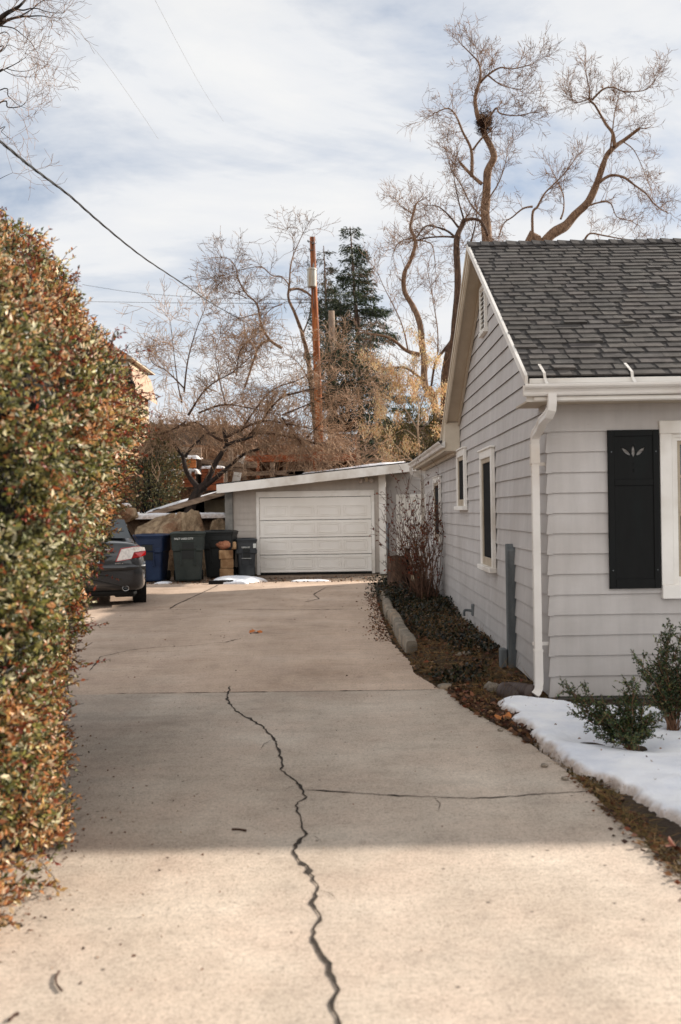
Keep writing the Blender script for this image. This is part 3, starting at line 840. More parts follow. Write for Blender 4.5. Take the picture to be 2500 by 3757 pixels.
def pane_mat():
    m, nt, b, out = newmat('window_glass'); t = NT(nt)
    tr = t.n('BsdfTransparent'); gl = t.n('BsdfGlossy'); gl.inputs['Roughness'].default_value = .03
    tr.inputs[0].default_value = (.72, .76, .76, 1)
    mx = t.n('MixShader'); fr = t.n('Fresnel'); fr.inputs[0].default_value = 1.7
    t.l(fr.outputs[0], mx.inputs[0]); t.l(tr.outputs[0], mx.inputs[1]); t.l(gl.outputs[0], mx.inputs[2]); t.l(mx.outputs[0], out.inputs[0])
    return m
M['pane'] = pane_mat()
mb.build('pane', M['pane'], win)
mb = MB(); z = SZ0+.01
while z < SZ1:
    mb.add([(SX0+.0, y+.105, z), (SX1, y+.105, z), (SX1, y+.125, z+.018), (SX0, y+.125, z+.018)], [(0, 1, 2, 3)])
    z += .0205
mb.build('blind', M['blind'], win, fix=False)
mb = MB(); mb.box(SX0-.05, SX1+.05, y+.16, y+.17, SZ0-.05, SZ1+.05); mb.build('window_back', M['dark'], win)

# ---- shutters with a cut-out leaf spray
def shutter(x0, x1, z0, z1, M_=M['shutter']):
    import bmesh
    yb, yf_ = YF-.026, YF-.040
    cx, cz = (x0+x1)/2+.0, z1-.245
    def petal(ang, r0, r1, w, n=9):
        out = []
        for s in (1, -1):
            for k in range(n+1):
                t = k/n if s == 1 else 1-k/n
                rr = r0+(r1-r0)*t; ww = w*math.sin(math.pi*t**.8)*s
                out.append((cx+rr*math.sin(ang)+ww*math.cos(ang), cz+rr*math.cos(ang)-ww*math.sin(ang)))
        return out[:n]+out[n+1:2*n+1]
    holes = [petal(0, .005, .118, .0150), petal(R(48), .035, .140, .0150), petal(R(-48), .035, .140, .0150),
             petal(math.pi, .095, .125, .003, 4), petal(math.pi, .045, .062, .0022, 4)]
    bm = bmesh.new(); edges = []
    for loop in [[(x0, z0), (x1, z0), (x1, z1), (x0, z1)]]+holes:
        vs = [bm.verts.new((a, yf_, b)) for a, b in loop]
        edges += [bm.edges.new((vs[i], vs[(i+1) % len(vs)])) for i in range(len(vs))]
    r = bmesh.ops.triangle_fill(bm, use_beauty=True, use_dissolve=False, edges=edges)
    # drop the fills of the holes
    kill = [f for f in bm.faces if any(inside((f.calc_center_median().x, f.calc_center_median().z), h) for h in holes)]
    bmesh.ops.delete(bm, geom=kill, context='FACES_ONLY')
    ex = bmesh.ops.extrude_face_region(bm, geom=list(bm.faces))
    for v in ex['geom']:
        if isinstance(v, bmesh.types.BMVert): v.co.y = yb
    bmesh.ops.recalc_face_normals(bm, faces=bm.faces)
    me = bpy.data.meshes.new('shutter'); bm.to_mesh(me); bm.free(); me.materials.append(M_)
    sh = link('shutter', me, house)
    mb = MB(); st = .055               # raised stiles and rails
    mb.bbox(x0, x0+st, yf_-.010, yf_-.0005, z0, z1, .003); mb.bbox(x1-st, x1, yf_-.010, yf_-.0005, z0, z1, .003)
    for a, b in ((z0, z0+.085), (z1-.055, z1), (z1-.485, z1-.43)):
        mb.bbox(x0+st, x1-st, yf_-.009, yf_-.0005, a, b, .003)
    mb.build('shutter_frame', M_, sh)
    for a in (x0+.03, x1-.03):
        for b in (z0+.16, z1-.19):
            mb = MB(); mb.tube([(a, yf_-.014, b), (a, yf_-.009, b)], .005, 8); mb.build('screw', M['steel'], sh)
shutter(2.318, 2.766, .995, 2.378)
shutter(4.03, 4.478, .995, 2.378)

# ---- gable louvre
mb = MB(); x = XW-.02; y0, y1, z0, z1 = 12.06, 12.50, 3.86, 4.42
mb.bbox(x-.03, x+.01, y0, y0+.05, z0+.05, z1, .003); mb.bbox(x-.03, x+.01, y1-.05, y1, z0+.05, z1, .003); mb.bbox(x-.03, x+.01, y0, y1, z1, z1+.05, .003)
mb.bbox(x-.045, x+.01, y0-.02, y1+.02, z0, z0+.05, .003)
vent = mb.build('gable_vent', M['trim'], house)
mb = MB()
for k in range(9):
    z = z0+.055+k*.057
    mb.add([(x-.026, y0+.05, z), (x-.026, y1-.05, z), (x+.004, y1-.05, z+.04), (x+.004, y0+.05, z+.04), (x-.026, y0+.05, z+.008), (x-.026, y1-.05, z+.008)], [(0, 1, 2, 3), (0, 1, 5, 4)])
mb.build('louvre', M['trim'], vent, fix=False)
mb = MB(); mb.box(x+.006, x+.012, y0+.05, y1-.05, z0+.05, z1); mb.build('vent_back', M['dark'], vent)

# ---- the low rear wing's eave along the driveway
mb = MB(); mb.box(1.585, XW-.0, 15.05, 21.88, 2.612, 2.628); mb.build('soffit', M['soffit'], house)
mb = MB(); mb.bbox(1.56, 1.585, 15.04, 21.9, 2.60, 2.74, .004); mb.bbox(1.72, XW-.02, YB+.02, 21.5, 2.56, 2.611, .004)
mb.build('fascia', M['trim_beige'], house)
gp_ = [(1.558, 2.745), (1.558, 2.652), (1.506, 2.650), (1.498, 2.662), (1.496, 2.682), (1.484, 2.698), (1.462, 2.708), (1.448, 2.722), (1.446, 2.738), (1.454, 2.742), (1.488, 2.705), (1.508, 2.666), (1.552, 2.660), (1.554, 2.745)]
mb = MB(); gutter(mb, gp_, 14.98, 21.92, 'y'); mb.build('gutter', M['gutter'], house)
mb = MB()
mb.prism([(1.50, 2.745), (XE+.2, 2.745+(XE-1.3)*.22), (XE+.2, 2.78+(XE-1.3)*.22), (1.50, 2.78)], 15.45, 21.92, 'y')
mb.build('wing_roof', M['shingle'], house)
mb = MB()
square_pipe(mb, [(1.50, 21.75, 2.66), (1.50, 21.75, 2.58), (1.52, 21.75, 2.53), (1.58, 21.75, 2.49), (1.68, 21.75, 2.47), (1.74, 21.75, 2.45), (1.75, 21.75, 2.40), (1.75, 21.75, .1)], .075, .07, hint=Vector((0, 1, 0)))
mb.build('downspout', M['gutter'], house)

# unseen rear block, added to cast shade on the far driveway
mb = MB(); side_siding(mb, Z0, 3.62, lambda z: 21.52, lambda z: 25.5, 3.4)
mb.build('shading_wall', M['siding'], house, fix=False)
mb = MB(); mb.box(3.415, XE, 21.53, 25.48, -.2, 3.62); mb.build('shading_core', M['dark'], house)
mb = MB(); mb.prism([(3.1, 3.64), (6.6, 4.55), (XE+.2, 3.66), (XE+.2, 3.72), (6.6, 4.62), (3.1, 3.71)], 21.93, 25.85, 'y'); mb.build('shading_roof', M['shingle'], house)
# ================================================================== garage at the end of the drive
GX = -.06                                            # common offset
garage = thing('garage', 'low grey single garage with white panelled door and shed roof at the driveway end', 'garage', (-.7, 27.5, 0))
YG = 27.5
DX0, DX1, DZ = -2.30, .79, 2.13
def groof(x): return 2.50+(x+3.39)*.0975             # top of the fascia
mb = MB()
gr2 = random.Random(5)
for i in range(16):                                  # siding left and right of the door, above it, following the roof
    zb, zt = i*.17+.02, i*.17+.19
    for a, b in ((-3.02, DX0-.08), (DX1+.08, 1.02)):
        if zt < groof(a)-.12:
            g = gr2.uniform(.95, 1.03); mb.col = (g, g, g)
            mb.add([(a, YG-.016, zb), (b, YG-.016, zb), (b, YG-.003, zt), (a, YG-.003, zt), (a, YG, zb), (b, YG, zb)], [(0, 1, 2, 3), (4, 5, 1, 0)])
mb.col = (.93, .93, .93)
mb.add([(-3.02, YG-.006, DZ+.10), (1.02, YG-.006, DZ+.10), (1.02, YG-.006, groof(1.02)-.05), (-3.02, YG-.006, groof(-3.02)-.05)], [(0, 1, 2, 3)])
mb.build('front_wall', M['siding_garage'], garage, fix=False)
mb = MB(); mb.prism([(-3.2, -.1), (1.18, -.1), (1.18, groof(1.18)-.14), (-3.2, groof(-3.2)-.14)], YG+.02, YG+.12, 'y')
mb.box(-3.2, -3.08, YG+.121, 33, -.1, 2.38)
mb.build('wall_core', M['dark'], garage)
mb = MB(); mb.bbox(-3.24, -3.025, YG-.10, YG+.018, -.1, 2.34, .01)      # concrete pier at the left
mb.build('pier', M['foundation'], garage)
mb = MB(); mb.bbox(-3.28, -3.05, 27.16, 27.5, 2.335, 2.405, .006); mb.build('eave_block', M['trim'], garage)
mb = MB(); mb.bbox(1.0, 1.19, YG-.12, YG+.02, -.02, groof(1.1)-.19, .008); mb.build('post', M['trim'], garage)
# door frame
mb = MB(); c = .085
mb.bbox(DX0-c, DX0, YG-.045, YG+.015, 0, DZ+.005, .005); mb.bbox(DX1, DX1+c, YG-.045, YG+.015, 0, DZ+.005, .005)
mb.bbox(DX0-c, DX1+c, YG-.05, YG+.015, DZ+.005, DZ+.165, .005)
mb.bbox(DX0-c-.0, DX1+c+.0, YG-.062, YG-.048, DZ+.125, DZ+.168, .004)
mb.build('door_frame', M['trim'], garage)
# door: four sections with pressed panels
secs = [(.055, .545), (.545, 1.02), (1.02, 1.50), (1.50, 2.13)]
for (z0, z1) in secs:
    mb = MB(); W = DX1-DX0
    g = gr2.uniform(.97, 1.02); mb.col = (g, g, g)
    mb.bbox(DX0+.004, DX1-.004, YG-.012, YG+.012, z0+.008, z1-.008, .006)
    mb.bbox(DX0+.004, DX1-.004, YG-.026, YG-.0125, z0+.006, z0+.055, .006)      # bottom lip of the section
    if z0 < .1: mb.bbox(DX0+.004, DX1-.004, YG-.024, YG-.0125, z1-.075, z1-.012, .006)
    zb, zt = z0+.085, min(z1-.07, z0+.44)
    if z1 > 2: zb, zt = z0+.1, z0+.40
    for k in range(4):
        a = DX0+.09+k*(W-.18)/4+.035; b = DX0+.09+(k+1)*(W-.18)/4-.035
        for (p, q, h) in ((0, .018, .013), (.060, .014, .011)):
            y0_, y1_ = YG-.0128-h, YG-.0122
            mb.bbox(a+p, b-p, y0_, y1_, zb+p*.75, zb+p*.75+q, .004); mb.bbox(a+p, b-p, y0_, y1_, zt-p*.75-q, zt-p*.75, .004)
            mb.bbox(a+p, a+p+q, y0_, y1_, zb+p*.75+q, zt-p*.75-q, .004); mb.bbox(b-p-q, b-p, y0_, y1_, zb+p*.75+q, zt-p*.75-q, .004)
    mb.build('door_panel', M['garage_door'], garage)
mb = MB(); mb.box(DX0+.004, DX1-.004, YG-.02, YG+.01, .002, .052); mb.build('bottom_seal', M['rubber'], garage)
mb = MB(); mb.bbox(DX0+.05, DX1-.05, YG-.03, YG-.013, .062, .10, .004); mb.build('bottom_rail', M['garage_door'], garage)
# roof slab and white fascia
mb = MB()
mb.prism([(-3.42, groof(-3.42)-.03), (2.02, groof(2.02)-.03), (2.02, groof(2.02)+.03), (-3.42, groof(-3.42)+.03)], 26.93, 33.5, 'y')
mb.build('roof', M['dark'], garage)
mb = MB(); mb.prism([(-3.40, groof(-3.40)-.24), (2.0, groof(2.0)-.24), (2.0, groof(2.0)-.002), (-3.40, groof(-3.40)-.002)], 26.90, 26.935, 'y')
mb.build('fascia', M['trim'], garage)
mb = MB(); mb.prism([(-3.36, groof(-3.36)-.13), (1.98, groof(1.98)-.13), (1.98, groof(1.98)-.10), (-3.36, groof(-3.36)-.10)], 26.94, YG+.4, 'y')
mb.build('soffit', M['trim_beige'], garage)
# recessed side door bay on the right
YB2 = 27.95
mb = MB()
for i in range(17):
    zb, zt = i*.17+.02, i*.17+.19
    if zt > groof(1.2)-.12: break
    for a, b in ((1.19, 1.50), (2.50, 3.4)) if zb < 2.05 else ((1.19, 3.4),):
        g = gr2.uniform(.96, 1.03); mb.col = (g, g, g)
        mb.add([(a, YB2-.016, zb), (b, YB2-.016, zb), (b, YB2-.003, zt), (a, YB2-.003, zt), (a, YB2, zb), (b, YB2, zb)], [(0, 1, 2, 3), (4, 5, 1, 0)])
mb.build('recessed_wall', M['siding'], garage, fix=False)
mb = MB(); mb.box(1.18, 3.45, YB2+.01, YB2+.1, -.1, groof(1.2)-.1); mb.box(1.19, 1.215, YG+.025, YB2-.02, 0, groof(1.2)-.14); mb.build('recess_core', M['siding_garage'], garage)
mb = MB()
mb.bbox(1.50, 1.60, YB2-.04, YB2+.01, 0, 2.17, .005); mb.bbox(2.40, 2.50, YB2-.04, YB2+.01, 0, 2.17, .005); mb.bbox(1.60, 2.40, YB2-.04, YB2+.01, 2.08, 2.17, .005)
mb.build('side_door_frame', M['trim'], garage)
mb = MB(); mb.bbox(1.602, 2.398, YB2-.02, YB2+.015, .03, 2.078, .004)
for (z0, z1) in ((.2, .95), (1.1, 1.9)):
    for (a, b) in ((1.70, 1.97), (2.05, 2.31)):
        mb.bbox(a, b, YB2-.032, YB2-.0205, z0, z1, .012)
sd = mb.build('side_door', M['trim'], garage)
mb = MB(); mb.tube([(2.33, YB2-.02, 1.0), (2.33, YB2-.075, 1.0)], [.02, .028], 10); mb.build('handle', M['steel'], sd)
# twin floodlight under the fascia
mb = MB(); fx, fz = .66, 2.60
mb.bbox(fx-.05, fx+.05, YG-.05, YG-.005, fz-.07, fz+.05, .01)
fl = mb.build('floodlight', M['trim_beige'], garage)
M['lamp_glass'] = pm('frosted_lamp_glass', rgb(176, 160, 150), rgb(200, 186, 176), 8, 3, .3, .05)
for s in (-1, 1):
    mb = MB(); p = Vector((fx+s*.06, YG-.06, fz-.02)); d = Vector((s*.75, -.62, -.25)).normalized()
    mb.tube([p, p+d*.05, p+d*.09, p+d*.13, p+d*.15], [.03, .035, .06, .065, .05], 14); mb.build('lamp_head', M['lamp_glass'], fl, smooth=True)
# snow lying on the high side of the roof
snow_patch('roof_snow', [(-1.2, 28.5), (1.2, 28.0), (1.9, 28.4), (1.9, 32.5), (-2.2, 32.5)], .12, .35, .12, z0=0.025, seed=9, base=lambda x, y: groof(x))

# low lean-to roof running down to the left of the garage, with snow on it
lt = thing('lean_to_shed', 'low brown lean-to roof with open dark side running down left of the grey garage', 'shed', (-4.6, 29, 1.6))
def ltz(x): return 2.36+(x+3.55)*.282
mb = MB(); mb.prism([(-5.75, ltz(-5.75)-.07), (-3.3, ltz(-3.3)-.07), (-3.3, ltz(-3.3)), (-5.75, ltz(-5.75))], 28.75, 32.6, 'y'); mb.build('roof', M['roof_far'], lt)
mb = MB(); mb.prism([(-5.78, ltz(-5.78)-.16), (-3.3, ltz(-3.3)-.16), (-3.3, ltz(-3.3)-.03), (-5.78, ltz(-5.78)-.03)], 28.70, 28.74, 'y'); mb.build('fascia', M['wood_grey'], lt)
mb = MB(); mb.box(-4.15, -3.3, 29.9, 30.0, 1.5, ltz(-4.0)-.1); mb.build('back_wall', M['stucco'], lt)
mb = MB(); mb.box(-5.9, -4.16, 31.4, 31.5, 1.4, 2.1); mb.box(-4.2, -4.16, 29.9, 31.4, 1.4, 2.1); mb.build('inner_wall', M['dark'], lt)
snow_patch('lean_to_snow', [(-5.7, 28.85), (-4.6, 28.85), (-3.9, 29.5), (-3.4, 30.2), (-3.4, 32.3), (-5.7, 32.3)], .09, .3, .1, z0=.0, seed=12, base=lambda x, y: ltz(x))

# ================================================================== wheeled bins
def wheelie(name, label, w, d, h, mat, loc, rz, group, front='slot', texts=()):
    root = thing(name, label, 'wheeled bin', loc, rz, group)
    mb = MB()
    # tapered tub with a stepped upper collar; sections as rounded rectangles
    def ring(z, kx, ky, n=4, rr=.07):
        P = []
        for (sx, sy, a0) in ((1, 1, 0), (-1, 1, 90), (-1, -1, 180), (1, -1, 270)):
            cx, cy = sx*(w/2*kx-rr), sy*(d/2*ky-rr)
            for k in range(n+1):
                a = R(a0+90*k/n); P.append((cx+rr*math.cos(a), cy+rr*math.sin(a), z))
        return P
    secs = [(.02, .74, .74), (.06, .76, .78), (h*.50, .86, .88), (h*.62, .885, .90), (h*.64, .95, .96), (h*.66, .96, .97), (h*.90, .985, .985), (h*.905, 1.02, 1.02), (h*.935, 1.03, 1.03), (h*.94, .99, .99)]
    rs = [ring(*s_) for s_ in secs]; n = len(rs[0])
    mb.add([p for r_ in rs for p in r_], [(i*n+k, i*n+(k+1) % n, (i+1)*n+(k+1) % n, (i+1)*n+k) for i in range(len(rs)-1) for k in range(n)]+[tuple(range(n))])
    body = mb.build('tub', mat, root, smooth=False, local=True)
    yfront = lambda z: -d/2*(.74+.15*z/(h*.62))
    mb = MB()          # moulded front: recessed centre shown by two ribs, a grip notch and a step
    for s in (-1, 1):
        mb.bbox(s*w*.20-.018, s*w*.20+.018, -d/2*.945, -d/2*.86, h*.36, h*.80, .01)
        mb.bbox(s*w*.33-.10, s*w*.33+.10, -d/2*1.0, -d/2*.86, h*.60, h*.72, .03)
        mb.bbox(s*w*.20-.03, s*w*.20+.03, -d/2*.93, -d/2*.80, h*.33, h*.38, .01)
    mb.bbox(-w*.21, w*.21, -d/2*1.005, -d/2*.93, h*.785, h*.81, .008)
    mb.build('moulding', mat, body, local=True)
    mb = MB(); mb.box(-w*.17, w*.17, -d/2*.992, -d/2*.90, h*.655, h*.775); mb.box(-w*.17, w*.17, -d/2*.91, -d/2*.85, h*.46, h*.648); mb.build('recess', M['bin_black'], body, local=True)
    mb = MB()          # lid: domed plate with a lip and a pull
    rs = [ring(h*.942, 1.05, 1.06), ring(h*.965, 1.06, 1.07), ring(h*.975, 1.03, 1.04), ring(h*.995, .90, .88), ring(h*1.005, .60, .55)]
    mb.add([p for r_ in rs for p in r_], [(i*n+k, i*n+(k+1) % n, (i+1)*n+(k+1) % n, (i+1)*n+k) for i in range(len(rs)-1) for k in range(n)]+[tuple(range(n)), tuple(range((len(rs)-1)*n, len(rs)*n))])
    mb.bbox(-w*.22, w*.22, -d*.42, -d*.30, h*1.0, h*1.012, .008)
    lid = mb.build('lid', mat, root, smooth=False, local=True)
    mb = MB(); mb.tube([(-w*.42, d/2+.03, h*.93), (-w*.42, d/2+.09, h*.95), (w*.42, d/2+.09, h*.95), (w*.42, d/2+.03, h*.93)], .018, 8); mb.build('handle', mat, root, local=True)
    for s in (-1, 1):
        mb = MB(); mb.tube([(s*w*.36, d/2*.80, .13), (s*w*.44, d/2*.80, .13)], .13, 18); wh = mb.build('wheel', M['rubber'], root, local=True)
    for (body_, size, x, z, ky) in texts:
        text_mesh('lettering', body_, size, M['bin_print'], Matrix.Translation((x, -d/2*ky-.003, z)) @ Matrix.Rotation(R(90), 4, 'X'), body, True, .0012)
    return root
gname = 'wheeled bins beside the garage'
wheelie('wheeled_bin', 'dark green wheeled bin lettered SALT LAKE CITY, between blue bin and block pillar', .86, .84, 1.27, M['bin_green'], (-3.98, 25.55, 0), R(8), gname, texts=(('SALT LAKE CITY', .066, -.10, 1.09, .99),))
wheelie('wheeled_bin', 'blue recycling bin half hidden behind the dark parked car', .82, .84, 1.22, M['bin_blue'], (-4.92, 25.6, 0), R(-6), gname, texts=(('SALT LAKE CITY', .062, -.12, .86, .97),))
wheelie('wheeled_bin', 'nearly black wheeled bin in shade directly behind the green bin', .84, .84, 1.27, M['bin_black'], (-3.30, 26.65, 0), R(-4), gname)
gb_ = wheelie('wheeled_bin', 'small slate grey bin against the garage wall, left of its white door', .56, .60, 1.04, M['bin_grey'], (-2.62, 26.85, 0), R(7), gname, texts=(('10003123', .058, -.02, .80, 1.0),))
mb = MB(); mb.bbox(-.13, .13, -.30, -.285, .50, .512, .003); mb.build('reflective_strip', M['bin_print'], gb_, local=True)
mb = MB(); mb.box(.18, .26, -.308, -.30, .78, .90); mb.build('sticker', M['bin_print'], gb_, local=True)

# ================================================================== block pillar with a rough rock on top
bp = thing('block_pillar', 'stacked tan stone block pillar standing between the bins', 'pillar', (-3.13, 26.4, 0))
for i, (w, dx, ry) in enumerate(((.36, .0, 2), (.33, .02, -3), (.37, -.01, 3))):
    mb = MB(); Mx = Matrix.Translation((-3.10+dx, 26.35, .02+i*.245)) @ Matrix.Rotation(R(ry+6), 4, 'Z')
    mb.bbox(-w/2, w/2, -.16, .20, 0, .238, .018, Mx); mb.build('stone_block', M['block'], bp)
mb = MB(); mb.bbox(-.16, .2, -.14, .2, 0, .2, .02, Matrix.Translation((-3.05, 26.42, .76)) @ Matrix.Rotation(R(12), 4, 'Z')); mb.build('stone_block', M['block'], bp)

def rock(name, label, cat, loc, dims, mat, seed, rz=0, sub=4, rough=.22, group=None, top=None, facets=10):
    """an angular boulder: icosphere cut by random planes and roughened"""
    import bmesh
    bm = bmesh.new(); bmesh.ops.create_icosphere(bm, subdivisions=sub, radius=1.0)
    r = random.Random(seed)
    pl = [(Vector((r.gauss(0, 1), r.gauss(0, 1), r.gauss(0, .8))).normalized(), r.uniform(.55, .86)) for _ in range(facets)]
    if top: pl.append((Vector((0, 0, 1)), top))
    for v in bm.verts:
        p = v.co.copy()
        for nn, dd in pl:
            e = p.dot(nn)-dd
            if e > 0: p -= nn*e*.93
        p += p.normalized()*rough*(.4*nz(p.x+seed, p.y, p.z, 1.7)+.22*nz(p.x, p.y+seed, p.z, 4.5)+.10*nz(p.x, p.y, p.z+seed, 11))
        v.co = Vector((p.x*dims[0], p.y*dims[1], p.z*dims[2]))
    me = bpy.data.meshes.new(name); bm.to_mesh(me); bm.free(); me.materials.append(mat)
    me.polygons.foreach_set('use_smooth', [True]*len(me.polygons))
    try: me.set_sharp_from_angle(angle=R(38))
    except Exception: pass
    o = link(name, me); o.location = loc; o.rotation_euler = (0, 0, rz)
    return tag(o, label, cat, group)
rock('rough_rock', 'rough reddish rock lying on top of the block pillar', 'rock', (-3.14, 26.25, .885), (.20, .14, .115), M['rock_red'], 3, sub=3, rough=.5)

# boulder wall behind the bins, snow along its top
bgrp = 'boulders of the retaining wall'
BR = [('broad tan boulder with sloping left shoulder behind the blue and green bins', (-4.95, 27.75, .72), (1.12, .62, 1.28), 5),
      ('flat topped tan boulder behind the green bin, right of the broad one', (-4.22, 27.72, .70), (.70, .6, 1.22), 12),
      ('dark shaded boulder in the corner against the garage pier', (-3.50, 28.0, .66), (.52, .5, 1.0), 23),
      ('small angular brown boulder with snow on it above the parked car', (-6.05, 27.5, 1.72), (.42, .36, .36), 31),
      ('large boulder low behind the parked car', (-6.75, 27.8, .6), (.80, .7, .98), 44)]
for l, p, dm, sd_ in BR:
    rock('boulder', l, 'boulder', p, dm, M['boulder'], sd_, group=bgrp, rough=.26, top=.86, facets=12, sub=5)
snow_patch('ledge_snow', [(-5.95, 28.0), (-4.9, 28.2), (-4.3, 28.15), (-3.3, 28.3), (-3.3, 29.0), (-6.0, 29.2), (-7, 28.8), (-6.6, 28.0)], .12, .12, .06, z0=1.62, seed=15)
snow_patch('boulder_snow', [(-6.35, 27.45), (-6.0, 27.4), (-5.86, 27.55), (-5.9, 27.8), (-6.3, 27.8)], .06, .08, .03, z0=1.98, seed=16)
# ================================================================== parked saloon, seen from behind
def car_paint():
    m, nt, b, out = newmat('charcoal_car_paint'); t = NT(nt)
    co = t.coords()
    t.l(t.ramp(t.noise(co, 60, 3), [(.3, rgb(32, 34, 37)), (.7, rgb(43, 44, 48))]), b.inputs['Base Color'])
    b.inputs['Metallic'].default_value = .55; b.inputs['Roughness'].default_value = .30
    b.inputs['Coat Weight'].default_value = 1.0; b.inputs['Coat Roughness'].default_value = .06
    return m
M['paint'] = car_paint()
M['car_glass'] = pm('car_glass', rgb(22, 27, 29), rgb(30, 36, 38), 3, 3, .04, 0, spec=1.0)
M['lamp_red'] = pm('red_lamp_lens', rgb(128, 8, 14), rgb(165, 18, 22), 26, 3, .12, .25, 45, .004, spec=.8)
M['lamp_clear'] = pm('clear_lamp_lens', rgb(190, 184, 180), rgb(222, 216, 210), 30, 3, .12, .4, 40, .006, spec=.8)
M['chrome'] = pm('chrome', rgb(180, 180, 180), rgb(200, 200, 200), 5, 2, .15, 0, metallic=1.0)
M['plate'] = pm('licence_plate', rgb(188, 186, 184), rgb(206, 204, 202), 10, 3, .4, .05)
M['rim'] = pm('alloy_rim', rgb(120, 122, 124), rgb(150, 152, 154), 8, 3, .3, .05, metallic=.8)
K = 1.13
car = thing('parked_car', 'charcoal grey saloon parked beyond the hedge, seen from behind, red and clear tail lamps', 'car', (-4.64, 18.22, 0), R(13))
car.scale = (K, K, K)
def loft(mb, secs, cap=True):
    n = len(secs[0])
    mb.add([p for s in secs for p in s], [(i*n+k, i*n+(k+1) % n, (i+1)*n+(k+1) % n, (i+1)*n+k) for i in range(len(secs)-1) for k in range(n)]+([tuple(range(n)), tuple(range((len(secs)-1)*n, len(secs)*n))] if cap else []))
def body_sec(y, hw, zt, zb, crown=.05, tuck=.06, sh=.75):
    """one cross-section of the lower body: sill, bulging flank, shoulder, crowned deck"""
    P = []
    half = [(0, zb), (hw*.55, zb), (hw-.10, zb+.01), (hw-.03, zb+.07), (hw-.005, zb+.20), (hw, zb+(zt-zb)*.45), (hw-.012, zb+(zt-zb)*.62), (hw-.03, zb+(zt-zb)*.74),
            (hw-tuck-.02, zt-.10), (hw-tuck-.06, zt-.045), (hw-tuck-.13, zt-.015), (hw*.6, zt+crown*.35), (hw*.3, zt+crown*.8), (0, zt+crown)]
    P = [(x, y, z) for x, z in half]
    return P+[(-x, y, z) for x, z in reversed(half[1:-1])]
S_ = [(-.02, .66, .86, .36, .02), (.0, .74, .90, .33, .02), (.05, .81, 1.015, .29, .02), (.11, .850, 1.06, .26, .02), (.25, .885, 1.07, .24, .03), (.5, .905, 1.065, .22, .03), (.9, .912, 1.05, .21, .02),
      (1.6, .912, .98, .20, .0), (2.6, .912, .96, .20, .0), (3.4, .910, .95, .20, .01), (3.9, .90, .90, .20, .03), (4.4, .86, .80, .22, .03), (4.72, .74, .66, .26, .03), (4.80, .60, .58, .32, .02)]
mb = MB(); loft(mb, [body_sec(y, hw, zt, zb, cr) for y, hw, zt, zb, cr in S_])
body = mb.build('body', M['paint'], car, smooth=True, local=True)
sub = body.modifiers.new('smooth', 'SUBSURF'); sub.levels = 2; sub.render_levels = 2
# greenhouse: pillars and roof in paint, glass panes a little proud
def gh(y, hwb, hwt, zb, zt):
    half = [(0, zb), (hwb, zb), (hwb-.01, zb+.02), (hwt+.03, zt-.09), (hwt-.03, zt-.03), (hwt*.75, zt), (0, zt+.015)]
    return [(x, y, z) for x, z in half]+[(-x, y, z) for x, z in reversed(half[1:-1])]
mb = MB(); loft(mb, [gh(.52, .74, .60, 1.02, 1.075), gh(.62, .76, .60, 1.0, 1.13), gh(.95, .79, .575, .98, 1.325), gh(1.25, .80, .57, .96, 1.425), gh(1.8, .81, .58, .95, 1.47), gh(2.5, .81, .58, .95, 1.46), gh(3.0, .80, .57, .95, 1.36), gh(3.55, .78, .66, .93, 1.02), gh(3.65, .76, .66, .92, .97)])
cab = mb.build('cabin', M['paint'], car, smooth=True, local=True)
s2 = cab.modifiers.new('smooth', 'SUBSURF'); s2.levels = 2; s2.render_levels = 2
mb = MB(); rows = []
for t in [k/8 for k in range(9)]:      # rear screen
    y = .60+.62*t; z = 1.105+.315*t-.0; hw = .665-.10*t
    rows.append([(hw*q, y-.035*(1-abs(q)**2)-.02, z+.012*(1-q*q)+.014) for q in [-1+2*k/10 for k in range(11)]])
mb.add([p for r_ in rows for p in r_], [(i*11+k, i*11+k+1, (i+1)*11+k+1, (i+1)*11+k) for i in range(8) for k in range(10)])
mb.build('rear_window', M['car_glass'], car, smooth=True, local=True, fix=False)
for s in (-1, 1):
    mb = MB(); mb.add([(s*.80, 1.05, 1.06), (s*.815, 2.9, 1.02), (s*.68, 2.6, 1.33), (s*.645, 1.5, 1.36), (s*.685, 1.15, 1.26)], [(0, 1, 2, 3, 4)]); mb.build('side_window', M['car_glass'], car, local=True)
def skin(mb, pts, yoff=-.006, thick=.02):
    """a panel lying on the tail: outline in (x, z, y) on the rear surface, with a thickness"""
    n = len(pts)
    a = [(x, y+yoff, z) for x, z, y in pts]; b = [(x, y+yoff+thick, z) for x, z, y in pts]
    mb.add(a+b, [tuple(range(n))]+[(i, (i+1) % n, n+(i+1) % n, n+i) for i in range(n)])
def tail_y(x, z):                       # approximate y of the tail surface
    q = abs(x)
    y = -.02+.05*max(0, (z-.62))*1.2+(.12*max(0, z-.92))
    return y+.42*max(0, q-.50)**2+1.6*max(0, q-.72)**2
def tq(pts): return [(x, z, tail_y(x, z)) for x, z in pts]
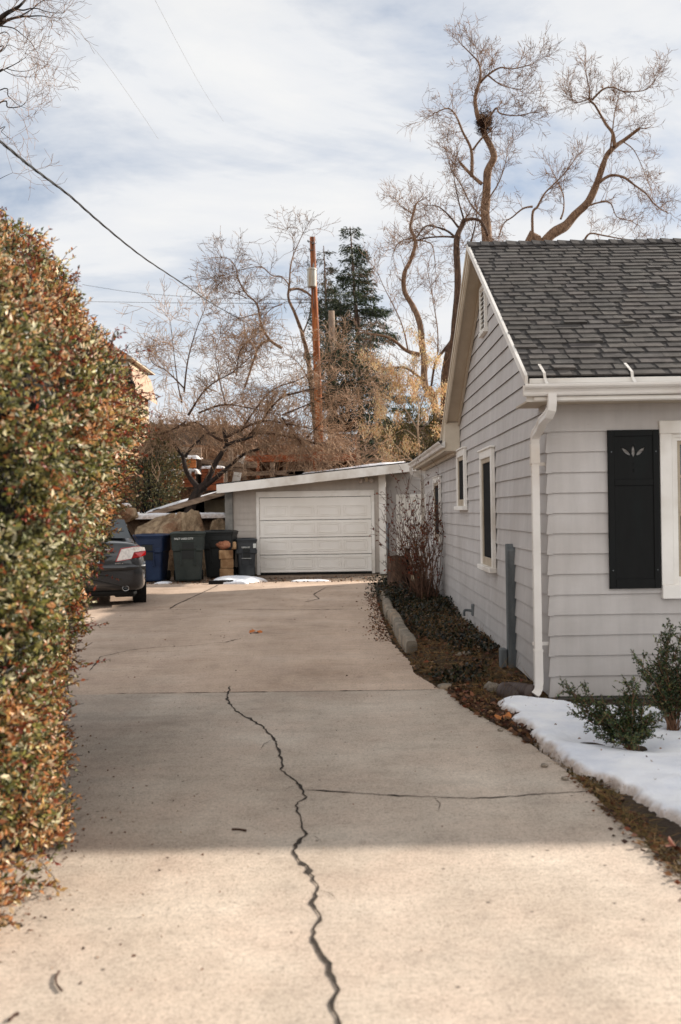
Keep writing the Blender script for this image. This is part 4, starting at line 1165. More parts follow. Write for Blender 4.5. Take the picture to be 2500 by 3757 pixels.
# boot-lid centre, darker step above the bumper
mb = MB()
for (x0, z0, x1, z1) in ((-.60, .665, .60, .672),):
    mb.box(x0, x1, -.04, .0, z0, z1)
mb.build('bumper_seam', M['dark'], body, local=True)
mb = MB()                               # bumper shelf catching the sky
prof = [(-.02, .60), (-.065, .62), (-.075, .66), (-.055, .70), (.01, .735), (.06, .74)]
secs = []
for q in [-1+2*k/16 for k in range(17)]:
    x = q*.885; dy = 1.0*max(0, abs(q)-.6)**2*1.3
    secs.append([(x, y+dy, z) for y, z in prof])
n = len(prof); mb.add([p for s in secs for p in s], [(i*n+k, i*n+k+1, (i+1)*n+k+1, (i+1)*n+k) for i in range(16) for k in range(n-1)])
mb.build('bumper', M['paint'], car, smooth=True, local=True)
for s in (-1, 1):
    mir = lambda P: [(s*x, z) for x, z in P]
    mb = MB(); skin(mb, tq(mir([(.42, .765), (.50, .955), (.70, .985), (.70, .855), (.655, .80)])), -.022, .05)
    lampo = mb.build('tail_lamp', M['lamp_clear'], car, local=True)
    mb = MB(); skin(mb, tq(mir([(.705, .985), (.80, .99), (.875, .975), (.885, .925), (.70, .905)])), -.022, .06); mb.build('reversing_lens', M['lamp_clear'], lampo, local=True)
    mb = MB(); skin(mb, tq(mir([(.66, .80), (.70, .90), (.80, .915), (.895, .92), (.89, .85), (.80, .82)])), -.024, .06); mb.build('red_lens', M['lamp_red'], lampo, local=True)
    mb = MB(); skin(mb, tq(mir([(.40, .752), (.42, .765), (.50, .955), (.80, .998), (.80, 1.008), (.49, .972)])), -.026, .03)
    skin(mb, tq(mir([(.40, .752), (.655, .79), (.66, .80), (.42, .765)])), -.026, .03); mb.build('lamp_rim', M['lamp_red'], lampo, local=True)
mb = MB(); skin(mb, tq([(-.42, .70), (.42, .70), (.52, .76), (.36, .93), (-.36, .93), (-.52, .76)]), -.004, .02); mb.build('plate_recess', M['paint'], body, local=True)
mb = MB(); mb.bbox(-.155, .155, -.038, -.028, .735, .89, .004); pl = mb.build('licence_plate', M['plate'], car, local=True)
text_mesh('plate_letter', 'K', .085, M['dark'], Matrix.Translation((.10, -.0395, .805)) @ Matrix.Rotation(R(90), 4, 'X'), pl, True, .002)
mb = MB(); mb.bbox(-.33, .33, -.03, .0, .935, .965, .008); mb.build('boot_trim', M['chrome'], body, local=True)
mb = MB()
for k in range(4): mb.bbox(.40+k*.022, .416+k*.022, -.030, -.018, .715, .733, .002)
mb.bbox(.50, .525, -.030, -.018, .712, .736, .006); mb.build('badge', M['chrome'], body, local=True)
mb = MB()                               # exhaust: an open oval tip
ring = lambda y, a, b: [(.56+a*math.cos(2*math.pi*k/18), y, .315+b*math.sin(2*math.pi*k/18)) for k in range(18)]
loft(mb, [ring(.10, .055, .045), ring(.0, .055, .045), ring(-.005, .048, .038), ring(.08, .046, .036)], cap=False)
ex = mb.build('exhaust_tip', M['chrome'], car, smooth=True, local=True)
mb = MB(); mb.add(ring(.06, .05, .04), [tuple(range(18))]); mb.build('exhaust_core', M['rubber'], ex, local=True)
mb = MB(); mb.bbox(-.62, .62, .10, .45, .19, .30, .04); mb.bbox(.35, .74, .16, .7, .16, .30, .05); mb.build('underbody', M['rubber'], car, local=True)
for x, y in ((.80, 1.10), (-.80, 1.10), (.80, 3.85), (-.80, 3.85)):
    mb = MB(); secs = []
    for (dx, rr) in ((-.11, .22), (-.112, .29), (-.10, .315), (-.07, .328), (.07, .328), (.10, .315), (.112, .29), (.11, .22)):
        secs.append([(x+dx, y+rr*math.cos(2*math.pi*k/30), .328+rr*math.sin(2*math.pi*k/30)) for k in range(30)])
    loft(mb, secs); wh = mb.build('wheel', M['rubber'], car, smooth=True, local=True)
    mb = MB(); sx = 1 if x > 0 else -1
    mb.tube([(x+sx*.10, y, .328), (x+sx*.118, y, .328)], [.205, .19], 24); mb.build('rim', M['rim'], wh, local=True)
for s in (-1, 1):                       # dark wheel openings
    for y in (1.10, 3.85):
        mb = MB(); mb.tube([(s*.70, y, .33), (s*.9135, y, .33)], .385, 28); mb.build('wheel_arch', M['rubber'], body, local=True)
# ================================================================== hedge
def lc(*a): return np.array([lin(v) for v in a])
def pick(palette, n, r, jitter=.18):
    cols = np.array([lc(*c) for c, _ in palette]); w = np.array([q for _, q in palette], float); w /= w.sum()
    c = cols[r.choice(len(cols), n, p=w)]
    return np.clip(c*(1+jitter*r.normal(size=(n, 1)))*(1+.06*r.normal(size=(n, 3))), .003, .9)

hedge = thing('hedge', 'tall dense evergreen hedge with green and rust red leaves along the left of the driveway', 'hedge', (-2.4, 6, 0))
def hb(y):      # foot of the driveway face
    return float(np.interp(y, [3.0, 4.0, 4.5, 5.5, 6.9, 7.8, 8.4], [-1.50, -1.40, -1.34, -1.58, -1.98, -2.15, -2.4]))
def hbul(y): return float(np.interp(y, [3.8, 4.5, 6, 8], [.06, .20, .60, .86]))
def htop(y): return float(np.interp(y, [3.6, 4.3, 5.5, 7, 8, 8.4], [2.75, 3.02, 3.25, 3.46, 3.42, 3.2]))
def hx(y, z):
    t = z/htop(y)
    x = hb(y)-.10+(hbul(y)-.03)*sstep(0.02, .80, t)-.10*sstep(6.0, 7.5, y)+.10*sstep(.3, 0, t)
    if t > .72: x -= .62*((t-.72)/.28)**1.25
    return x
HY0, HY1, HW = 3.78, 8.25, 1.7
hrg = np.random.default_rng(21); hr_ = random.Random(21)
def lump(x, y, z): return .13*nz(x, y, z, 1.3)+.09*nz(x+9, y, z, 3.1)
GREEN = np.array([lc(*c) for c in ((98, 100, 52), (64, 72, 40), (130, 128, 70), (172, 162, 102), (128, 132, 96), (220, 212, 176))]); GW = np.array([4.5, 3, 4, 4, 3.4, 3.6]); GW = GW/GW.sum()  # palest tones paint sun highlights onto the green leaves
RUST = np.array([lc(*c) for c in ((168, 106, 64), (204, 146, 98), (134, 76, 48), (236, 202, 166), (190, 154, 98))]); RW = np.array([3, 3.4, 1.6, 3.4, 3.2]); RW = RW/RW.sum()  # the pale creams here also stand for sunlit leaf highlights
P, Dv, cols, segs, sizes = [], [], [], [], []
nsh = 0
while nsh < 15500:
    f = hr_.random()
    if f < .62:       # driveway face
        y = HY0+(HY1-HY0)*hr_.random(); z = hr_.random()**1.05*htop(y)
        nrm_ = Vector((1, 0, .15 if z < 2.3 else .8)).normalized()
        p = Vector((hx(y, z), y, z))
    elif f < .80:     # near end, facing the street
        q = hr_.random(); z = hr_.random()*htop(HY0)
        p = Vector((hx(HY0+.1, z)-q*HW, HY0-.10*math.sin(math.pi*min(1, q*1.5))+.18*max(0, 1-q*6)**2, z)); nrm_ = Vector((.1, -1, .1)).normalized()
    elif f < .86:     # far end
        q = hr_.random(); z = hr_.random()*htop(HY1)
        p = Vector((hx(HY1, z)-q*HW, HY1, z)); nrm_ = Vector((.3, 1, .1)).normalized()
    else:             # top
        y = HY0+(HY1-HY0)*hr_.random(); q = hr_.random()
        p = Vector((hx(y, htop(y)*.995)-q*(HW-.6), y, htop(y)+.05*math.sin(q*3))); nrm_ = Vector((.1, -.05, 1))
    clump = nz(p.x*1.0, p.y, p.z, 2.4)+.6*nz(p.x, p.y+4, p.z, 5.5)
    if clump < -.10 and hr_.random() < (.5 if .62 <= f < .80 else .86): continue          # dark gaps
    nsh += 1
    start = p+nrm_*(lump(*p)-abs(hr_.gauss(.02, .09))-.05)
    d = (nrm_*hr_.uniform(.25, 1.0)+Vector((hr_.gauss(0, .55), hr_.gauss(0, .55), hr_.gauss(.25, .55)))).normalized()
    L = hr_.uniform(.07, .17); m = hr_.randint(7, 10)
    tone = .5*nz(p.x, p.y, p.z, 1.0)+.55*nz(p.x+7, p.y, p.z, 2.9)
    pr = min(.9, max(.05, .30+1.35*tone+.32*(p.z < .9)+.10*(p.z > 2.6)+.15*(lump(*p) > .05)))
    rust = hr_.random() < pr
    pal, wts = (RUST, RW) if rust else (GREEN, GW)
    base_c = pal[hrg.choice(len(pal), p=wts)]
    q = start
    for i in range(m):
        if q.z < .02: break
        d = (d+Vector((hr_.gauss(0, .12), hr_.gauss(0, .12), hr_.gauss(.02, .12)))).normalized()
        q2 = q+d*L/m
        if i % 3 == 0: segs.append((*q, *(q+d*L*3/m), .0022, .0017))
        side = d.cross(Vector((hr_.gauss(0, 1), hr_.gauss(0, 1), hr_.gauss(0, 1)))).normalized()
        for s_ in ((1,) if i % 2 else (-1,)):
            P.append(q2); Dv.append(d*.65+side*s_*hr_.uniform(.5, 1.1)+Vector((0, 0, hr_.gauss(0, .2))))
            c = base_c if hr_.random() < .6 else pal[hrg.choice(len(pal), p=wts)]
            if i > m-3 and hr_.random() < .25: c = RUST[hrg.choice(len(RUST), p=RW)]
            cols.append(c*hr_.uniform(.65, 1.35)); sizes.append(hr_.uniform(.027, .055)*(1-.25*i/m))
        q = q2
n = len(P)
leaves('leaves', np.array(P), np.array(Dv), np.array(sizes), .46, np.clip(np.array(cols), .003, .9), M['leaf'], hrg, hedge, fold=.35)
# long shoots breaking the outline
SP, SD = [], []
for k in range(520):
    y = hr_.uniform(HY0, HY1); z = hr_.choice([hr_.uniform(.1, 3.3), hr_.uniform(2.2, 3.4)])
    z = min(z, htop(y)*.99)
    top = z > htop(y)*.80
    p = Vector((hx(y, z)+lump(hx(y, z), y, z)-.1-(hr_.random()*.9 if top else 0), y, z+(.1 if top else 0)))
    d = Vector((hr_.uniform(.2, 1) if not top else hr_.gauss(.15, .4), hr_.gauss(0, .5), hr_.uniform(-.3, .6) if not top else hr_.uniform(.6, 1.3))).normalized()
    L = hr_.uniform(.15, .34) if hr_.random() < .85 else hr_.uniform(.3, .5)
    if not top: L *= .8
    q = p.copy(); m = 7
    for i in range(m):
        d = (d+Vector((hr_.gauss(0, .12), hr_.gauss(0, .12), hr_.gauss(.02, .12)))).normalized()
        q2 = q+d*L/m; segs.append((*q, *q2, .0032*(1-i/m)+.0012, .0032*(1-(i+1)/m)+.001)); 
        for _ in range(4):
            SP.append(q.lerp(q2, hr_.random())); SD.append(d*.6+Vector((hr_.gauss(0, .7), hr_.gauss(0, .7), hr_.gauss(0, .7))))
        q = q2
m = len(SP)
leaves('shoot_leaves', np.array(SP), np.array(SD), hrg.uniform(.018, .036, m), .42, pick([((140, 62, 40), 4), ((110, 48, 34), 3), ((158, 92, 56), 2), ((78, 76, 44), 3)], m, hrg), M['leaf'], hrg, hedge, fold=.3)
# inner branches and the shaded heart
for k in range(900):
    y = hr_.uniform(HY0+.1, HY1-.1); z = hr_.uniform(.05, 3.0); z = min(z, htop(y)-.2)
    p = Vector((hx(y, z)-hr_.uniform(.08, .4), y, z)); d = Vector((hr_.uniform(-.3, .3), hr_.gauss(0, .6), hr_.uniform(-.1, .9))).normalized()
    if p.z < htop(y)-.7 and HY0+.4 < y < HY1-.5: segs.append((*p, *(p+d*hr_.uniform(.15, .35)), .006, .003))
twig_mesh('branches', segs, M['shrub_stem'], hedge)
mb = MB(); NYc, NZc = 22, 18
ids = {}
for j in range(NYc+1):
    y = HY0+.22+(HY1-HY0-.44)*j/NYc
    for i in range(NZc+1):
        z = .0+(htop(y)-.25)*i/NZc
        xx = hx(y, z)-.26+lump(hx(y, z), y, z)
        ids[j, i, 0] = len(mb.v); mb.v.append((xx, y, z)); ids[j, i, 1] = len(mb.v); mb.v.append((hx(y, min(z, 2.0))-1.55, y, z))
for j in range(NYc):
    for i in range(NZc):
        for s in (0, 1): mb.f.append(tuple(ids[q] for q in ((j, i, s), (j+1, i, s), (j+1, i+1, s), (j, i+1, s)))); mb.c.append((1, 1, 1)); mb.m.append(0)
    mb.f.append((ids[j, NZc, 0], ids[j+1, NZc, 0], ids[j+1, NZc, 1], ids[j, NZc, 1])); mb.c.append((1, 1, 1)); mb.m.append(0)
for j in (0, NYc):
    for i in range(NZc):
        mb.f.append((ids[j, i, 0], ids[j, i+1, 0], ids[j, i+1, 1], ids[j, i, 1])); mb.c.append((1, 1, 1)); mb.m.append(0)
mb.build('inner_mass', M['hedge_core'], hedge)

# ================================================================== bare trees
def smooth_path(pts, rad, n=5, wob=.0, seed=0):
    """Catmull-Rom through the points"""
    pts = [Vector(p) for p in pts]; out, rr = [], []
    for i in range(len(pts)-1):
        p0, p1, p2, p3 = pts[max(0, i-1)], pts[i], pts[i+1], pts[min(len(pts)-1, i+2)]
        for k in range(n):
            t = k/n
            q = .5*((2*p1)+(p2-p0)*t+(2*p0-5*p1+4*p2-p3)*t*t+(3*p1-p0-3*p2+p3)*t**3)
            r = rad[i]+(rad[i+1]-rad[i])*t
            q += Vector((nz(q.x+seed, q.z, 1, 1.1), nz(q.z, q.x+seed, 2, 1.1), nz(q.y+seed, q.z, 3, 1.1)))*wob*r
            out.append(q); rr.append(r)
    out.append(pts[-1]); rr.append(rad[-1])
    return out, rr

def grow(segs, p, d, L, r, lvl, rnd, wig=.22, up=.06, kids=(2, 4), kl=(.45, .75), ang=(.5, 1.1), nseg=5, rmin=.004):
    """a twig that wanders, tapers and forks"""
    d = Vector(d).normalized(); p = Vector(p); pts = []
    for i in range(nseg):
        d = (d+Vector((rnd.gauss(0, wig), rnd.gauss(0, wig), rnd.gauss(0, wig)+up))).normalized()
        q = p+d*(L/nseg)
        r0 = max(rmin, r*(1-.7*i/nseg)); r1 = max(rmin*.8, r*(1-.7*(i+1)/nseg))
        segs.append((*p, *q, r0, r1)); pts.append((q.copy(), d.copy(), r1)); p = q
    if lvl > 0:
        for _ in range(rnd.randint(*kids)):
            q, dd, rr = pts[rnd.randint(0, nseg-1)]
            a = rnd.uniform(*ang); ax = Vector((rnd.gauss(0, 1), rnd.gauss(0, 1), rnd.gauss(0, 1))).normalized()
            nd = (dd*math.cos(a)+dd.cross(ax).normalized()*math.sin(a)) if dd.cross(ax).length > .05 else dd
            grow(segs, q, nd, L*rnd.uniform(*kl), rr*.75, lvl-1, rnd, wig, up, kids, kl, ang, max(3, nseg-1), rmin)

def bare_tree(name, label, limbs, twig_spec, bark, twigm, seed, base_loc, group=None, wob=.45, finem=None, sides=9, thick=.64, dk=1.0, litbark=None, nfine=99):
    """limbs: (points3d, r0, r1, twig density per metre, skip fraction)"""
    rnd = random.Random(seed)
    t = thing(name, label, 'tree', base_loc, 0, group)
    segs = []
    for li, (pts, r0, r1, dens, skip) in enumerate(limbs):
        n = len(pts); rad = [(r0+(r1-r0)*(i/(n-1))**.7)*thick for i in range(n)]
        P, Rr = smooth_path(pts, rad, 5, wob, seed+li)
        Rr = [q*(1+.14*nz(p.x*3, p.z*3, seed)) for p, q in zip(P, Rr)]
        tb = MB(); tb.tube(P, Rr, sides); tb.build('trunk' if li == 0 else 'branch', litbark if (litbark and li >= nfine) else bark, t, smooth=True)
        length = sum((b-a).length for a, b in zip(P, P[1:]))
        acc = 0
        for i in range(1, len(P)):
            f = i/len(P)
            if f < skip: continue
            acc += (P[i]-P[i-1]).length*dens*dk*(.5+.9*f)
            while acc > rnd.random():
                acc -= 1
                dirn = (P[i]-P[i-1]).normalized()
                ax = Vector((rnd.gauss(0, 1), rnd.gauss(0, 1), rnd.gauss(0, 1)))
                side = dirn.cross(ax)
                if side.length < .1: continue
                side.normalize()
                a = rnd.uniform(.5, 1.25)
                d = dirn*math.cos(a)+side*math.sin(a)+Vector((0, 0, twig_spec.get('lift', .15)))
                grow(segs, P[i], d, rnd.uniform(*twig_spec['L']), min(Rr[i]*.5, twig_spec['r']), twig_spec['lvl'], rnd,
                     twig_spec.get('wig', .22), twig_spec.get('up', .05), twig_spec.get('kids', (2, 4)), twig_spec.get('kl', (.45, .75)), rmin=twig_spec.get('rmin', .004))
        d = (P[-1]-P[-2]).normalized()
        for _ in range(3): grow(segs, P[-1], d*.6+Vector((rnd.gauss(0, .3), rnd.gauss(0, .3), rnd.gauss(.1, .3))), twig_spec['L'][1]*.8, min(max(r1*.55, twig_spec['rmin']), .016), twig_spec['lvl'], rnd, rmin=twig_spec['rmin'])
    sa = np.array(segs)
    g = np.repeat((.55+.65*np.random.default_rng(seed).random((len(sa), 1))), 3, axis=1)
    twig_mesh('crown', sa, twigm, t, g)
    return t, segs

def path(conv, pts, d, seed=0, sp=.35):
    r = random.Random(seed); out = []; dd = d
    for i, p in enumerate(pts):
        out.append(at(*conv(*p), dd)); dd = dd+r.uniform(-sp, sp)
    return out
c4 = lambda x, y: (815.4+x*.48, y*.48)
c5 = lambda x, y: (313.6+.48*x, 470.4+.48*y)
c9 = lambda x, y: (276+.184*x, 940.8+.184*y)
cT = lambda x, y: (x*.2, y*.2)

# the tall pair behind the house (pollarded, with a nest) ----------------------------------
D1 = 33.0
def down(p, z=0.0): return Vector((p.x, p.y, z))
la = path(c4, [(655, 1330), (640, 1200), (625, 1060), (628, 960), (632, 880), (640, 810), (668, 750), (655, 690), (625, 640), (612, 590), (590, 560), (578, 480), (600, 400)], D1, 1, .3)
limbsA = [([down(la[0]+Vector((.3, 0, 0)))]+la, .30, .07, 1.6, .45),
          (path(c4, [(600, 400), (605, 350), (595, 300), (560, 260), (520, 220)], D1, 2), .07, .02, 3.2, 0),
          (path(c4, [(600, 400), (640, 360), (700, 325), (760, 330), (850, 310)], D1, 3), .06, .02, 3.4, 0),
          (path(c4, [(645, 570), (680, 520), (700, 545), (780, 555), (850, 540)], D1, 4), .055, .018, 3.0, .1),
          (path(c4, [(612, 885), (570, 850), (530, 805), (505, 775)], D1, 5, .2), .085, .06, 1.5, .3),
          (path(c4, [(565, 845), (562, 720), (520, 630), (490, 560), (450, 520), (380, 545)], D1, 6), .085, .02, 2.6, .3),
          (path(c4, [(568, 720), (605, 670), (640, 640)], D1, 7), .05, .035, 1.5, .2),
          (path(c4, [(640, 360), (690, 400), (740, 420), (800, 430)], D1, 8), .04, .015, 3.2, 0),
          (path(c4, [(628, 980), (660, 930), (690, 880), (720, 800), (740, 700)], D1, 9), .05, .015, 2.6, .2),
          (path(c4, [(620, 1050), (560, 980), (520, 900), (470, 820), (440, 720)], D1, 10), .045, .012, 2.6, .2)]
tw = dict(L=(.38, .86), r=.014, lvl=2, rmin=.0058, kids=(3, 6), up=.05, lift=.25, wig=.11)
bare_tree('bare_tree', 'tallest bare tree behind the house roof, with a twig nest in its crown', limbsA, tw, M['bark_tan'], M['twig_fine'], 101, tuple(limbsA[0][0][0]), 'bare trees behind the house', dk=2.0, thick=.76)
npos = at(*c4(622, 588), D1-.1)
segs = []; r_ = random.Random(4)
for k in range(600):
    a = r_.uniform(0, 6.28); e = r_.gauss(0, .35); rr = r_.uniform(.10, .27)
    p = npos+Vector((math.cos(a)*rr, math.sin(a)*rr, e*.5+(.10*rr)))
    d = Vector((-math.sin(a)+r_.gauss(0, .5), math.cos(a)+r_.gauss(0, .5), r_.gauss(0, .35))).normalized()*r_.uniform(.12, .30)
    segs.append((*(p-d*.5), *(p+d*.5), .008, .006))
tag(twig_mesh('bird_nest', segs, M['nest']), 'dark twig nest in the fork of the tallest bare tree', 'nest')

D2 = 34.5
lc_ = path(c4, [(840, 1260), (900, 1180), (950, 1120), (1010, 1080), (1060, 1030), (1120, 970), (1160, 890), (1190, 800), (1215, 740), (1255, 700), (1300, 670), (1370, 615)], D2, 11, .25)
limbsC = [([down(lc_[0]+Vector((-.5, 0, 0)))]+lc_, .34, .07, .8, .4),
          (path(c4, [(1250, 702), (1240, 640), (1210, 600), (1180, 550), (1150, 500), (1130, 480), (1125, 420), (1110, 350)], D2, 12), .095, .02, 2.6, .3),
          (path(c4, [(1140, 480), (1190, 430), (1240, 420), (1300, 440), (1400, 430), (1450, 370)], D2, 13), .055, .016, 3.4, 0),
          (path(c4, [(1130, 470), (1100, 485), (1050, 490), (1040, 440)], D2, 14), .04, .014, 3.2, 0),
          (path(c4, [(1180, 870), (1230, 840), (1290, 850), (1340, 885), (1400, 930), (1440, 980), (1500, 1020)], D2, 15), .085, .02, 2.6, .15),
          (path(c4, [(860, 1200), (855, 1030), (880, 990), (910, 930), (960, 880), (1010, 830), (1060, 760)], D2, 16), .075, .018, 2.6, .2),
          (path(c4, [(855, 990), (810, 1000), (760, 1040), (720, 1070), (690, 1140)], D2, 17), .05, .02, 2.4, .1),
          (path(c4, [(1100, 1160), (1130, 1120), (1200, 1130), (1280, 1145), (1400, 1160)], D2, 18), .055, .02, 2.6, .1),
          (path(c4, [(990, 1050), (1005, 1000), (1000, 930), (960, 840)], D2, 19), .05, .016, 2.4, .2),
          (path(c4, [(1110, 990), (1180, 970), (1230, 975), (1260, 1040), (1330, 1060)], D2, 20), .05, .014, 2.6, .1),
          (path(c4, [(1225, 740), (1235, 660), (1250, 540), (1270, 450)], D2, 21), .05, .014, 3.0, .2),
          (path(c4, [(1290, 680), (1340, 720), (1380, 800), (1400, 860)], D2, 22), .03, .01, 2.4, .2)]
bare_tree('bare_tree', 'bare tree leaning right over the house ridge with a long forked limb', limbsC, tw, M['bark_tan'], M['twig_fine'], 102, tuple(limbsC[0][0][0]), 'bare trees behind the house', dk=2.0, thick=.76)

D3 = 31.5
l2 = path(c4, [(440, 1800), (480, 1600), (497, 1320), (495, 1150), (520, 1080), (530, 1050)], D3, 31, .2)
limbsB = [([down(l2[0]+Vector((-.2, 0, 0)))]+l2, .26, .11, .9, .5),
          (path(c4, [(525, 1060), (570, 1050), (610, 1065), (640, 1130)], D3, 32), .10, .06, 1.6, .2),
          (path(c4, [(490, 1145), (450, 1110), (400, 1090), (340, 1085), (300, 1140)], D3, 33), .07, .03, 2.6, .1),
          (path(c4, [(495, 1140), (430, 1135), (350, 1140), (310, 1150)], D3, 34), .06, .03, 2.2, .2),
          (path(c4, [(500, 1090), (450, 1030), (400, 990), (355, 985)], D3, 35), .06, .018, 2.8, .1),
          (path(c4, [(525, 1050), (500, 960), (480, 860), (470, 780)], D3, 36), .05, .014, 2.6, .1),
          (path(c4, [(480, 1620), (430, 1680), (390, 1740), (370, 1850)], D3, 37), .10, .05, 1.2, .2),
          (path(c4, [(560, 1160), (580, 1080), (590, 1000)], D3, 38), .05, .02, 2.4, .1)]
bare_tree('bare_tree', 'bare tree just left of the gable with a smooth rosy brown trunk', limbsB, tw, M['bark'], M['twig_fine'], 103, tuple(limbsB[0][0][0]), 'bare trees behind the house', dk=2.0)

D4 = 35.0
l4 = path(c4, [(390, 1960), (345, 1850), (330, 1700), (315, 1560), (280, 1470), (245, 1400), (240, 1310), (270, 1250), (295, 1180), (290, 1140), (270, 1090), (285, 1020), (298, 975)], D4, 41, .25)
limbsD = [([down(l4[0]+Vector((.3, 0, 0)))]+l4, .24, .06, 1.7, .35),
          (path(c4, [(315, 1700), (250, 1680), (170, 1620), (60, 1600)], D4, 42), .14, .05, 1.0, .2),
          (path(c4, [(350, 1850), (290, 1790), (230, 1760), (150, 1770)], D4, 43), .10, .04, 1.2, .2),
          (path(c4, [(260, 1690), (230, 1560), (180, 1450), (140, 1370), (110, 1300)], D4, 44), .05, .014, 2.2, .2),
          (path(c4, [(290, 1140), (240, 1150), (200, 1180), (180, 1240)], D4, 45), .05, .014, 3.0, 0),
          (path(c4, [(285, 1030), (240, 1000), (200, 970)], D4, 46), .04, .012, 3.2, 0),
          (path(c4, [(400, 1700), (400, 1580), (380, 1450), (360, 1340)], D4, 47), .05, .014, 2.2, .1),
          (path(c4, [(300, 1150), (370, 1170), (385, 1240), (390, 1300)], D4, 48), .04, .012, 2.8, .1)]
bare_tree('bare_tree', 'crooked bare tree between the spruce and the gable, trunk bent like an S', limbsD, tw, M['bark_tan'], M['twig_fine'], 104, tuple(limbsD[0][0][0]), 'bare trees behind the house', dk=2.0)

D5 = 44.0
l5 = path(c5, [(830, 780), (800, 640), (790, 600), (760, 520), (730, 450), (735, 380), (740, 300), (760, 230), (800, 140)], D5, 51, .3)
limbsE = [([Vector((l5[0].x+.4, D5, hill_z(l5[0].x, D5)))]+l5, .26, .03, 1.0, .4),
          (path(c5, [(733, 410), (780, 405), (830, 430), (850, 460)], D5, 52), .14, .08, .8, .2),
          (path(c5, [(700, 690), (640, 650), (600, 580), (580, 480), (530, 430), (490, 360), (480, 310), (450, 265), (410, 255)], D5, 53), .15, .03, 1.8, .2),
          (path(c5, [(735, 390), (700, 350), (650, 340), (600, 300), (520, 310), (450, 330), (380, 350)], D5, 54), .07, .02, 2.6, .1),
          (path(c5, [(530, 450), (490, 430), (440, 420), (390, 380)], D5, 55), .06, .02, 2.8, .1),
          (path(c5, [(700, 480), (650, 500), (600, 560), (610, 640)], D5, 56), .06, .02, 2.4, .1),
          (path(c5, [(755, 240), (752, 150)], D5, 57), .03, .012, .5, .5),
          (path(c5, [(600, 520), (520, 540), (470, 560), (440, 620)], D5, 58), .06, .02, 2.6, .1),
          (path(c5, [(800, 620), (830, 540), (840, 470)], D5, 59), .09, .04, 1.4, .1),
          (path(c5, [(640, 650), (590, 680), (560, 760), (520, 880)], D5, 60), .13, .09, 1.2, .1)]
twE = dict(L=(.55, 1.2), r=.016, lvl=2, rmin=.0085, kids=(3, 5), up=-.04, lift=.1, wig=.12)
bare_tree('bare_tree', 'broad bare tree left of the rusty utility pole, drooping twigs', limbsE, twE, M['bark_tan'], M['twig'], 105, tuple(limbsE[0][0][0]), 'bare trees on the hillside', dk=2.4, thick=.5)

# the twisted fruit tree above the boulders, in front of everything -------------------------
D6 = 28.9
lf = path(c9, [(850, 1345), (900, 1180), (980, 1030), (1060, 960)], D6, 61, .05)
A9 = lambda pts, s, sp=.5: path(c9, pts, D6, s, sp)
A5 = lambda pts, s, sp=.6: path(c5, pts, D6, s, sp)
limbsF = [([Vector((lf[0].x-.05, D6, 1.45))]+lf, .215, .16, 0, 1),
          (A9([(990, 1010), (880, 860), (820, 720), (800, 610), (720, 500), (660, 390), (630, 320)], 62, .2), .105, .05, 1.6, .5),
          (A9([(815, 600), (900, 480), (1000, 390), (1080, 320), (1200, 300)], 63, .3), .06, .03, 2.2, .3),
          (A9([(1050, 970), (1130, 820), (1200, 680), (1290, 530), (1340, 450), (1310, 340), (1300, 250)], 64, .25), .12, .06, 1.6, .5),
          (A9([(1060, 980), (1130, 930), (1240, 830), (1320, 760), (1440, 660), (1568, 560), (1750, 500)], 65, .3), .10, .04, 1.6, .4),
          (A9([(1340, 450), (1450, 410), (1568, 380), (1700, 330)], 66, .4), .07, .035, 2, .2),
          (A9([(1280, 400), (1150, 330), (1050, 220), (920, 170), (700, 240), (500, 340), (300, 385)], 67, .5), .05, .016, 3.0, .2),
          (A9([(700, 240), (860, 200), (1000, 160), (1200, 150)], 68, .5), .03, .014, 2.6, .1),
          (A5([(450, 1150), (560, 1090), (680, 940), (780, 900), (860, 880)], 69), .06, .022, 2.0, .2),
          (A5([(560, 1100), (650, 1100), (800, 1130), (1000, 1190), (1100, 1240)], 70), .055, .014, 2.6, .2),
          (A5([(430, 1120), (600, 1040), (760, 1060), (950, 1100)], 71), .05, .014, 2.6, .2),
          (A5([(250, 1010), (340, 880), (470, 800), (560, 720)], 72), .04, .012, 4.0, .1),
          (A5([(230, 900), (250, 740), (290, 600), (330, 500)], 73), .035, .010, 1.1, .2),
          (A5([(850, 890), (800, 790), (760, 740)], 74), .03, .010, 3.0, .1),
          (A5([(240, 1040), (150, 1090), (60, 1110)], 75), .035, .012, 4.0, .1),
          (A5([(220, 950), (200, 860), (180, 700), (165, 560)], 76), .03, .008, .7, .2),
          (A5([(300, 1000), (420, 960), (560, 980), (700, 1010)], 77), .04, .012, 3.4, .1),
          (A5([(500, 1090), (640, 900), (800, 830), (960, 700), (980, 680)], 78), .035, .010, 1.2, .1),
          (A5([(700, 1010), (820, 960), (950, 900), (1080, 800)], 79), .03, .008, 1.3, .1),
          (A5([(820, 1120), (900, 1040), (1000, 1000), (1060, 930)], 80), .03, .009, 1.5, .1),
          (A5([(230, 880), (150, 800), (80, 760), (60, 700)], 81), .03, .008, 3.2, .1),
          (A5([(480, 820), (500, 700), (560, 640)], 82), .025, .007, 2.2, .1),
          (A5([(700, 1020), (760, 1110), (830, 1190), (900, 1270)], 83), .03, .008, 3.0, .1),
          (A5([(430, 960), (400, 840), (380, 720), (400, 640)], 84), .025, .007, 1.2, .1)]
twF = dict(L=(.35, .95), r=.012, lvl=2, rmin=.0058, kids=(3, 5), up=-.035, lift=.12, wig=.13)
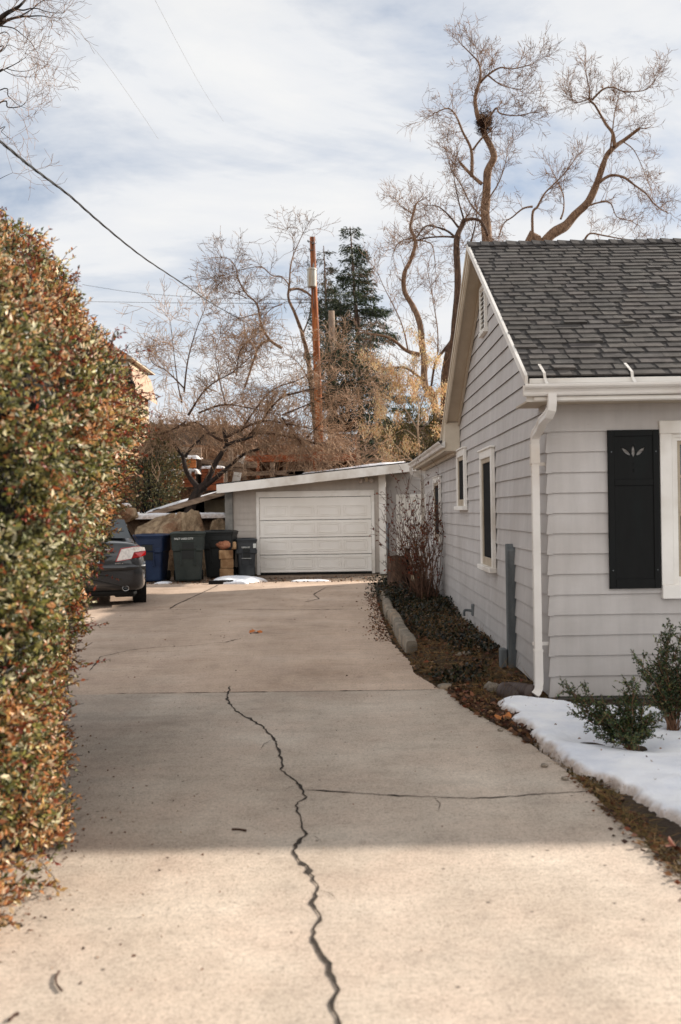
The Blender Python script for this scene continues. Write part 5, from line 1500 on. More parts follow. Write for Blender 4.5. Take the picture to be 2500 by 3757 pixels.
bare_tree('fruit_tree', 'twisted bare fruit tree, dark forked trunk above the boulders, wide tangled crown', limbsF, twF, M['bark_dark'], M['twig_pale'], 106, tuple(limbsF[0][0][0]), sides=11, thick=.85, dk=5.2, litbark=M['bark'], nfine=6)  # outer limbs take a lighter bark, sunlight painted into their colour

# limb of a near tree reaching in from beyond the upper left corner -------------------------
D7 = 13.0
AT = lambda pts, s, sp=.25: path(cT, pts, D7, s, sp)
fork = Vector((-5.6, D7, 6.2))
def join(limb):
    """start a limb on the trunk, a little below where it shows"""
    z = min(9.3, max(4.6, limb[0].z-.7)); return [Vector((float(np.interp(z, [4.6, 6.2, 8, 9.5], [-6.2, -5.6, -5.7, -5.9])), D7, z))]+limb
limbsT = [([Vector((-6.7, 13.2, 0)), Vector((-6.6, 13.1, 2.5)), Vector((-6.2, 13.0, 4.6)), fork, Vector((-5.7, D7, 8.0)), Vector((-5.9, D7, 9.5))], .22, .09, .8, .7),
          (join(AT([(-60, 290), (10, 205), (90, 150), (180, 100), (240, 60), (330, -40)], 91)), .07, .018, 2.6, .3),
          (AT([(175, 102), (270, 118), (350, 100), (440, 100), (520, 130), (640, 150), (740, 150)], 92), .018, .006, 5.5, .1),
          (join(AT([(-80, 330), (0, 298), (90, 240), (220, 200), (350, 190), (480, 185), (580, 205)], 93)), .05, .006, 4.5, .3),
          (AT([(215, 200), (300, 150), (380, 100), (450, 40), (520, 0)], 94), .016, .006, 5.0, .1),
          (AT([(20, 300), (160, 325), (260, 400), (350, 480), (430, 600)], 95), .014, .004, 4.5, .1),
          (join(AT([(-60, 860), (0, 828), (80, 790), (180, 740), (290, 670)], 96)), .03, .005, 3.2, .4),
          (AT([(75, 790), (180, 818), (300, 820), (400, 790), (440, 750)], 97), .009, .004, 4.0, .1),
          (AT([(50, 812), (160, 868), (280, 885), (420, 885)], 98), .009, .004, 4.0, .1),
          (join(AT([(-40, 1200), (90, 1235), (180, 1240), (260, 1215), (310, 1160)], 99)), .02, .004, 3.0, .5),
          (join(AT([(-30, 1050), (100, 1110), (200, 1200), (300, 1245)], 100)), .016, .004, 2.6, .5),
          (AT([(-20, 400), (60, 370), (110, 420), (60, 560), (10, 600)], 111), .012, .004, 5.0, .1),
          (join(AT([(-40, 560), (0, 600), (100, 520), (200, 560)], 112)), .016, .004, 4.0, .4),
          (join(AT([(-30, 1500), (20, 1520), (80, 1570), (130, 1600)], 113)), .010, .004, 3.0, .5),
          (AT([(-60, 2090), (0, 2060), (80, 2020), (150, 1990)], 114), .008, .003, 2.0, .2)]
twT = dict(L=(.22, .55), r=.006, lvl=2, rmin=.0022, kids=(2, 3), up=.02, lift=.05, wig=.16)
bare_tree('bare_tree', 'near bare tree whose dark branches reach in at the upper left corner of the sky', limbsT, twT, M['bark_dark'], M['twig_fine'], 107, tuple(limbsT[0][0][0]))

# ================================================================== conifers
def spruce(name, label, base, top, width, seed, whorls, palette, droop=.25, gap=.5, clump=170, lsize=(.10, .2), trunk_r=.16, lo=.25):
    r = random.Random(seed); g = np.random.default_rng(seed)
    t = thing(name, label, 'tree', tuple(base)); base = Vector(base); top = Vector(top)
    mb = MB(); P, Rr = smooth_path([base, base.lerp(top, .5)+Vector((.1, 0, 0)), top], [trunk_r, trunk_r*.55, .02], 8, .3, seed)
    mb.tube(P, Rr, 9); mb.build('trunk', M['bark_grey'], t, smooth=True)
    segs, LP, LD = [], [], []
    H = (top-base).length
    segs += [(*base.lerp(top, i/40), *base.lerp(top, (i+1)/40), .015, .012) for i in range(40)]
    for k in range(whorls):
        f = min(.995, lo+(1.02-lo)*k/whorls+r.uniform(-.008, .008)); c = base.lerp(top, f)
        reach = width*(1-f)**.75*1.0+.26
        for b in range(r.randint(4, 6)):
            if r.random() < gap*.35: continue
            a = r.uniform(0, 6.283); L = reach*r.uniform(.55, 1.15)
            d = Vector((math.cos(a), math.sin(a), r.uniform(-.05, .30))).normalized()
            p = c.copy(); m = 6
            for i in range(m):
                d = (d+Vector((r.gauss(0, .10), r.gauss(0, .10), -droop*.30+.10*(i > 3)))).normalized()
                q = p+d*L/m; segs.append((*p, *q, .02*(1-i/m)+.006, .02*(1-(i+1)/m)+.005))
                if i >= 1:
                    for _ in range(int(clump*L/m*(.5+.5*i/m))):
                        s = p.lerp(q, r.random())
                        side = Vector((-d.y, d.x, 0)).normalized()*r.gauss(0, .16+.10*L*(1-i/m))
                        LP.append(s+side+Vector((0, 0, -abs(r.gauss(0, .13))+.03))); LD.append(d*.5+side.normalized()*r.uniform(.2, .8)+Vector((r.gauss(0, .25), r.gauss(0, .25), r.gauss(-.35, .3))))
                p = q
    twig_mesh('branches', segs, M['bark_grey'], t)
    n = len(LP)
    leaves('needles', np.array(LP), np.array(LD), g.uniform(lsize[0], lsize[1], n), .22, pick(palette, n, g), M['needle'], g, t, .1)
    return t
gpal = [((34, 44, 30), 5), ((46, 58, 38), 4), ((62, 74, 46), 2.5), ((84, 92, 58), 1)]
b_ = at(836, 1010, 42.0); b_.z = hill_z(b_.x, 42)
spruce('spruce_tree', 'tall dark green spruce with pointed top, right of the utility pole', b_, at(806, 522, 42), 3.0, 5, 34, gpal, clump=400, gap=1.0, lo=.10, trunk_r=.18)
b_ = at(757, 1000, 46.0); b_.z = hill_z(b_.x, 46)
spruce('pine_tree', 'thin brownish pine just right of the rusty utility pole', b_, at(745, 566, 46), 1.25, 6, 17, [((58, 58, 44), 3), ((78, 70, 54), 3), ((44, 52, 42), 3), ((96, 82, 66), 2)], clump=170, gap=1.2, lo=.35, lsize=(.14, .26), trunk_r=.12)

# evergreen and leafy shrubs -------------------------------------------------------------
def bush(name, label, cat, c, dims, n, size, ratio, palette, mat, seed, stems=60, hollow=.55, group=None, flat=.2, stem_m=None, up=.3, base=None):
    r = random.Random(seed); g = np.random.default_rng(seed)
    c = Vector(c); base = Vector(base) if base else c-Vector((0, 0, dims[2]))
    t = thing(name, label, cat, tuple(base), 0, group)
    P, D = [], []
    while len(P) < n:
        v = Vector((r.gauss(0, 1), r.gauss(0, 1), r.gauss(0, 1))).normalized()*(r.random()**(1/2.2)*(1-hollow)+hollow if r.random() < .8 else r.random())
        k = 1+.34*nz(v.x*1.5+seed, v.y*1.5, v.z*1.5, 1.6)+.20*nz(v.x+seed, v.y, v.z, 5)
        p = c+Vector((v.x*dims[0], v.y*dims[1], v.z*dims[2]))*k
        if nz(p.x+seed, p.y, p.z, 2.2/max(.4, dims[0])) < -.22 and r.random() < .8: continue
        if p.z < base.z: continue
        P.append(p); D.append(v+Vector((r.gauss(0, .6), r.gauss(0, .6), r.gauss(up, .6))))
    leaves('foliage', np.array(P), np.array(D), g.uniform(size[0], size[1], n), ratio, pick(palette, n, g), mat, g, t, flat)
    segs = []
    for k in range(stems):
        q = P[r.randint(0, n-1)]; p0 = base+Vector((r.gauss(0, .12*dims[0]), r.gauss(0, .12*dims[1]), 0))
        mid = p0.lerp(q, .5)+Vector((r.gauss(0, .1), r.gauss(0, .1), .1*dims[2])); s0 = .012*max(.5, dims[2])
        segs += [(*p0, *mid, s0, s0*.7), (*mid, *q, s0*.7, s0*.3)]
    twig_mesh('stems', segs, stem_m or M['shrub_stem'], t)
    return t
olive = [((84, 82, 50), 4), ((112, 104, 66), 3), ((60, 64, 42), 4), ((142, 126, 84), 2), ((120, 84, 52), 1)]
bush('evergreen_shrub', 'rounded olive green shrub above the boulders behind the parked car', 'shrub', at(345, 1085, 29.5), (1.05, .9, 1.35), 9000, (.05, .10), .45, olive, M['leaf'], 41, 80, .5)
bush('evergreen_shrub', 'darker upper shrub in front of the orange timber planter', 'shrub', at(350, 1052, 31.0), (1.0, .7, .62), 4500, (.05, .10), .45, [((52, 52, 34), 4), ((90, 80, 50), 3), ((112, 92, 60), 2), ((38, 42, 30), 3)], M['leaf'], 42, 50, .4)
bush('juniper_shrub', 'feathery olive juniper behind the right end of the garage roof', 'shrub', at(960, 1025, 32.5), (1.25, 1.0, 1.35), 9000, (.06, .14), .28, [((84, 80, 42), 4), ((112, 102, 56), 3), ((58, 62, 38), 3), ((136, 116, 66), 2)], M['needle'], 43, 60, .4)
bush('juniper_shrub', 'dark green conifer mass low behind the spruce trunk', 'shrub', at(800, 885, 40), (1.7, 1.2, 1.9), 12000, (.08, .18), .24, gpal, M['needle'], 44, 60, .35)
bush('juniper_shrub', 'shadowy low conifer between the pole and the spruce', 'shrub', at(765, 740, 43.5), (1.1, .9, 1.7), 6500, (.08, .18), .24, gpal, M['needle'], 45, 40, .35)

# tree still holding its golden seed clusters ---------------------------------------------
D8 = 31.0
G8 = lambda pts, s: path(c5, pts, D8, s, .4)
limbsG = [([Vector((at(*c5(1360, 1300), D8).x, D8, .0))]+G8([(1360, 1240), (1350, 1080), (1355, 960), (1330, 820)], 121), .075, .02, 1.2, .4),
          (G8([(1340, 1240), (1260, 1170), (1190, 1080), (1150, 980)], 122), .045, .012, 2.4, .2),
          (G8([(1352, 1080), (1290, 980), (1230, 880), (1150, 760)], 123), .04, .010, 2.6, .2),
          (G8([(1350, 1000), (1390, 880), (1370, 700), (1340, 600)], 124), .035, .010, 2.4, .2),
          (G8([(1355, 1060), (1420, 960), (1460, 860)], 125), .03, .009, 2.6, .2),
          (G8([(1345, 1120), (1290, 1080), (1240, 1100)], 126), .03, .009, 2.6, .2)]
gt, gsegs = bare_tree('seed_cluster_tree', 'slender pale tree hung with golden tan seed clusters right of the spruce', limbsG, dict(L=(.4, .9), r=.014, lvl=1, rmin=.0055, kids=(2, 3), up=.02, lift=.1), pm('pale_bark', rgb(150, 126, 102), rgb(190, 166, 140), 5, 6, .85, .4, 18, .02), M['twig'], 108, tuple(limbsG[0][0][0]))
r_ = random.Random(77); g_ = np.random.default_rng(77); LP, LD = [], []
cl = [c5(*p) for p in [(1150, 760), (1180, 780), (1200, 810), (1240, 850), (1270, 860), (1300, 850), (1330, 790), (1350, 740), (1390, 740), (1340, 600), (1360, 650), (1420, 740), (1450, 860), (1470, 870), (1400, 900), (1330, 900), (1280, 930), (1220, 900), (1170, 980), (1200, 990), (1240, 1000), (1160, 1090), (1190, 1140), (1230, 1100), (1300, 1140), (1330, 1160), (1100, 720), (1110, 1070), (1420, 950), (1460, 960), (1380, 960), (1250, 1180), (1210, 1200), (1290, 880), (1240, 800), (1440, 1040), (1300, 760), (1350, 860), (1180, 940)]]
for (px, py) in cl:
    for _ in range(3):
        c = at(px+r_.gauss(0, 9), py+r_.gauss(0, 9), D8+r_.gauss(0, .4))
        for _ in range(r_.randint(40, 110)):
            LP.append(c+Vector((r_.gauss(0, .075), r_.gauss(0, .075), r_.gauss(-.06, .12)))); LD.append(Vector((r_.gauss(0, .4), r_.gauss(0, .4), -1)))
n = len(LP)
leaves('seed_clusters', np.array(LP), np.array(LD), g_.uniform(.05, .09, n), .4, pick([((232, 196, 150), 4), ((244, 216, 176), 3), ((212, 170, 122), 2), ((176, 132, 92), 1)], n, g_), M['leaf_dry'], g_, gt, .3)

# hillside brush: an uncountable winter thicket ---------------------------------------------
segs = []; r_ = random.Random(55); cols = []
for k in range(6500):
    y = 36+26*r_.random()**1.4; x = r_.uniform(-15, -.6)*(y/48)
    z = hill_z(x, y); 
    n0 = len(segs)
    hh = r_.uniform(.7, 1.9)*(1.0+.5*nz(x, y, 0, .3))*(1+.9*math.exp(-((x/y+.07)/.03)**2)*(y < 44))
    grow(segs, (x, y, z-.1), (r_.gauss(0, .35), r_.gauss(0, .35), 1), hh, .020, 1, r_, .2, .05, (3, 5), (.5, .8), rmin=.012)
    c = r_.choice([(1.1, 1.0, .92), (1.45, 1.32, 1.15), (.75, .72, .7), (1.25, 1.08, .9)])
    cols += [c]*(len(segs)-n0)
tag(twig_mesh('brush', segs, M['twig'], None, cols), kind='stuff')
# ================================================================== poles and wires
p1 = thing('utility_pole', 'rusty orange utility pole with a grey transformer near its top', 'utility pole', (0, 38, 0))
pt, pb = at(719, 546, 38), at(736, 1010, 38)
pbb = pb+(pb-pt)*.25
p1.location = pbb
mb = MB(); mb.tube([pbb, pb, pt.lerp(pb, .5), pt], [.17, .155, .135, .10], 14); mb.build('pole', M['pole'], p1, smooth=True)
tp = at(718, 640, 37.72)
mb = MB()
def lathe(mb, c, prof, n=20): mb.add([(c.x+r*math.cos(2*math.pi*k/n), c.y+r*math.sin(2*math.pi*k/n), c.z+z) for r, z in prof for k in range(n)], [(i*n+k, i*n+(k+1) % n, (i+1)*n+(k+1) % n, (i+1)*n+k) for i in range(len(prof)-1) for k in range(n)]+[tuple(range(n)), tuple(range((len(prof)-1)*n, len(prof)*n))])
lathe(mb, tp, [(.10, -.36), (.17, -.34), (.175, -.30), (.175, .28), (.19, .29), (.19, .33), (.16, .37), (.05, .40)])
tf = mb.build('transformer', M['transformer'], p1, smooth=False)
for dx in (-.09, .07):
    mb = MB(); lathe(mb, tp+Vector((dx, -.03, .37)), [(.02, 0), (.04, .03), (.025, .06), (.04, .09), (.025, .12), (.03, .15), (.012, .17), (.012, .2)], 10); mb.build('bushing', M['steel'], tf)
mb = MB(); mb.bbox(tp.x-.05, tp.x+.05, tp.y+.12, 38.0, tp.z+.1, tp.z+.16, .01); mb.bbox(tp.x-.05, tp.x+.05, tp.y+.12, 38.0, tp.z-.22, tp.z-.16, .01); mb.build('bracket', M['steel'], p1)
for px, py, s in ((711, 556, -1), (714, 575, -1), (721, 560, 1)):
    q = at(px, py, 37.85); mb = MB(); mb.tube([q+Vector((0, .1, 0)), q, q+Vector((s*.05, -.02, .05))], [.02, .03, .02], 8); mb.tube([q+Vector((-.06, 0, 0)), q+Vector((.12, .05, 0))], .012, 6); mb.build('insulator', M['steel'], p1)
mb = MB(); mb.tube([at(710, 590, 37.8), at(707, 612, 37.75), tp+Vector((-.09, -.03, .55))], .012, 6); mb.tube([tp+Vector((.05, .1, -.4)), at(722, 700, 37.8), at(724, 712, 37.9)], .014, 6); mb.build('lead', M['cable'], p1)
mb = MB(); mb.bbox(-.03, .03, -.01, .01, -.05, .05, .004, Matrix.Translation(at(728, 835, 37.80))); mb.build('pole_tag', M['steel'], p1)
p2 = thing('utility_pole', 'weathered grey service pole without a transformer, just right of the rusty one', 'utility pole', (0, 40, 0))
a, b = at(763, 716, 40), at(771, 1010, 40); bb = b+(b-a)*.5; p2.location = bb
mb = MB(); mb.tube([bb, b, a], [.16, .15, .13], 12); mb.build('pole', M['pole_grey'], p2, smooth=True)

def wire(name, label, pts, r, mat, twist=False, n=60, sag=0):
    pts = [Vector(p) for p in pts]; P, _ = smooth_path(pts, [r]*len(pts), n//max(1, len(pts)-1))
    t = MB()
    if twist:
        for ph, rr, off in ((0, r, r*.9), (2.1, r*.8, r*.95), (4.2, r*.8, r*.95)):
            Q = []
            for i, p in enumerate(P):
                a = i*.30+ph; d = (P[min(i+1, len(P)-1)]-P[max(0, i-1)]).normalized(); u_ = d.orthogonal().normalized(); w = d.cross(u_)
                Q.append(p+u_*math.cos(a)*off+w*math.sin(a)*off)
            t.tube(Q, rr, 6)
    else: t.tube(P, r, 5)
    return tag(t.build(name, mat, smooth=True), label, 'cable')
cp = [(-900, -330, 2.2), (-300, 90, 4.6), (-60, 276, 6.5), (0, 325, 7.2), (80, 390, 8.2), (160, 450, 9.6), (240, 520, 11.4), (330, 592, 14.5), (420, 652, 18.8), (500, 705, 25), (600, 757, 32), (680, 776, 36.5), (735, 772, 38.6), (762, 760, 39.9)]
wire('service_cable', 'thick twisted black service cable sloping down from the upper left to the grey pole', [at(*q) for q in cp], .0068, M['cable'], True, 330)
mb = MB()
wire('overhead_wire', 'upper of two thin wires running left from the transformer pole', [at(190, 655, 70), at(300, 672, 62), at(450, 684, 54), at(600, 688, 46), at(716, 690, 38)], .012, M['cable'])
wire('overhead_wire', 'lower of two thin wires running left from the transformer pole, almost level', [at(190, 694, 64), at(400, 697, 52), at(600, 698, 43), at(720, 696, 38)], .012, M['cable'])
wire('overhead_wire', 'hair thin wire slanting across the sky from the upper left branches', [at(150, 38, 22), at(240, 140, 26), at(310, 238, 30), at(365, 320, 34)], .004, M['bare_wire'])
wire('overhead_wire', 'hair thin wire slanting from the top edge left of centre', [at(352, -10, 22), at(420, 120, 27), at(470, 210, 32), at(515, 280, 36)], .0035, M['bare_wire'])

# ================================================================== hillside structures behind the garage
def deck():
    t = thing('timber_deck', 'raised red brown timber deck with dark space below, behind the garage roof', 'deck', (-.8, 35, 2))
    D = 35.0
    p = lambda px, py, d=D: at(px, py, d)
    x0, x1 = p(560, 1050).x, p(830, 1050).x
    zt, zb = p(700, 1046).z, p(700, 1062).z
    mb = MB(); mb.bbox(x0, x1, D-.05, D+.05, zb, zt, .01); mb.build('beam', M['wood_red'], t)
    mb = MB(); mb.bbox(x0, x1, D+.06, D+3, zb+.05, zb+.12, .01); mb.build('floor', M['wood_grey'], t)
    mb = MB(); mb.box(x0, x1, D+2.2, D+2.3, -.2+1.5, zt); mb.build('back_wall', M['dark'], t)
    for px in (594, 725, 822):
        mb = MB(); q = p(px, 1046).x; mb.bbox(q-.06, q+.06, D-.12, D-.052, 1.4, p(px, 1000 if px > 800 else 1040).z, .008); mb.build('post', M['wood_red'], t)
    a = p(650, 1062); b = p(765, 1090)
    mb = MB(); mb.bbox(a.x, b.x, D+.3, D+.36, b.z-.3, a.z, .01); mb.build('skirt_panel', M['wood_grey'], t)
    zr = p(700, 1020).z
    mb = MB(); mb.bbox(x0, x1, D+.6, D+.66, zr, zr+.07, .01); mb.bbox(x0, x1, D+.6, D+.66, zr-.35, zr-.29, .01); mb.build('railing', M['wood_grey'], t)
deck()
def rail_fence(name, label, rails, posts, D, mat, w=.07):
    t = thing(name, label, 'fence', tuple(at(*posts[0][:2], D)))
    for (xa, ya, xb, yb, h) in rails:
        a, b = at(xa, ya, D), at(xb, yb, D); mb = MB()
        mb.add([a+Vector((0, -.02, -h)), b+Vector((0, -.02, -h)), b+Vector((0, -.02, 0)), a+Vector((0, -.02, 0)), a+Vector((0, .03, -h)), b+Vector((0, .03, -h)), b+Vector((0, .03, 0)), a+Vector((0, .03, 0))],
               [(0, 1, 2, 3), (7, 6, 5, 4), (0, 3, 7, 4), (1, 5, 6, 2), (3, 2, 6, 7), (0, 4, 5, 1)]); mb.build('rail', mat, t)
    for (px, py0, py1) in posts:
        a, b = at(px, py0, D), at(px, py1, D); mb = MB(); mb.bbox(a.x-w, a.x+w, D-.02-w-.03, D-.025, b.z-.2, a.z, .008); mb.build('post', mat, t)
rail_fence('rail_fence', 'weathered timber rail fence just behind the left part of the garage roof', [(545, 1062, 592, 1062, .22), (556, 1086, 700, 1082, .14), (660, 1085, 770, 1080, .14)], [(563, 1060, 1105), (627, 1065, 1110)], 34.0, M['wood_grey'])
rail_fence('rail_fence', 'long grey board fence across the terrace behind the twisted fruit tree', [(325, 1021, 462, 1031, .30), (452, 1054, 560, 1066, .32), (460, 1067, 560, 1076, .06)], [(460, 1030, 1055), (460, 1066, 1110), (532, 1030, 1068)], 33.0, M['wood_grey'])
rail_fence('rail_fence', 'grey brown solid fence along the foot of the brown hillside', [(300, 974, 560, 980, .75)], [(372, 966, 1010), (455, 968, 1012), (520, 970, 1012)], 37.0, M['fence_far'])
rail_fence('rail_fence', 'pale horizontal rails right of the spruce, partly behind the golden seed tree', [(820, 1037, 872, 1035, .14), (826, 1055, 880, 1052, .20), (845, 985, 1005, 983, .08)], [(824, 1000, 1075), (865, 930, 1080)], 33.5, M['wood_grey'], .06)
# terraced timber planters with snow on their edges
def planter(label, px0, py0, px1, py1, D, mat, snowy=True):
    a, b = at(px0, py0, D), at(px1, py1, D)
    t = thing('timber_planter', label, 'planter', (a.x, D, b.z))
    n = 4
    mb = MB()
    for k in range(n):
        z0 = b.z-.25+(a.z-b.z+.25)*k/n; z1 = b.z-.25+(a.z-b.z+.25)*(k+1)/n-.012
        mb.bbox(a.x, b.x, D-.04, D+.0, z0, z1, .006)
    mb.build('retaining_board', mat, t)
    mb = MB(); mb.box(a.x, b.x, D+.005, D+1.2, b.z-.3, a.z-.03); mb.build('soil', M['soil'], t)
    return a, b
a, b = planter('upper orange cedar planter wall on the terrace', 424, 1052, 452, 1085, 32.6, M['wood_orange'])
snow_patch('planter_snow', [(a.x-.1, 32.5), (b.x+.1, 32.5), (b.x+.1, 33.6), (a.x-.1, 33.6)], .09, .1, .05, z0=a.z-.04, seed=21)
a, b = planter('lower red brown planter wall with snow ledge on the terrace', 374, 1087, 450, 1102, 31.6, M['wood_red'])
snow_patch('planter_snow', [(a.x-.3, 31.5), (b.x+.1, 31.5), (b.x+.1, 32.5), (a.x-.3, 32.5)], .13, .1, .05, z0=a.z-.04, seed=22)
a, b = planter('wide orange cedar planter behind the left bough of the fruit tree', 370, 1052, 424, 1082, 32.4, M['wood_orange'])
snow_patch('planter_snow', [(a.x-.4, 32.3), (b.x+.05, 32.3), (b.x+.05, 33.2), (a.x-.4, 33.2)], .08, .1, .05, z0=a.z-.04, seed=23)
a, b = planter('small rust red planter between the fruit tree boughs', 464, 1074, 515, 1110, 32.2, M['wood_red'])
snow_patch('planter_snow', [(a.x, 32.1), (b.x, 32.1), (b.x, 32.9), (a.x, 32.9)], .07, .1, .05, z0=a.z-.04, seed=24)
snow_patch('terrace_snow', [(-6.6, 29.6), (-5.2, 29.4), (-4.6, 30.4), (-5.0, 31.4), (-6.8, 31.2)], .16, .3, .08, z0=1.62, seed=25)
snow_patch('terrace_snow', [(-5.0, 33.4), (-2.6, 33.4), (-2.4, 36), (-5.0, 36)], .2, .3, .1, z0=1.95, seed=26, base=lambda x, y: max(0, hill_z(x, y)-1.6))
# white sheet leaning behind the rail fence
wb = MB(); q = at(548, 1085, 33.6); wb.bbox(q.x-.13, q.x+.13, 33.6, 33.63, q.z-.6, q.z+.55, .004, Matrix.Translation(q) @ Matrix.Rotation(R(12), 4, 'Y') @ Matrix.Translation(-q))
tag(wb.build('white_board', M['trim']), 'narrow white board leaning behind the fence left of the garage roof', 'board')
# flat roofed shed far right behind the golden tree, snow on its roof
sh = thing('far_shed', 'flat roofed shed with snow far behind the golden seed tree', 'shed', (at(960, 1000, 44).x, 44, 1.5))
c = at(960, 985, 44); mb = MB(); mb.bbox(c.x-2.4, c.x+3, 44, 47, .5, c.z-.05, .02); mb.build('wall', M['wood_grey'], sh)
mb = MB(); mb.bbox(c.x-2.6, c.x+3.2, 43.8, 47.2, c.z-.05, c.z+.10, .02); mb.build('roof', M['dark'], sh)
mb = MB(); mb.bbox(c.x-2.5, c.x+3.1, 43.9, 47.1, c.z+.10, c.z+.26, .05); mb.build('roof_snow', M['snow'], sh)
mb = MB(); e = at(943, 975, 43.9); mb.bbox(e.x-.1, e.x+.1, 44.5, 44.7, c.z+.2, c.z+.9, .02); mb.build('chimney', M['brick_far'], sh)

# ================================================================== house on the left beyond the hedge
DH = 46.0
hx0 = at(312, 830, DH)
fh = thing('far_house', 'tan brick two storey house with hipped brown roof showing past the hedge', 'house', (hx0.x-3, DH, 0))
zr, ze, zp = at(285, 768, DH).z, at(340, 826, DH).z, at(320, 850, DH).z
xr = at(298, 800, DH).x; xo = hx0.x
mb = MB()                                            # hipped roof
xa = xo-9
mb.add([(xo, DH-.6, ze), (xo, DH+5, ze), (xa, DH+5, ze), (xa, DH-.6, ze), (xo-3.0, DH+2.2, ze+1.9), (xa+3.0, DH+2.2, ze+1.9)], [(0, 1, 4), (1, 2, 5, 4), (2, 3, 5), (3, 0, 4, 5)])
mb.build('roof', M['roof_far'], fh)
mb = MB(); mb.box(xa+.02, xo-.02, DH-.58, DH+4.98, ze-.06, ze-.003); mb.build('eave', M['trim_beige'], fh)
mb = MB(); mb.box(xa+.5, xr, DH, DH+4.4, 0, ze-.062); mb.build('wall', M['stucco'], fh)
mb = MB(); mb.bbox(xr-.30, xr+.02, DH-.03, DH-.001, ze-.95, ze-.1, .01); mb.build('corner_board', M['trim'], fh)
mb = MB(); mb.bbox(xr-1.1, xr-.4, DH-.06, DH-.002, ze-.80, ze-.2, .01); wf = mb.build('window', M['trim'], fh)
mb = MB(); mb.box(xr-1.02, xr-.48, DH-.07, DH-.062, ze-.74, ze-.26); mb.build('pane', M['glass_dark'], wf)
z1 = at(322, 858, DH).z                              # flared skirt roof and the brick storey below
x2 = at(318, 905, DH).x
mb = MB(); mb.add([(xr+.1, DH-.1, z1+.3), (xr+.1, DH+4.5, z1+.3), (x2, DH+4.9, at(340, 905, DH).z), (x2, DH-.7, at(340, 905, DH).z), (xa, DH-.1, z1+.3), (xa, DH-.7, at(340, 905, DH).z)], [(0, 1, 2, 3), (0, 3, 5, 4)])
mb.build('skirt_roof', M['brick_far'], fh)
mb = MB(); mb.box(xa+.3, xr+.3, DH-.02, DH-.0005, 0, z1-.4); mb.build('lower_wall', M['brick_far'], fh)
mb = MB(); w0 = at(304, 890, DH-.3); mb.tube([(w0.x-.2, DH-.75, w0.z-.5), (w0.x-.2, DH-.75, w0.z+.05), (w0.x-.0, DH-.75, w0.z+.35), (w0.x+.2, DH-.75, w0.z+.05), (w0.x+.2, DH-.75, w0.z-.5)], .06, 6); mb.box(w0.x-.18, w0.x+.18, DH-.74, DH-.70, w0.z-.5, w0.z+.2); mb.build('arched_window', M['dark'], fh)
# ================================================================== things in the bed beside the house
q = gp(1168, 1570)
mb = MB(); xq = 1.722
mb.prism([(10.40, -.15), (10.52, -.15), (10.52, 1.34), (10.47, 1.33), (10.40, 1.27)], xq-.012, xq+.098, 'x')
gpst = tag(mb.build('fence_post', M['grey_post']), 'tall grey painted timber post standing against the side wall near the downspout', 'post')
bv = gpst.modifiers.new('edge', 'BEVEL'); bv.width = .006; bv.segments = 2
mb = MB(); mb.bbox(1.63, 1.70, 10.42, 10.55, -.1, .24, .008); tag(mb.build('timber_stub', M['grey_post']), 'short grey timber stub at the foot of the tall grey post', 'post')
mb = MB(); P, Rr = smooth_path([(1.62, 8.70, .10), (1.57, 8.80, .095), (1.50, 8.92, .085), (1.45, 8.98, .07), (1.44, 8.90, .06), (1.50, 8.84, .055), (1.62, 8.80, .04)], [.05]*7, 14)
Rr = [.066+.005*math.sin(i*1.9)+(.012 if i > 40 else 0) for i in range(len(P))]
mb.tube(P, Rr, 14); tag(mb.build('drain_pipe', M['pipe_brown'], smooth=True), 'crumpled brown drain hose at the foot of the white downspout', 'pipe')
rock('rubble_stone', 'pale lump of broken concrete beside the brown drain hose', 'rock', (1.38, 9.17, .04), (.11, .09, .085), M['rubble'], 8, sub=3, rough=.6)
rock('flagstone', 'pale flat stone half buried in the ivy bed', 'rock', tuple(gp(1062, 1508, .05)), (.16, .14, .05), M['rubble'], 9, sub=3, rough=.4)
rock('edge_stone', 'grey rounded stone where the drive slab ends at the bed', 'rock', tuple(gp(1026, 1583)), (.09, .07, .05), M['curbstone'], 10, sub=3, rough=.3)
# curb: two rough concrete lengths
def curb(label, pts, w, h, seed):
    import bmesh
    P = []
    for a, b in zip(pts, pts[1:]):
        n = max(2, int((Vector(b)-Vector(a)).length/.06))
        P += [Vector(a).lerp(Vector(b), k/n) for k in range(n)]
    P.append(Vector(pts[-1])); prof = [(-.5, -.05), (-.5, .35), (-.47, .8), (-.40, .97), (-.2, 1), (.2, 1), (.42, .95), (.5, .7), (.5, -.05)]
    mb = MB(); n = len(prof); secs = []
    for i, p in enumerate(P):
        d = (P[min(i+1, len(P)-1)]-P[max(0, i-1)]).normalized(); s = Vector((d.y, -d.x, 0))
        e = min(1, .80+.12*min(i, len(P)-1-i))
        secs += [p+s*(u_*w*(1+.12*nz(p.x, p.y, u_*3+seed, 7)))+Vector((0, 0, v*h*e*(1+.10*nz(p.x, p.y, seed+v, 6))+.008*nz(p.x+u_, p.y, seed, 18))) for u_, v in prof]
    mb.add(secs, [(i*n+k, i*n+k+1, (i+1)*n+k+1, (i+1)*n+k) for i in range(len(P)-1) for k in range(n-1)]+[tuple(range(n)), tuple(range((len(P)-1)*n, len(P)*n))])
    tag(mb.build('curb', M['curbstone'], smooth=False), label, 'curb', 'curb lengths edging the bed')
curb('near length of concrete curb with a broken front end, between drive and ivy bed', [(.80, 11.9, 0), (.76, 13.2, 0), (.76, 14.6, 0), (.74, 15.55, 0)], .135, .185, 1)
curb('far length of concrete curb running back toward the old stump', [(.72, 15.68, 0), (.73, 17.2, 0), (.78, 18.6, 0), (.78, 19.9, 0)], .13, .19, 2)
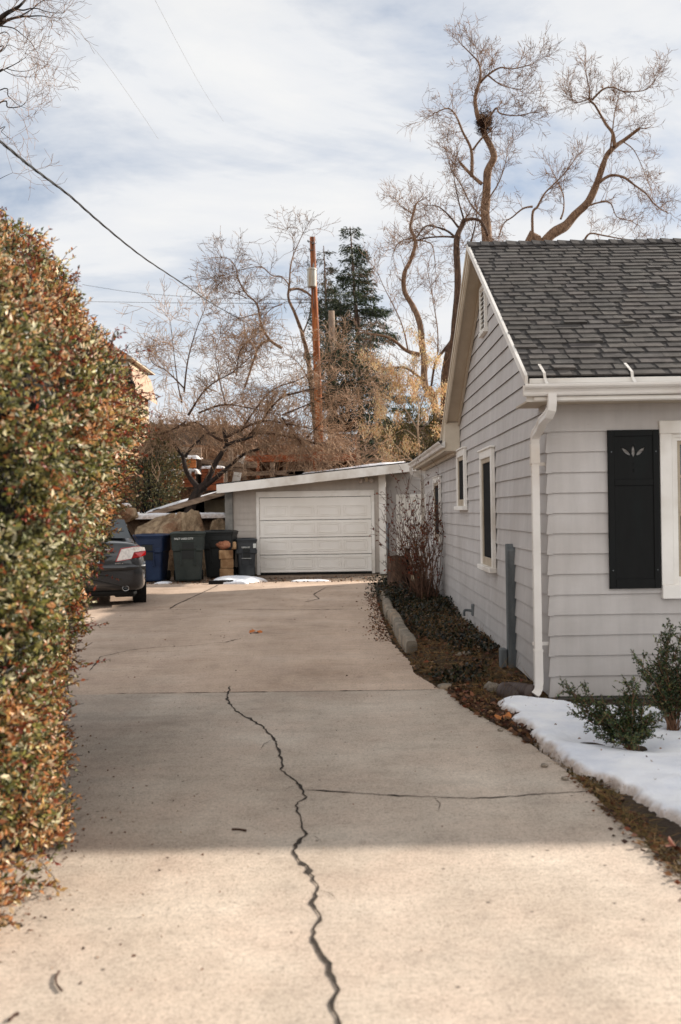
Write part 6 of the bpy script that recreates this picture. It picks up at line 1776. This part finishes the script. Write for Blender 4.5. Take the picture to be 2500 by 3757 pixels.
# stump, post and pipe by the end of the bed
st = thing('tree_stump', 'dark weathered tree stump beside the leafless shrub', 'stump', (1.03, 19.1, 0))
mb = MB(); P = []; n = 28
for (z, k) in ((-.1, 1.28), (.1, 1.12), (.3, 1.02), (.6, 1.0), (.84, .99)):
    P += [(1.03+.175*k*(1+.10*nz(math.cos(a)*2, math.sin(a)*2, z, 1.3)+.05*math.sin(7*a))*math.cos(a), 19.1+.175*k*(1+.10*nz(math.cos(a)*2, math.sin(a)*2, z, 1.3))*math.sin(a), z+(.02*math.sin(5*a) if z > .8 else 0)) for a in [2*math.pi*q_/n for q_ in range(n)]]
mb.add(P, [(i*n+k, i*n+(k+1) % n, (i+1)*n+(k+1) % n, (i+1)*n+k) for i in range(4) for k in range(n)]); mb.build('bark', M['bark'], st, smooth=True)
mb = MB(); mb.add(P[-n:], [tuple(range(n))]); mb.build('cut_top', M['bark'], st)
mb = MB(); mb.bbox(1.18, 1.285, 19.15, 19.26, -.1, .98, .01); tag(mb.build('old_post', M['dark']), 'black old timber post right behind the stump', 'post')
q = at(893, 1283, 22.6); qt = at(893, 1203, 22.6)
mb = MB(); lathe(mb, Vector((q.x, 22.6, 0)), [(.035, -.1), (.035, qt.z-.03), (.030, qt.z-.01), (.012, qt.z)], 12); tag(mb.build('pipe_bollard', M['steel'], smooth=True), 'slim grey steel pipe standing upright by the garage side door', 'bollard')
mb = MB(); P, Rr = smooth_path([(1.80, 13.75, .30), (1.70, 13.75, .32), (1.66, 13.75, .31), (1.655, 13.75, .24)], [.018]*4, 5); mb.tube(P, Rr, 8); mb.bbox(1.76, 1.80, 13.72, 13.82, .24, .40, .01); tag(mb.build('wall_tap', M['grey_post']), 'small grey garden tap low on the side wall', 'tap')

# leafless shrub with a few russet leaves
rs = random.Random(91); rgs = np.random.default_rng(91)
sb = thing('deciduous_shrub', 'leafless red brown shrub with russet dead leaves against the side wall', 'shrub', (1.36, 17.9, 0))
segs, LP, LD = [], [], []
for k in range(66):
    p = Vector((rs.gauss(1.43, .12), rs.gauss(17.9, .22), 0)); lean = rs.gauss(-.02, .20)
    L = rs.uniform(1.0, 2.1)*(1-.3*abs(lean)); d = Vector((lean-.05, rs.gauss(0, .22), 1)).normalized()
    n0 = len(segs)
    grow(segs, p, d, L, .0095, 2, rs, .09, .01, (3, 4), (.2, .42), (.35, .8), 8, rmin=.0034)
    for s in segs[n0:]:
        if s[5] > .55 and rs.random() < .16 and s[3] < 1.76:
            LP.append(Vector(s[3:6])); LD.append(Vector((rs.gauss(0, .5), rs.gauss(0, .5), rs.gauss(-.6, .5))))
segs = [s for s in segs if s[0] < 1.775 and s[3] < 1.775]
twig_mesh('stems', segs, M['shrub_stem'], sb, np.repeat(.7+.5*rgs.random((len(segs), 1)), 3, 1))
n = len(LP)
leaves('dead_leaves', np.array(LP), np.array(LD), rgs.uniform(.035, .065, n), .6, pick([((104, 48, 34), 4), ((128, 64, 42), 3), ((80, 40, 32), 3), ((140, 92, 60), 1)], n, rgs), M['leaf_dry'], rgs, sb, .4)

# boxwood in the snow: branching sprays of small leaves
def boxwood(label, base, sprays, seed, pal, grp='boxwoods in the snow'):
    r = random.Random(seed); g = np.random.default_rng(seed)
    t = thing('boxwood', label, 'shrub', base, 0, grp); segs, LP, LD = [], [], []
    for (dx, dy, h, w, n) in sprays:
        for k in range(n):
            p = Vector(base)+Vector((r.gauss(0, .02), r.gauss(0, .02), -.03)); tip = Vector(base)+Vector((dx+r.gauss(0, w), dy+r.gauss(0, w), h*r.uniform(.5, 1.05)))
            d = (tip-p); L = d.length; d = (d.normalized()*.6+Vector((0, 0, .45))).normalized(); m = 9
            for i in range(m):
                d = (d*.8+(tip-p).normalized()*.35+Vector((r.gauss(0, .1), r.gauss(0, .1), r.gauss(0, .1)))).normalized()
                q = p+d*L/m; segs.append((*p, *q, .0042*(1-i/m)+.0015, .0042*(1-(i+1)/m)+.0013))
                if i >= 2:
                    for _ in range(3):      # side sprigs, leaves in pairs
                        a = Vector((r.gauss(0, 1), r.gauss(0, 1), r.gauss(.3, .7))).normalized(); sl = r.uniform(.04, .11); e = q+(d*.6+a*.8).normalized()*sl
                        segs.append((*q, *e, .0016, .0011)); dd = (e-q).normalized()
                        for s in range(11):
                            o = Vector((r.gauss(0, 1), r.gauss(0, 1), r.gauss(0, 1))); LP.append(q.lerp(e, (s+.5)/11)); LD.append(dd*.7+o.normalized()*.75)
                p = q
    n = len(LP); Pz = np.array(LP)
    twig_mesh('stems', segs, pm('boxwood_stem_'+str(seed), rgb(96, 66, 48), rgb(130, 96, 72), 4, 4, .8, 0), t)
    leaves('foliage', Pz, np.array(LD), g.uniform(.015, .027, n), .52, pick(pal, n, g, .22), M['leaf_box'], g, t, .25)
bpal = [((52, 68, 42), 5), ((70, 88, 52), 4), ((38, 52, 36), 4), ((100, 110, 62), 2), ((130, 118, 72), .4)]
boxwood('low spreading boxwood growing out of the snow in front of the clapboard wall', (1.98, 6.92, .05), [(-.36, .12, .38, .05, 8), (-.22, .05, .30, .06, 6), (.0, .05, .40, .05, 8), (.14, 0, .18, .05, 5), (-.05, -.12, .14, .08, 5), (-.26, -.05, .14, .05, 3), (.05, .10, .30, .05, 4)], 61, bpal)
boxwood('tall upright boxwood at the right edge under the street window', (2.44, 7.45, .05), [(-.10, 0, .62, .05, 9), (.06, .03, .74, .06, 11), (-.20, .02, .55, .04, 6), (.22, 0, .70, .06, 10), (.0, .0, .40, .05, 5)], 62, bpal)
boxwood('dense low boxwood in front of the tall one, cut off by the picture edge', (2.70, 7.10, .05), [(-.12, 0, .30, .08, 9), (.05, 0, .40, .10, 12), (.20, 0, .36, .09, 10), (-.02, -.1, .20, .08, 8)], 63, bpal)

# ================================================================== ivy, dead grass, litter
ri = random.Random(31); gi = np.random.default_rng(31)
P, D = [], []
while len(P) < 13000:
    y = 9.6+(20.6-9.6)*ri.random(); xb = bed_x(y); x = xb+.10+(1.80-xb-.10)*ri.random()
    dens = .22+.9*sstep(14, 18.5, y)+.8*nz(x, y, 4, 1.6)
    if ri.random() > dens: continue
    hgt = (.05+.32*sstep(14.5, 19, y)*(.5+nz(x, y, 2, 1.1)))*ri.random()
    P.append((x, y, bed_z(x, y)+.005+max(0, hgt))); D.append((ri.gauss(0, 1), ri.gauss(0, 1)-.2, ri.gauss(.25, .35)))
for k in range(700):                                    # spilling over the drive near the stump
    y = ri.uniform(19.4, 21.3); x = ri.gauss(.80, .14); P.append((x, y, max(.01, ri.gauss(.16, .12)))); D.append((ri.gauss(-.3, 1), ri.gauss(-.4, 1), ri.gauss(.2, .4)))
n = len(P)
tag(leaves('ivy', P, D, gi.uniform(.03, .062, n), .8, pick([((34, 38, 26), 5), ((46, 50, 32), 3), ((62, 62, 40), 2), ((84, 62, 42), 2.4), ((110, 82, 56), 1), ((28, 28, 22), 4)], n, gi), M['leaf'], gi, None, .15), kind='stuff')
segs, cols = [], []
for k in range(6500):
    y = 8.5+(18.5-8.5)*ri.random()**1.1; xb = bed_x(y); x = xb+.04+(1.79-xb)*ri.random()
    p = Vector((x, y, bed_z(x, y)+.004)); a = ri.uniform(0, 6.28); lie = ri.random() < .86
    d = Vector((math.cos(a), math.sin(a)*.8, ri.uniform(.0, .16) if lie else ri.uniform(.8, 2))).normalized()
    L = ri.uniform(.06, .26); c = ri.choice([(1.25, 1.05, .72), (.9, .75, .52), (.6, .5, .36), (.5, .55, .34), (1.45, 1.25, .9), (.42, .44, .28), (.36, .32, .26)])
    q = p
    for i in range(3):
        d = (d+Vector((ri.gauss(0, .12), ri.gauss(0, .12), -.06))).normalized(); q2 = q+d*L/3; q2.z = max(q2.z, bed_z(q2.x, q2.y)+.003)
        segs.append((*q, *q2, .0019-.0004*i, .0016-.0005*i)); cols.append(c); q = q2
for k in range(1500):                                   # tufts between snow and slab
    t = ri.random(); y = 4.2+(6.3-4.2)*t if ri.random() < .75 else ri.uniform(6.3, 9.3); xb = bed_x(y)
    x = xb+abs(ri.gauss(.03, .06)); p = Vector((x, y, .0)); a = ri.uniform(0, 6.28); d = Vector((math.cos(a), math.sin(a), ri.uniform(.15, 1.2))).normalized(); L = ri.uniform(.03, .11)
    c = ri.choice([(.75, .72, .42), (.55, .62, .36), (1.2, 1.0, .68), (.4, .42, .28)]); q = p
    for i in range(3):
        d = (d+Vector((0, 0, -.18))).normalized(); q2 = q+d*L/3; q2.z = max(.004, q2.z); segs.append((*q, *q2, .0018-.0004*i, .0014-.0004*i)); cols.append(c); q = q2
M['straw'] = pm('dead_grass_blade', rgb(122, 100, 72), rgb(150, 126, 94), 5, 3, .8, 0, attr=True)
tag(twig_mesh('dead_grass', segs, M['straw'], None, cols), kind='stuff')
# leaf litter in the bed, along the slab edge, under the hedge
P, D, Sz = [], [], []
def lit(x, y, z, s): P.append((x, y, z)); D.append((ri.gauss(0, 1), ri.gauss(0, 1), ri.gauss(0.05, .22))); Sz.append(s)
for k in range(2300):
    y = 8.3+(18-8.3)*ri.random()**1.25; xb = bed_x(y); x = xb+(1.78-xb)*ri.random(); lit(x, y, bed_z(x, y)+.008, ri.uniform(.025, .085))
for k in range(1500):
    y = 7.2+2.2*ri.random(); xb = bed_x(y); x = xb+abs(ri.gauss(0.06, .16)); lit(x, y, .008+.02*ri.random(), ri.uniform(.02, .07))
for k in range(420):
    y = 4.1+2.2*ri.random(); xb = bed_x(y); x = xb+ri.gauss(.03, .05); lit(x, y, .006+.012*ri.random(), ri.uniform(.015, .05))
for k in range(700):                                    # drifts against the curb foot
    y = ri.uniform(13, 20.5); x = bed_x(y)-abs(ri.gauss(0, .12)); lit(x, y, .008, ri.uniform(.02, .05))
for k in range(520):                                   # hedge droppings
    y = ri.uniform(3.5, 8.2); x = hb(y)-.1+abs(ri.gauss(0, .12)) if ri.random() < .85 else hb(y)+ri.uniform(0, .8); lit(x, y, .005, ri.uniform(.008, .024))
for k in range(260):                                    # wind-blown crumbs on the slab
    y = ri.uniform(3.3, 24); x = ri.uniform(-1.6, 1.0) if y < 9 else ri.uniform(-4, .7); lit(x, y, .004, ri.uniform(.006, .016) if y < 10 else ri.uniform(.01, .03))
for k in range(700):
    y = ri.uniform(24.2, 26.5); x = ri.uniform(-5, .8); lit(x, y, .002, ri.uniform(.02, .07))
for k in range(70):
    x = ri.uniform(1.45, 3.2); y = ri.uniform(5.3, 8.3)
    if inside((x, y), snow_poly) and pdist((x, y), snow_poly) > .13: lit(x, y, .098, ri.uniform(.008, .03))
n = len(P)
tag(leaves('leaf_litter', P, D, np.array(Sz), .62, pick([((112, 80, 58), 4), ((88, 62, 46), 4), ((134, 98, 72), 2), ((66, 50, 40), 4), ((158, 126, 98), 1), ((120, 70, 50), 1)], n, gi), M['leaf_dry'], gi, None, .3), kind='stuff')
# single leaves and stones that stand out
def lobed(name, label, loc, size, col, seed, tilt=(0, 0), rz=0):
    r = random.Random(seed); mb = MB(); n = 30; V = [(0, 0, .012)]
    for k in range(n):
        a = 2*math.pi*k/n; rr = size*(.62+.38*abs(math.cos(2.5*a))**.7)*(1+.12*r.uniform(-1, 1)); V.append((rr*math.cos(a), rr*math.sin(a), .010+.022*math.sin(3*a+seed)*rr/size))
    mb.add(V, [(0, k+1, (k+1) % n+1) for k in range(n)])
    m = pm(name+'_'+str(seed), rgb(*[c*.85 for c in col]), rgb(*col), 30, 5, .8, .4, 60, .003)
    o = mb.build(name, m, fix=False); o.location = loc; o.rotation_euler = (tilt[0], tilt[1], rz); tag(o, label, 'leaf')
lobed('fallen_leaf', 'big orange lobed leaf lying on the litter beside the snow bank', tuple(gp(1848, 1660)[:2])+(.03,) if False else tuple(gp(1160, 1661))[:2]+(.025,), .075, (186, 116, 62), 1, (.2, -.15), .6)
lobed('fallen_leaf', 'dark red brown leaf among the litter where the slab joint meets the bed', tuple(gp(1063, 1600))[:2]+(.03,), .065, (112, 62, 44), 2, (.4, .2), 2)
lobed('fallen_leaf', 'single orange leaf lying alone in the middle of the far driveway', tuple(gp(590, 1456))[:2]+(.012,), .10, (196, 116, 60), 3, (.15, 0), 1)
lobed('fallen_leaf', 'curled russet leaf on the slab edge at the lower right', tuple(gp(1555, 1965))[:2]+(.02,), .06, (120, 66, 44), 4, (.5, .3), 1)
for i, (px, py, s, l) in enumerate(((1253, 1766, .028, 'brown pebble on the slab near the snow bank'), (1301, 1795, .026, 'grey pebble on the slab closest to the cross crack'), (1152, 1683, .026, 'pale pebble at the slab edge below the big orange leaf'))):
    p = gp(px, py); rock('pebble', l, 'pebble', (p.x, p.y, s*.5), (s, s*.8, s*.6), M['rubble'], 70+i, sub=2, rough=.2)
def stick(label, pts, r, mat=M['nest']):
    P, Rr = smooth_path([gp(*q)+Vector((0, 0, .007)) for q in pts], [r]*len(pts), 5); mb = MB(); mb.tube(P, Rr, 6); tag(mb.build('stick', mat), label, 'stick')
stick('curved brown seed pod lying alone at the lower left of the driveway', [(137, 2238), (130, 2252), (131, 2268), (143, 2284)], .004)
stick('short dark stick on the shaded slab left of the long crack', [(534, 1911), (550, 1911), (567, 1914)], .006)
stick('small dark twig at the very bottom left of the driveway', [(22, 2352), (34, 2340), (44, 2336)], .006)
mb = MB(); mb.bbox(-.30, .30, -.07, .07, 0, .10, .015, Matrix.Translation((-2.98, 24.2, -.01)) @ Matrix.Rotation(R(3), 4, 'Z')); tag(mb.build('timber_offcut', M['dark']), 'dark timber offcut lying in the snow below the block pillar', 'timber')
# ================================================================== camera, sun, sky
cam = bpy.data.cameras.new('camera'); co_ = bpy.data.objects.new('camera', cam); C.objects.link(co_)
cam.sensor_fit = 'VERTICAL'; cam.sensor_height = 36.0; cam.sensor_width = 24.0; cam.lens = 35.0
cam.shift_x = (1250-CX)/3757.0; cam.shift_y = (CY-1878.5)/3757.0
cam.clip_end = 3000; cam.clip_start = .05
co_.matrix_world = Matrix.Translation((0, 0, EYE)) @ Matrix.Rotation(RL, 4, 'Y') @ Matrix.Rotation(R(90), 4, 'X')
cam.dof.use_dof = True; cam.dof.focus_distance = 13.0; cam.dof.aperture_fstop = 2.2
sc = bpy.context.scene; sc.camera = co_
sc.render.resolution_x, sc.render.resolution_y = 681, 1024

AZ, EL = R(59.5), R(23.3)
ts = Vector((math.sin(AZ)*math.cos(EL), math.cos(AZ)*math.cos(EL), math.sin(EL)))
sl = bpy.data.lights.new('sun', 'SUN'); so = bpy.data.objects.new('sun', sl); C.objects.link(so)
sl.energy = 8.5; sl.angle = R(.9); sl.color = (1.0, .91, .80)
so.rotation_euler = ts.to_track_quat('Z', 'Y').to_euler()

w = bpy.data.worlds.new('World'); sc.world = w; w.use_nodes = True
nt = w.node_tree; nt.nodes.clear(); t = NT(nt)
sky = t.n('TexSky'); sky.sky_type = 'NISHITA'; sky.sun_disc = False; sky.sun_elevation = EL; sky.sun_rotation = AZ
sky.altitude = 1300; sky.dust_density = 1.5; sky.ozone_density = 1.0
tc = t.n('TexCoord'); sx = t.n('SeparateXYZ'); t.l(tc.outputs['Generated'], sx.inputs[0])
# project the view direction on a cloud layer: dir.xy / (z + .25)
den = t.n('Math', operation='ADD'); den.inputs[1].default_value = .22; t.l(sx.outputs[2], den.inputs[0])
mx_ = t.n('Math', operation='MAXIMUM'); mx_.inputs[1].default_value = .12; t.l(den.outputs[0], mx_.inputs[0])
dx = t.n('Math', operation='DIVIDE'); t.l(sx.outputs[0], dx.inputs[0]); t.l(mx_.outputs[0], dx.inputs[1])
dy = t.n('Math', operation='DIVIDE'); t.l(sx.outputs[1], dy.inputs[0]); t.l(mx_.outputs[0], dy.inputs[1])
cb = t.n('CombineXYZ'); t.l(dx.outputs[0], cb.inputs[0]); t.l(dy.outputs[0], cb.inputs[1])
def mp(scale, rot, loc=(0, 0, 0)):
    m = t.n('Mapping'); m.inputs['Scale'].default_value = scale; m.inputs['Rotation'].default_value = (0, 0, rot); m.inputs['Location'].default_value = loc
    t.l(cb.outputs[0], m.inputs[0]); return m.outputs[0]
n1 = t.noise(mp((1.0, 1.25, 1), R(-32), (7.3, 2.9, 0)), 1.25, 9, .58, .5)
n2 = t.noise(mp((1.0, 1.9, 1), R(-26), (.4, 5.2, 0)), 3.0, 8, .6, .3)
s1 = t.n('Math', operation='MULTIPLY'); s1.inputs[1].default_value = .26; t.l(n2, s1.inputs[0])
s2 = t.n('Math', operation='MULTIPLY_ADD'); s2.inputs[1].default_value = .74; t.l(n1, s2.inputs[0]); t.l(s1.outputs[0], s2.inputs[2])
mask = t.ramp(s2.outputs[0], [(.36, .42), (.43, .76), (.51, 1.0)])
tone = t.ramp(s2.outputs[0], [(.36, (5.9, 6.35, 7.1, 1)), (.47, (6.8, 7.0, 7.35, 1)), (.60, (7.7, 7.7, 7.7, 1))])
skyb = t.mix(sky.outputs[0], (1.0, 1.0, 1.0, 1), 0.0)
col = t.mix(skyb, tone, mask)
# the cloud deck is brightest low around the horizon and darker overhead
zen = t.n('MapRange'); zen.inputs[1].default_value = .42; zen.inputs[2].default_value = .95; zen.inputs[3].default_value = 1.0; zen.inputs[4].default_value = .62
t.l(sx.outputs[2], zen.inputs[0])
col = t.mix(col, zen.outputs[0], 1.0, 'MULTIPLY')
# sky behind the camera raised and warmed as added fill for shaded walls
back_fill = t.n('MapRange'); back_fill.inputs[1].default_value = .25; back_fill.inputs[2].default_value = -.6; back_fill.inputs[3].default_value = 0.0; back_fill.inputs[4].default_value = 1.0
t.l(sx.outputs[1], back_fill.inputs[0])
col = t.mix(col, t.mix((1, 1, 1, 1), (1.74, 1.67, 1.58, 1), back_fill.outputs[0]), 1.0, 'MULTIPLY')
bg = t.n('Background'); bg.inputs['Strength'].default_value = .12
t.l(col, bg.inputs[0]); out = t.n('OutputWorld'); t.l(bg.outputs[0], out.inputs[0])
sc.view_settings.view_transform = 'Standard'; sc.view_settings.look = 'None'; sc.view_settings.exposure = 0; sc.view_settings.gamma = 1
sc.render.engine = 'CYCLES'; sc.cycles.max_bounces = 8; sc.cycles.transparent_max_bounces = 12; sc.cycles.use_denoising = True; sc.cycles.denoiser = 'OPENIMAGEDENOISE'; sc.cycles.denoising_input_passes = 'RGB_ALBEDO_NORMAL'; sc.cycles.denoising_prefilter = 'ACCURATE'; sc.cycles.sample_clamp_indirect = 2.5; sc.cycles.filter_width = 1.5; sc.cycles.use_adaptive_sampling = False
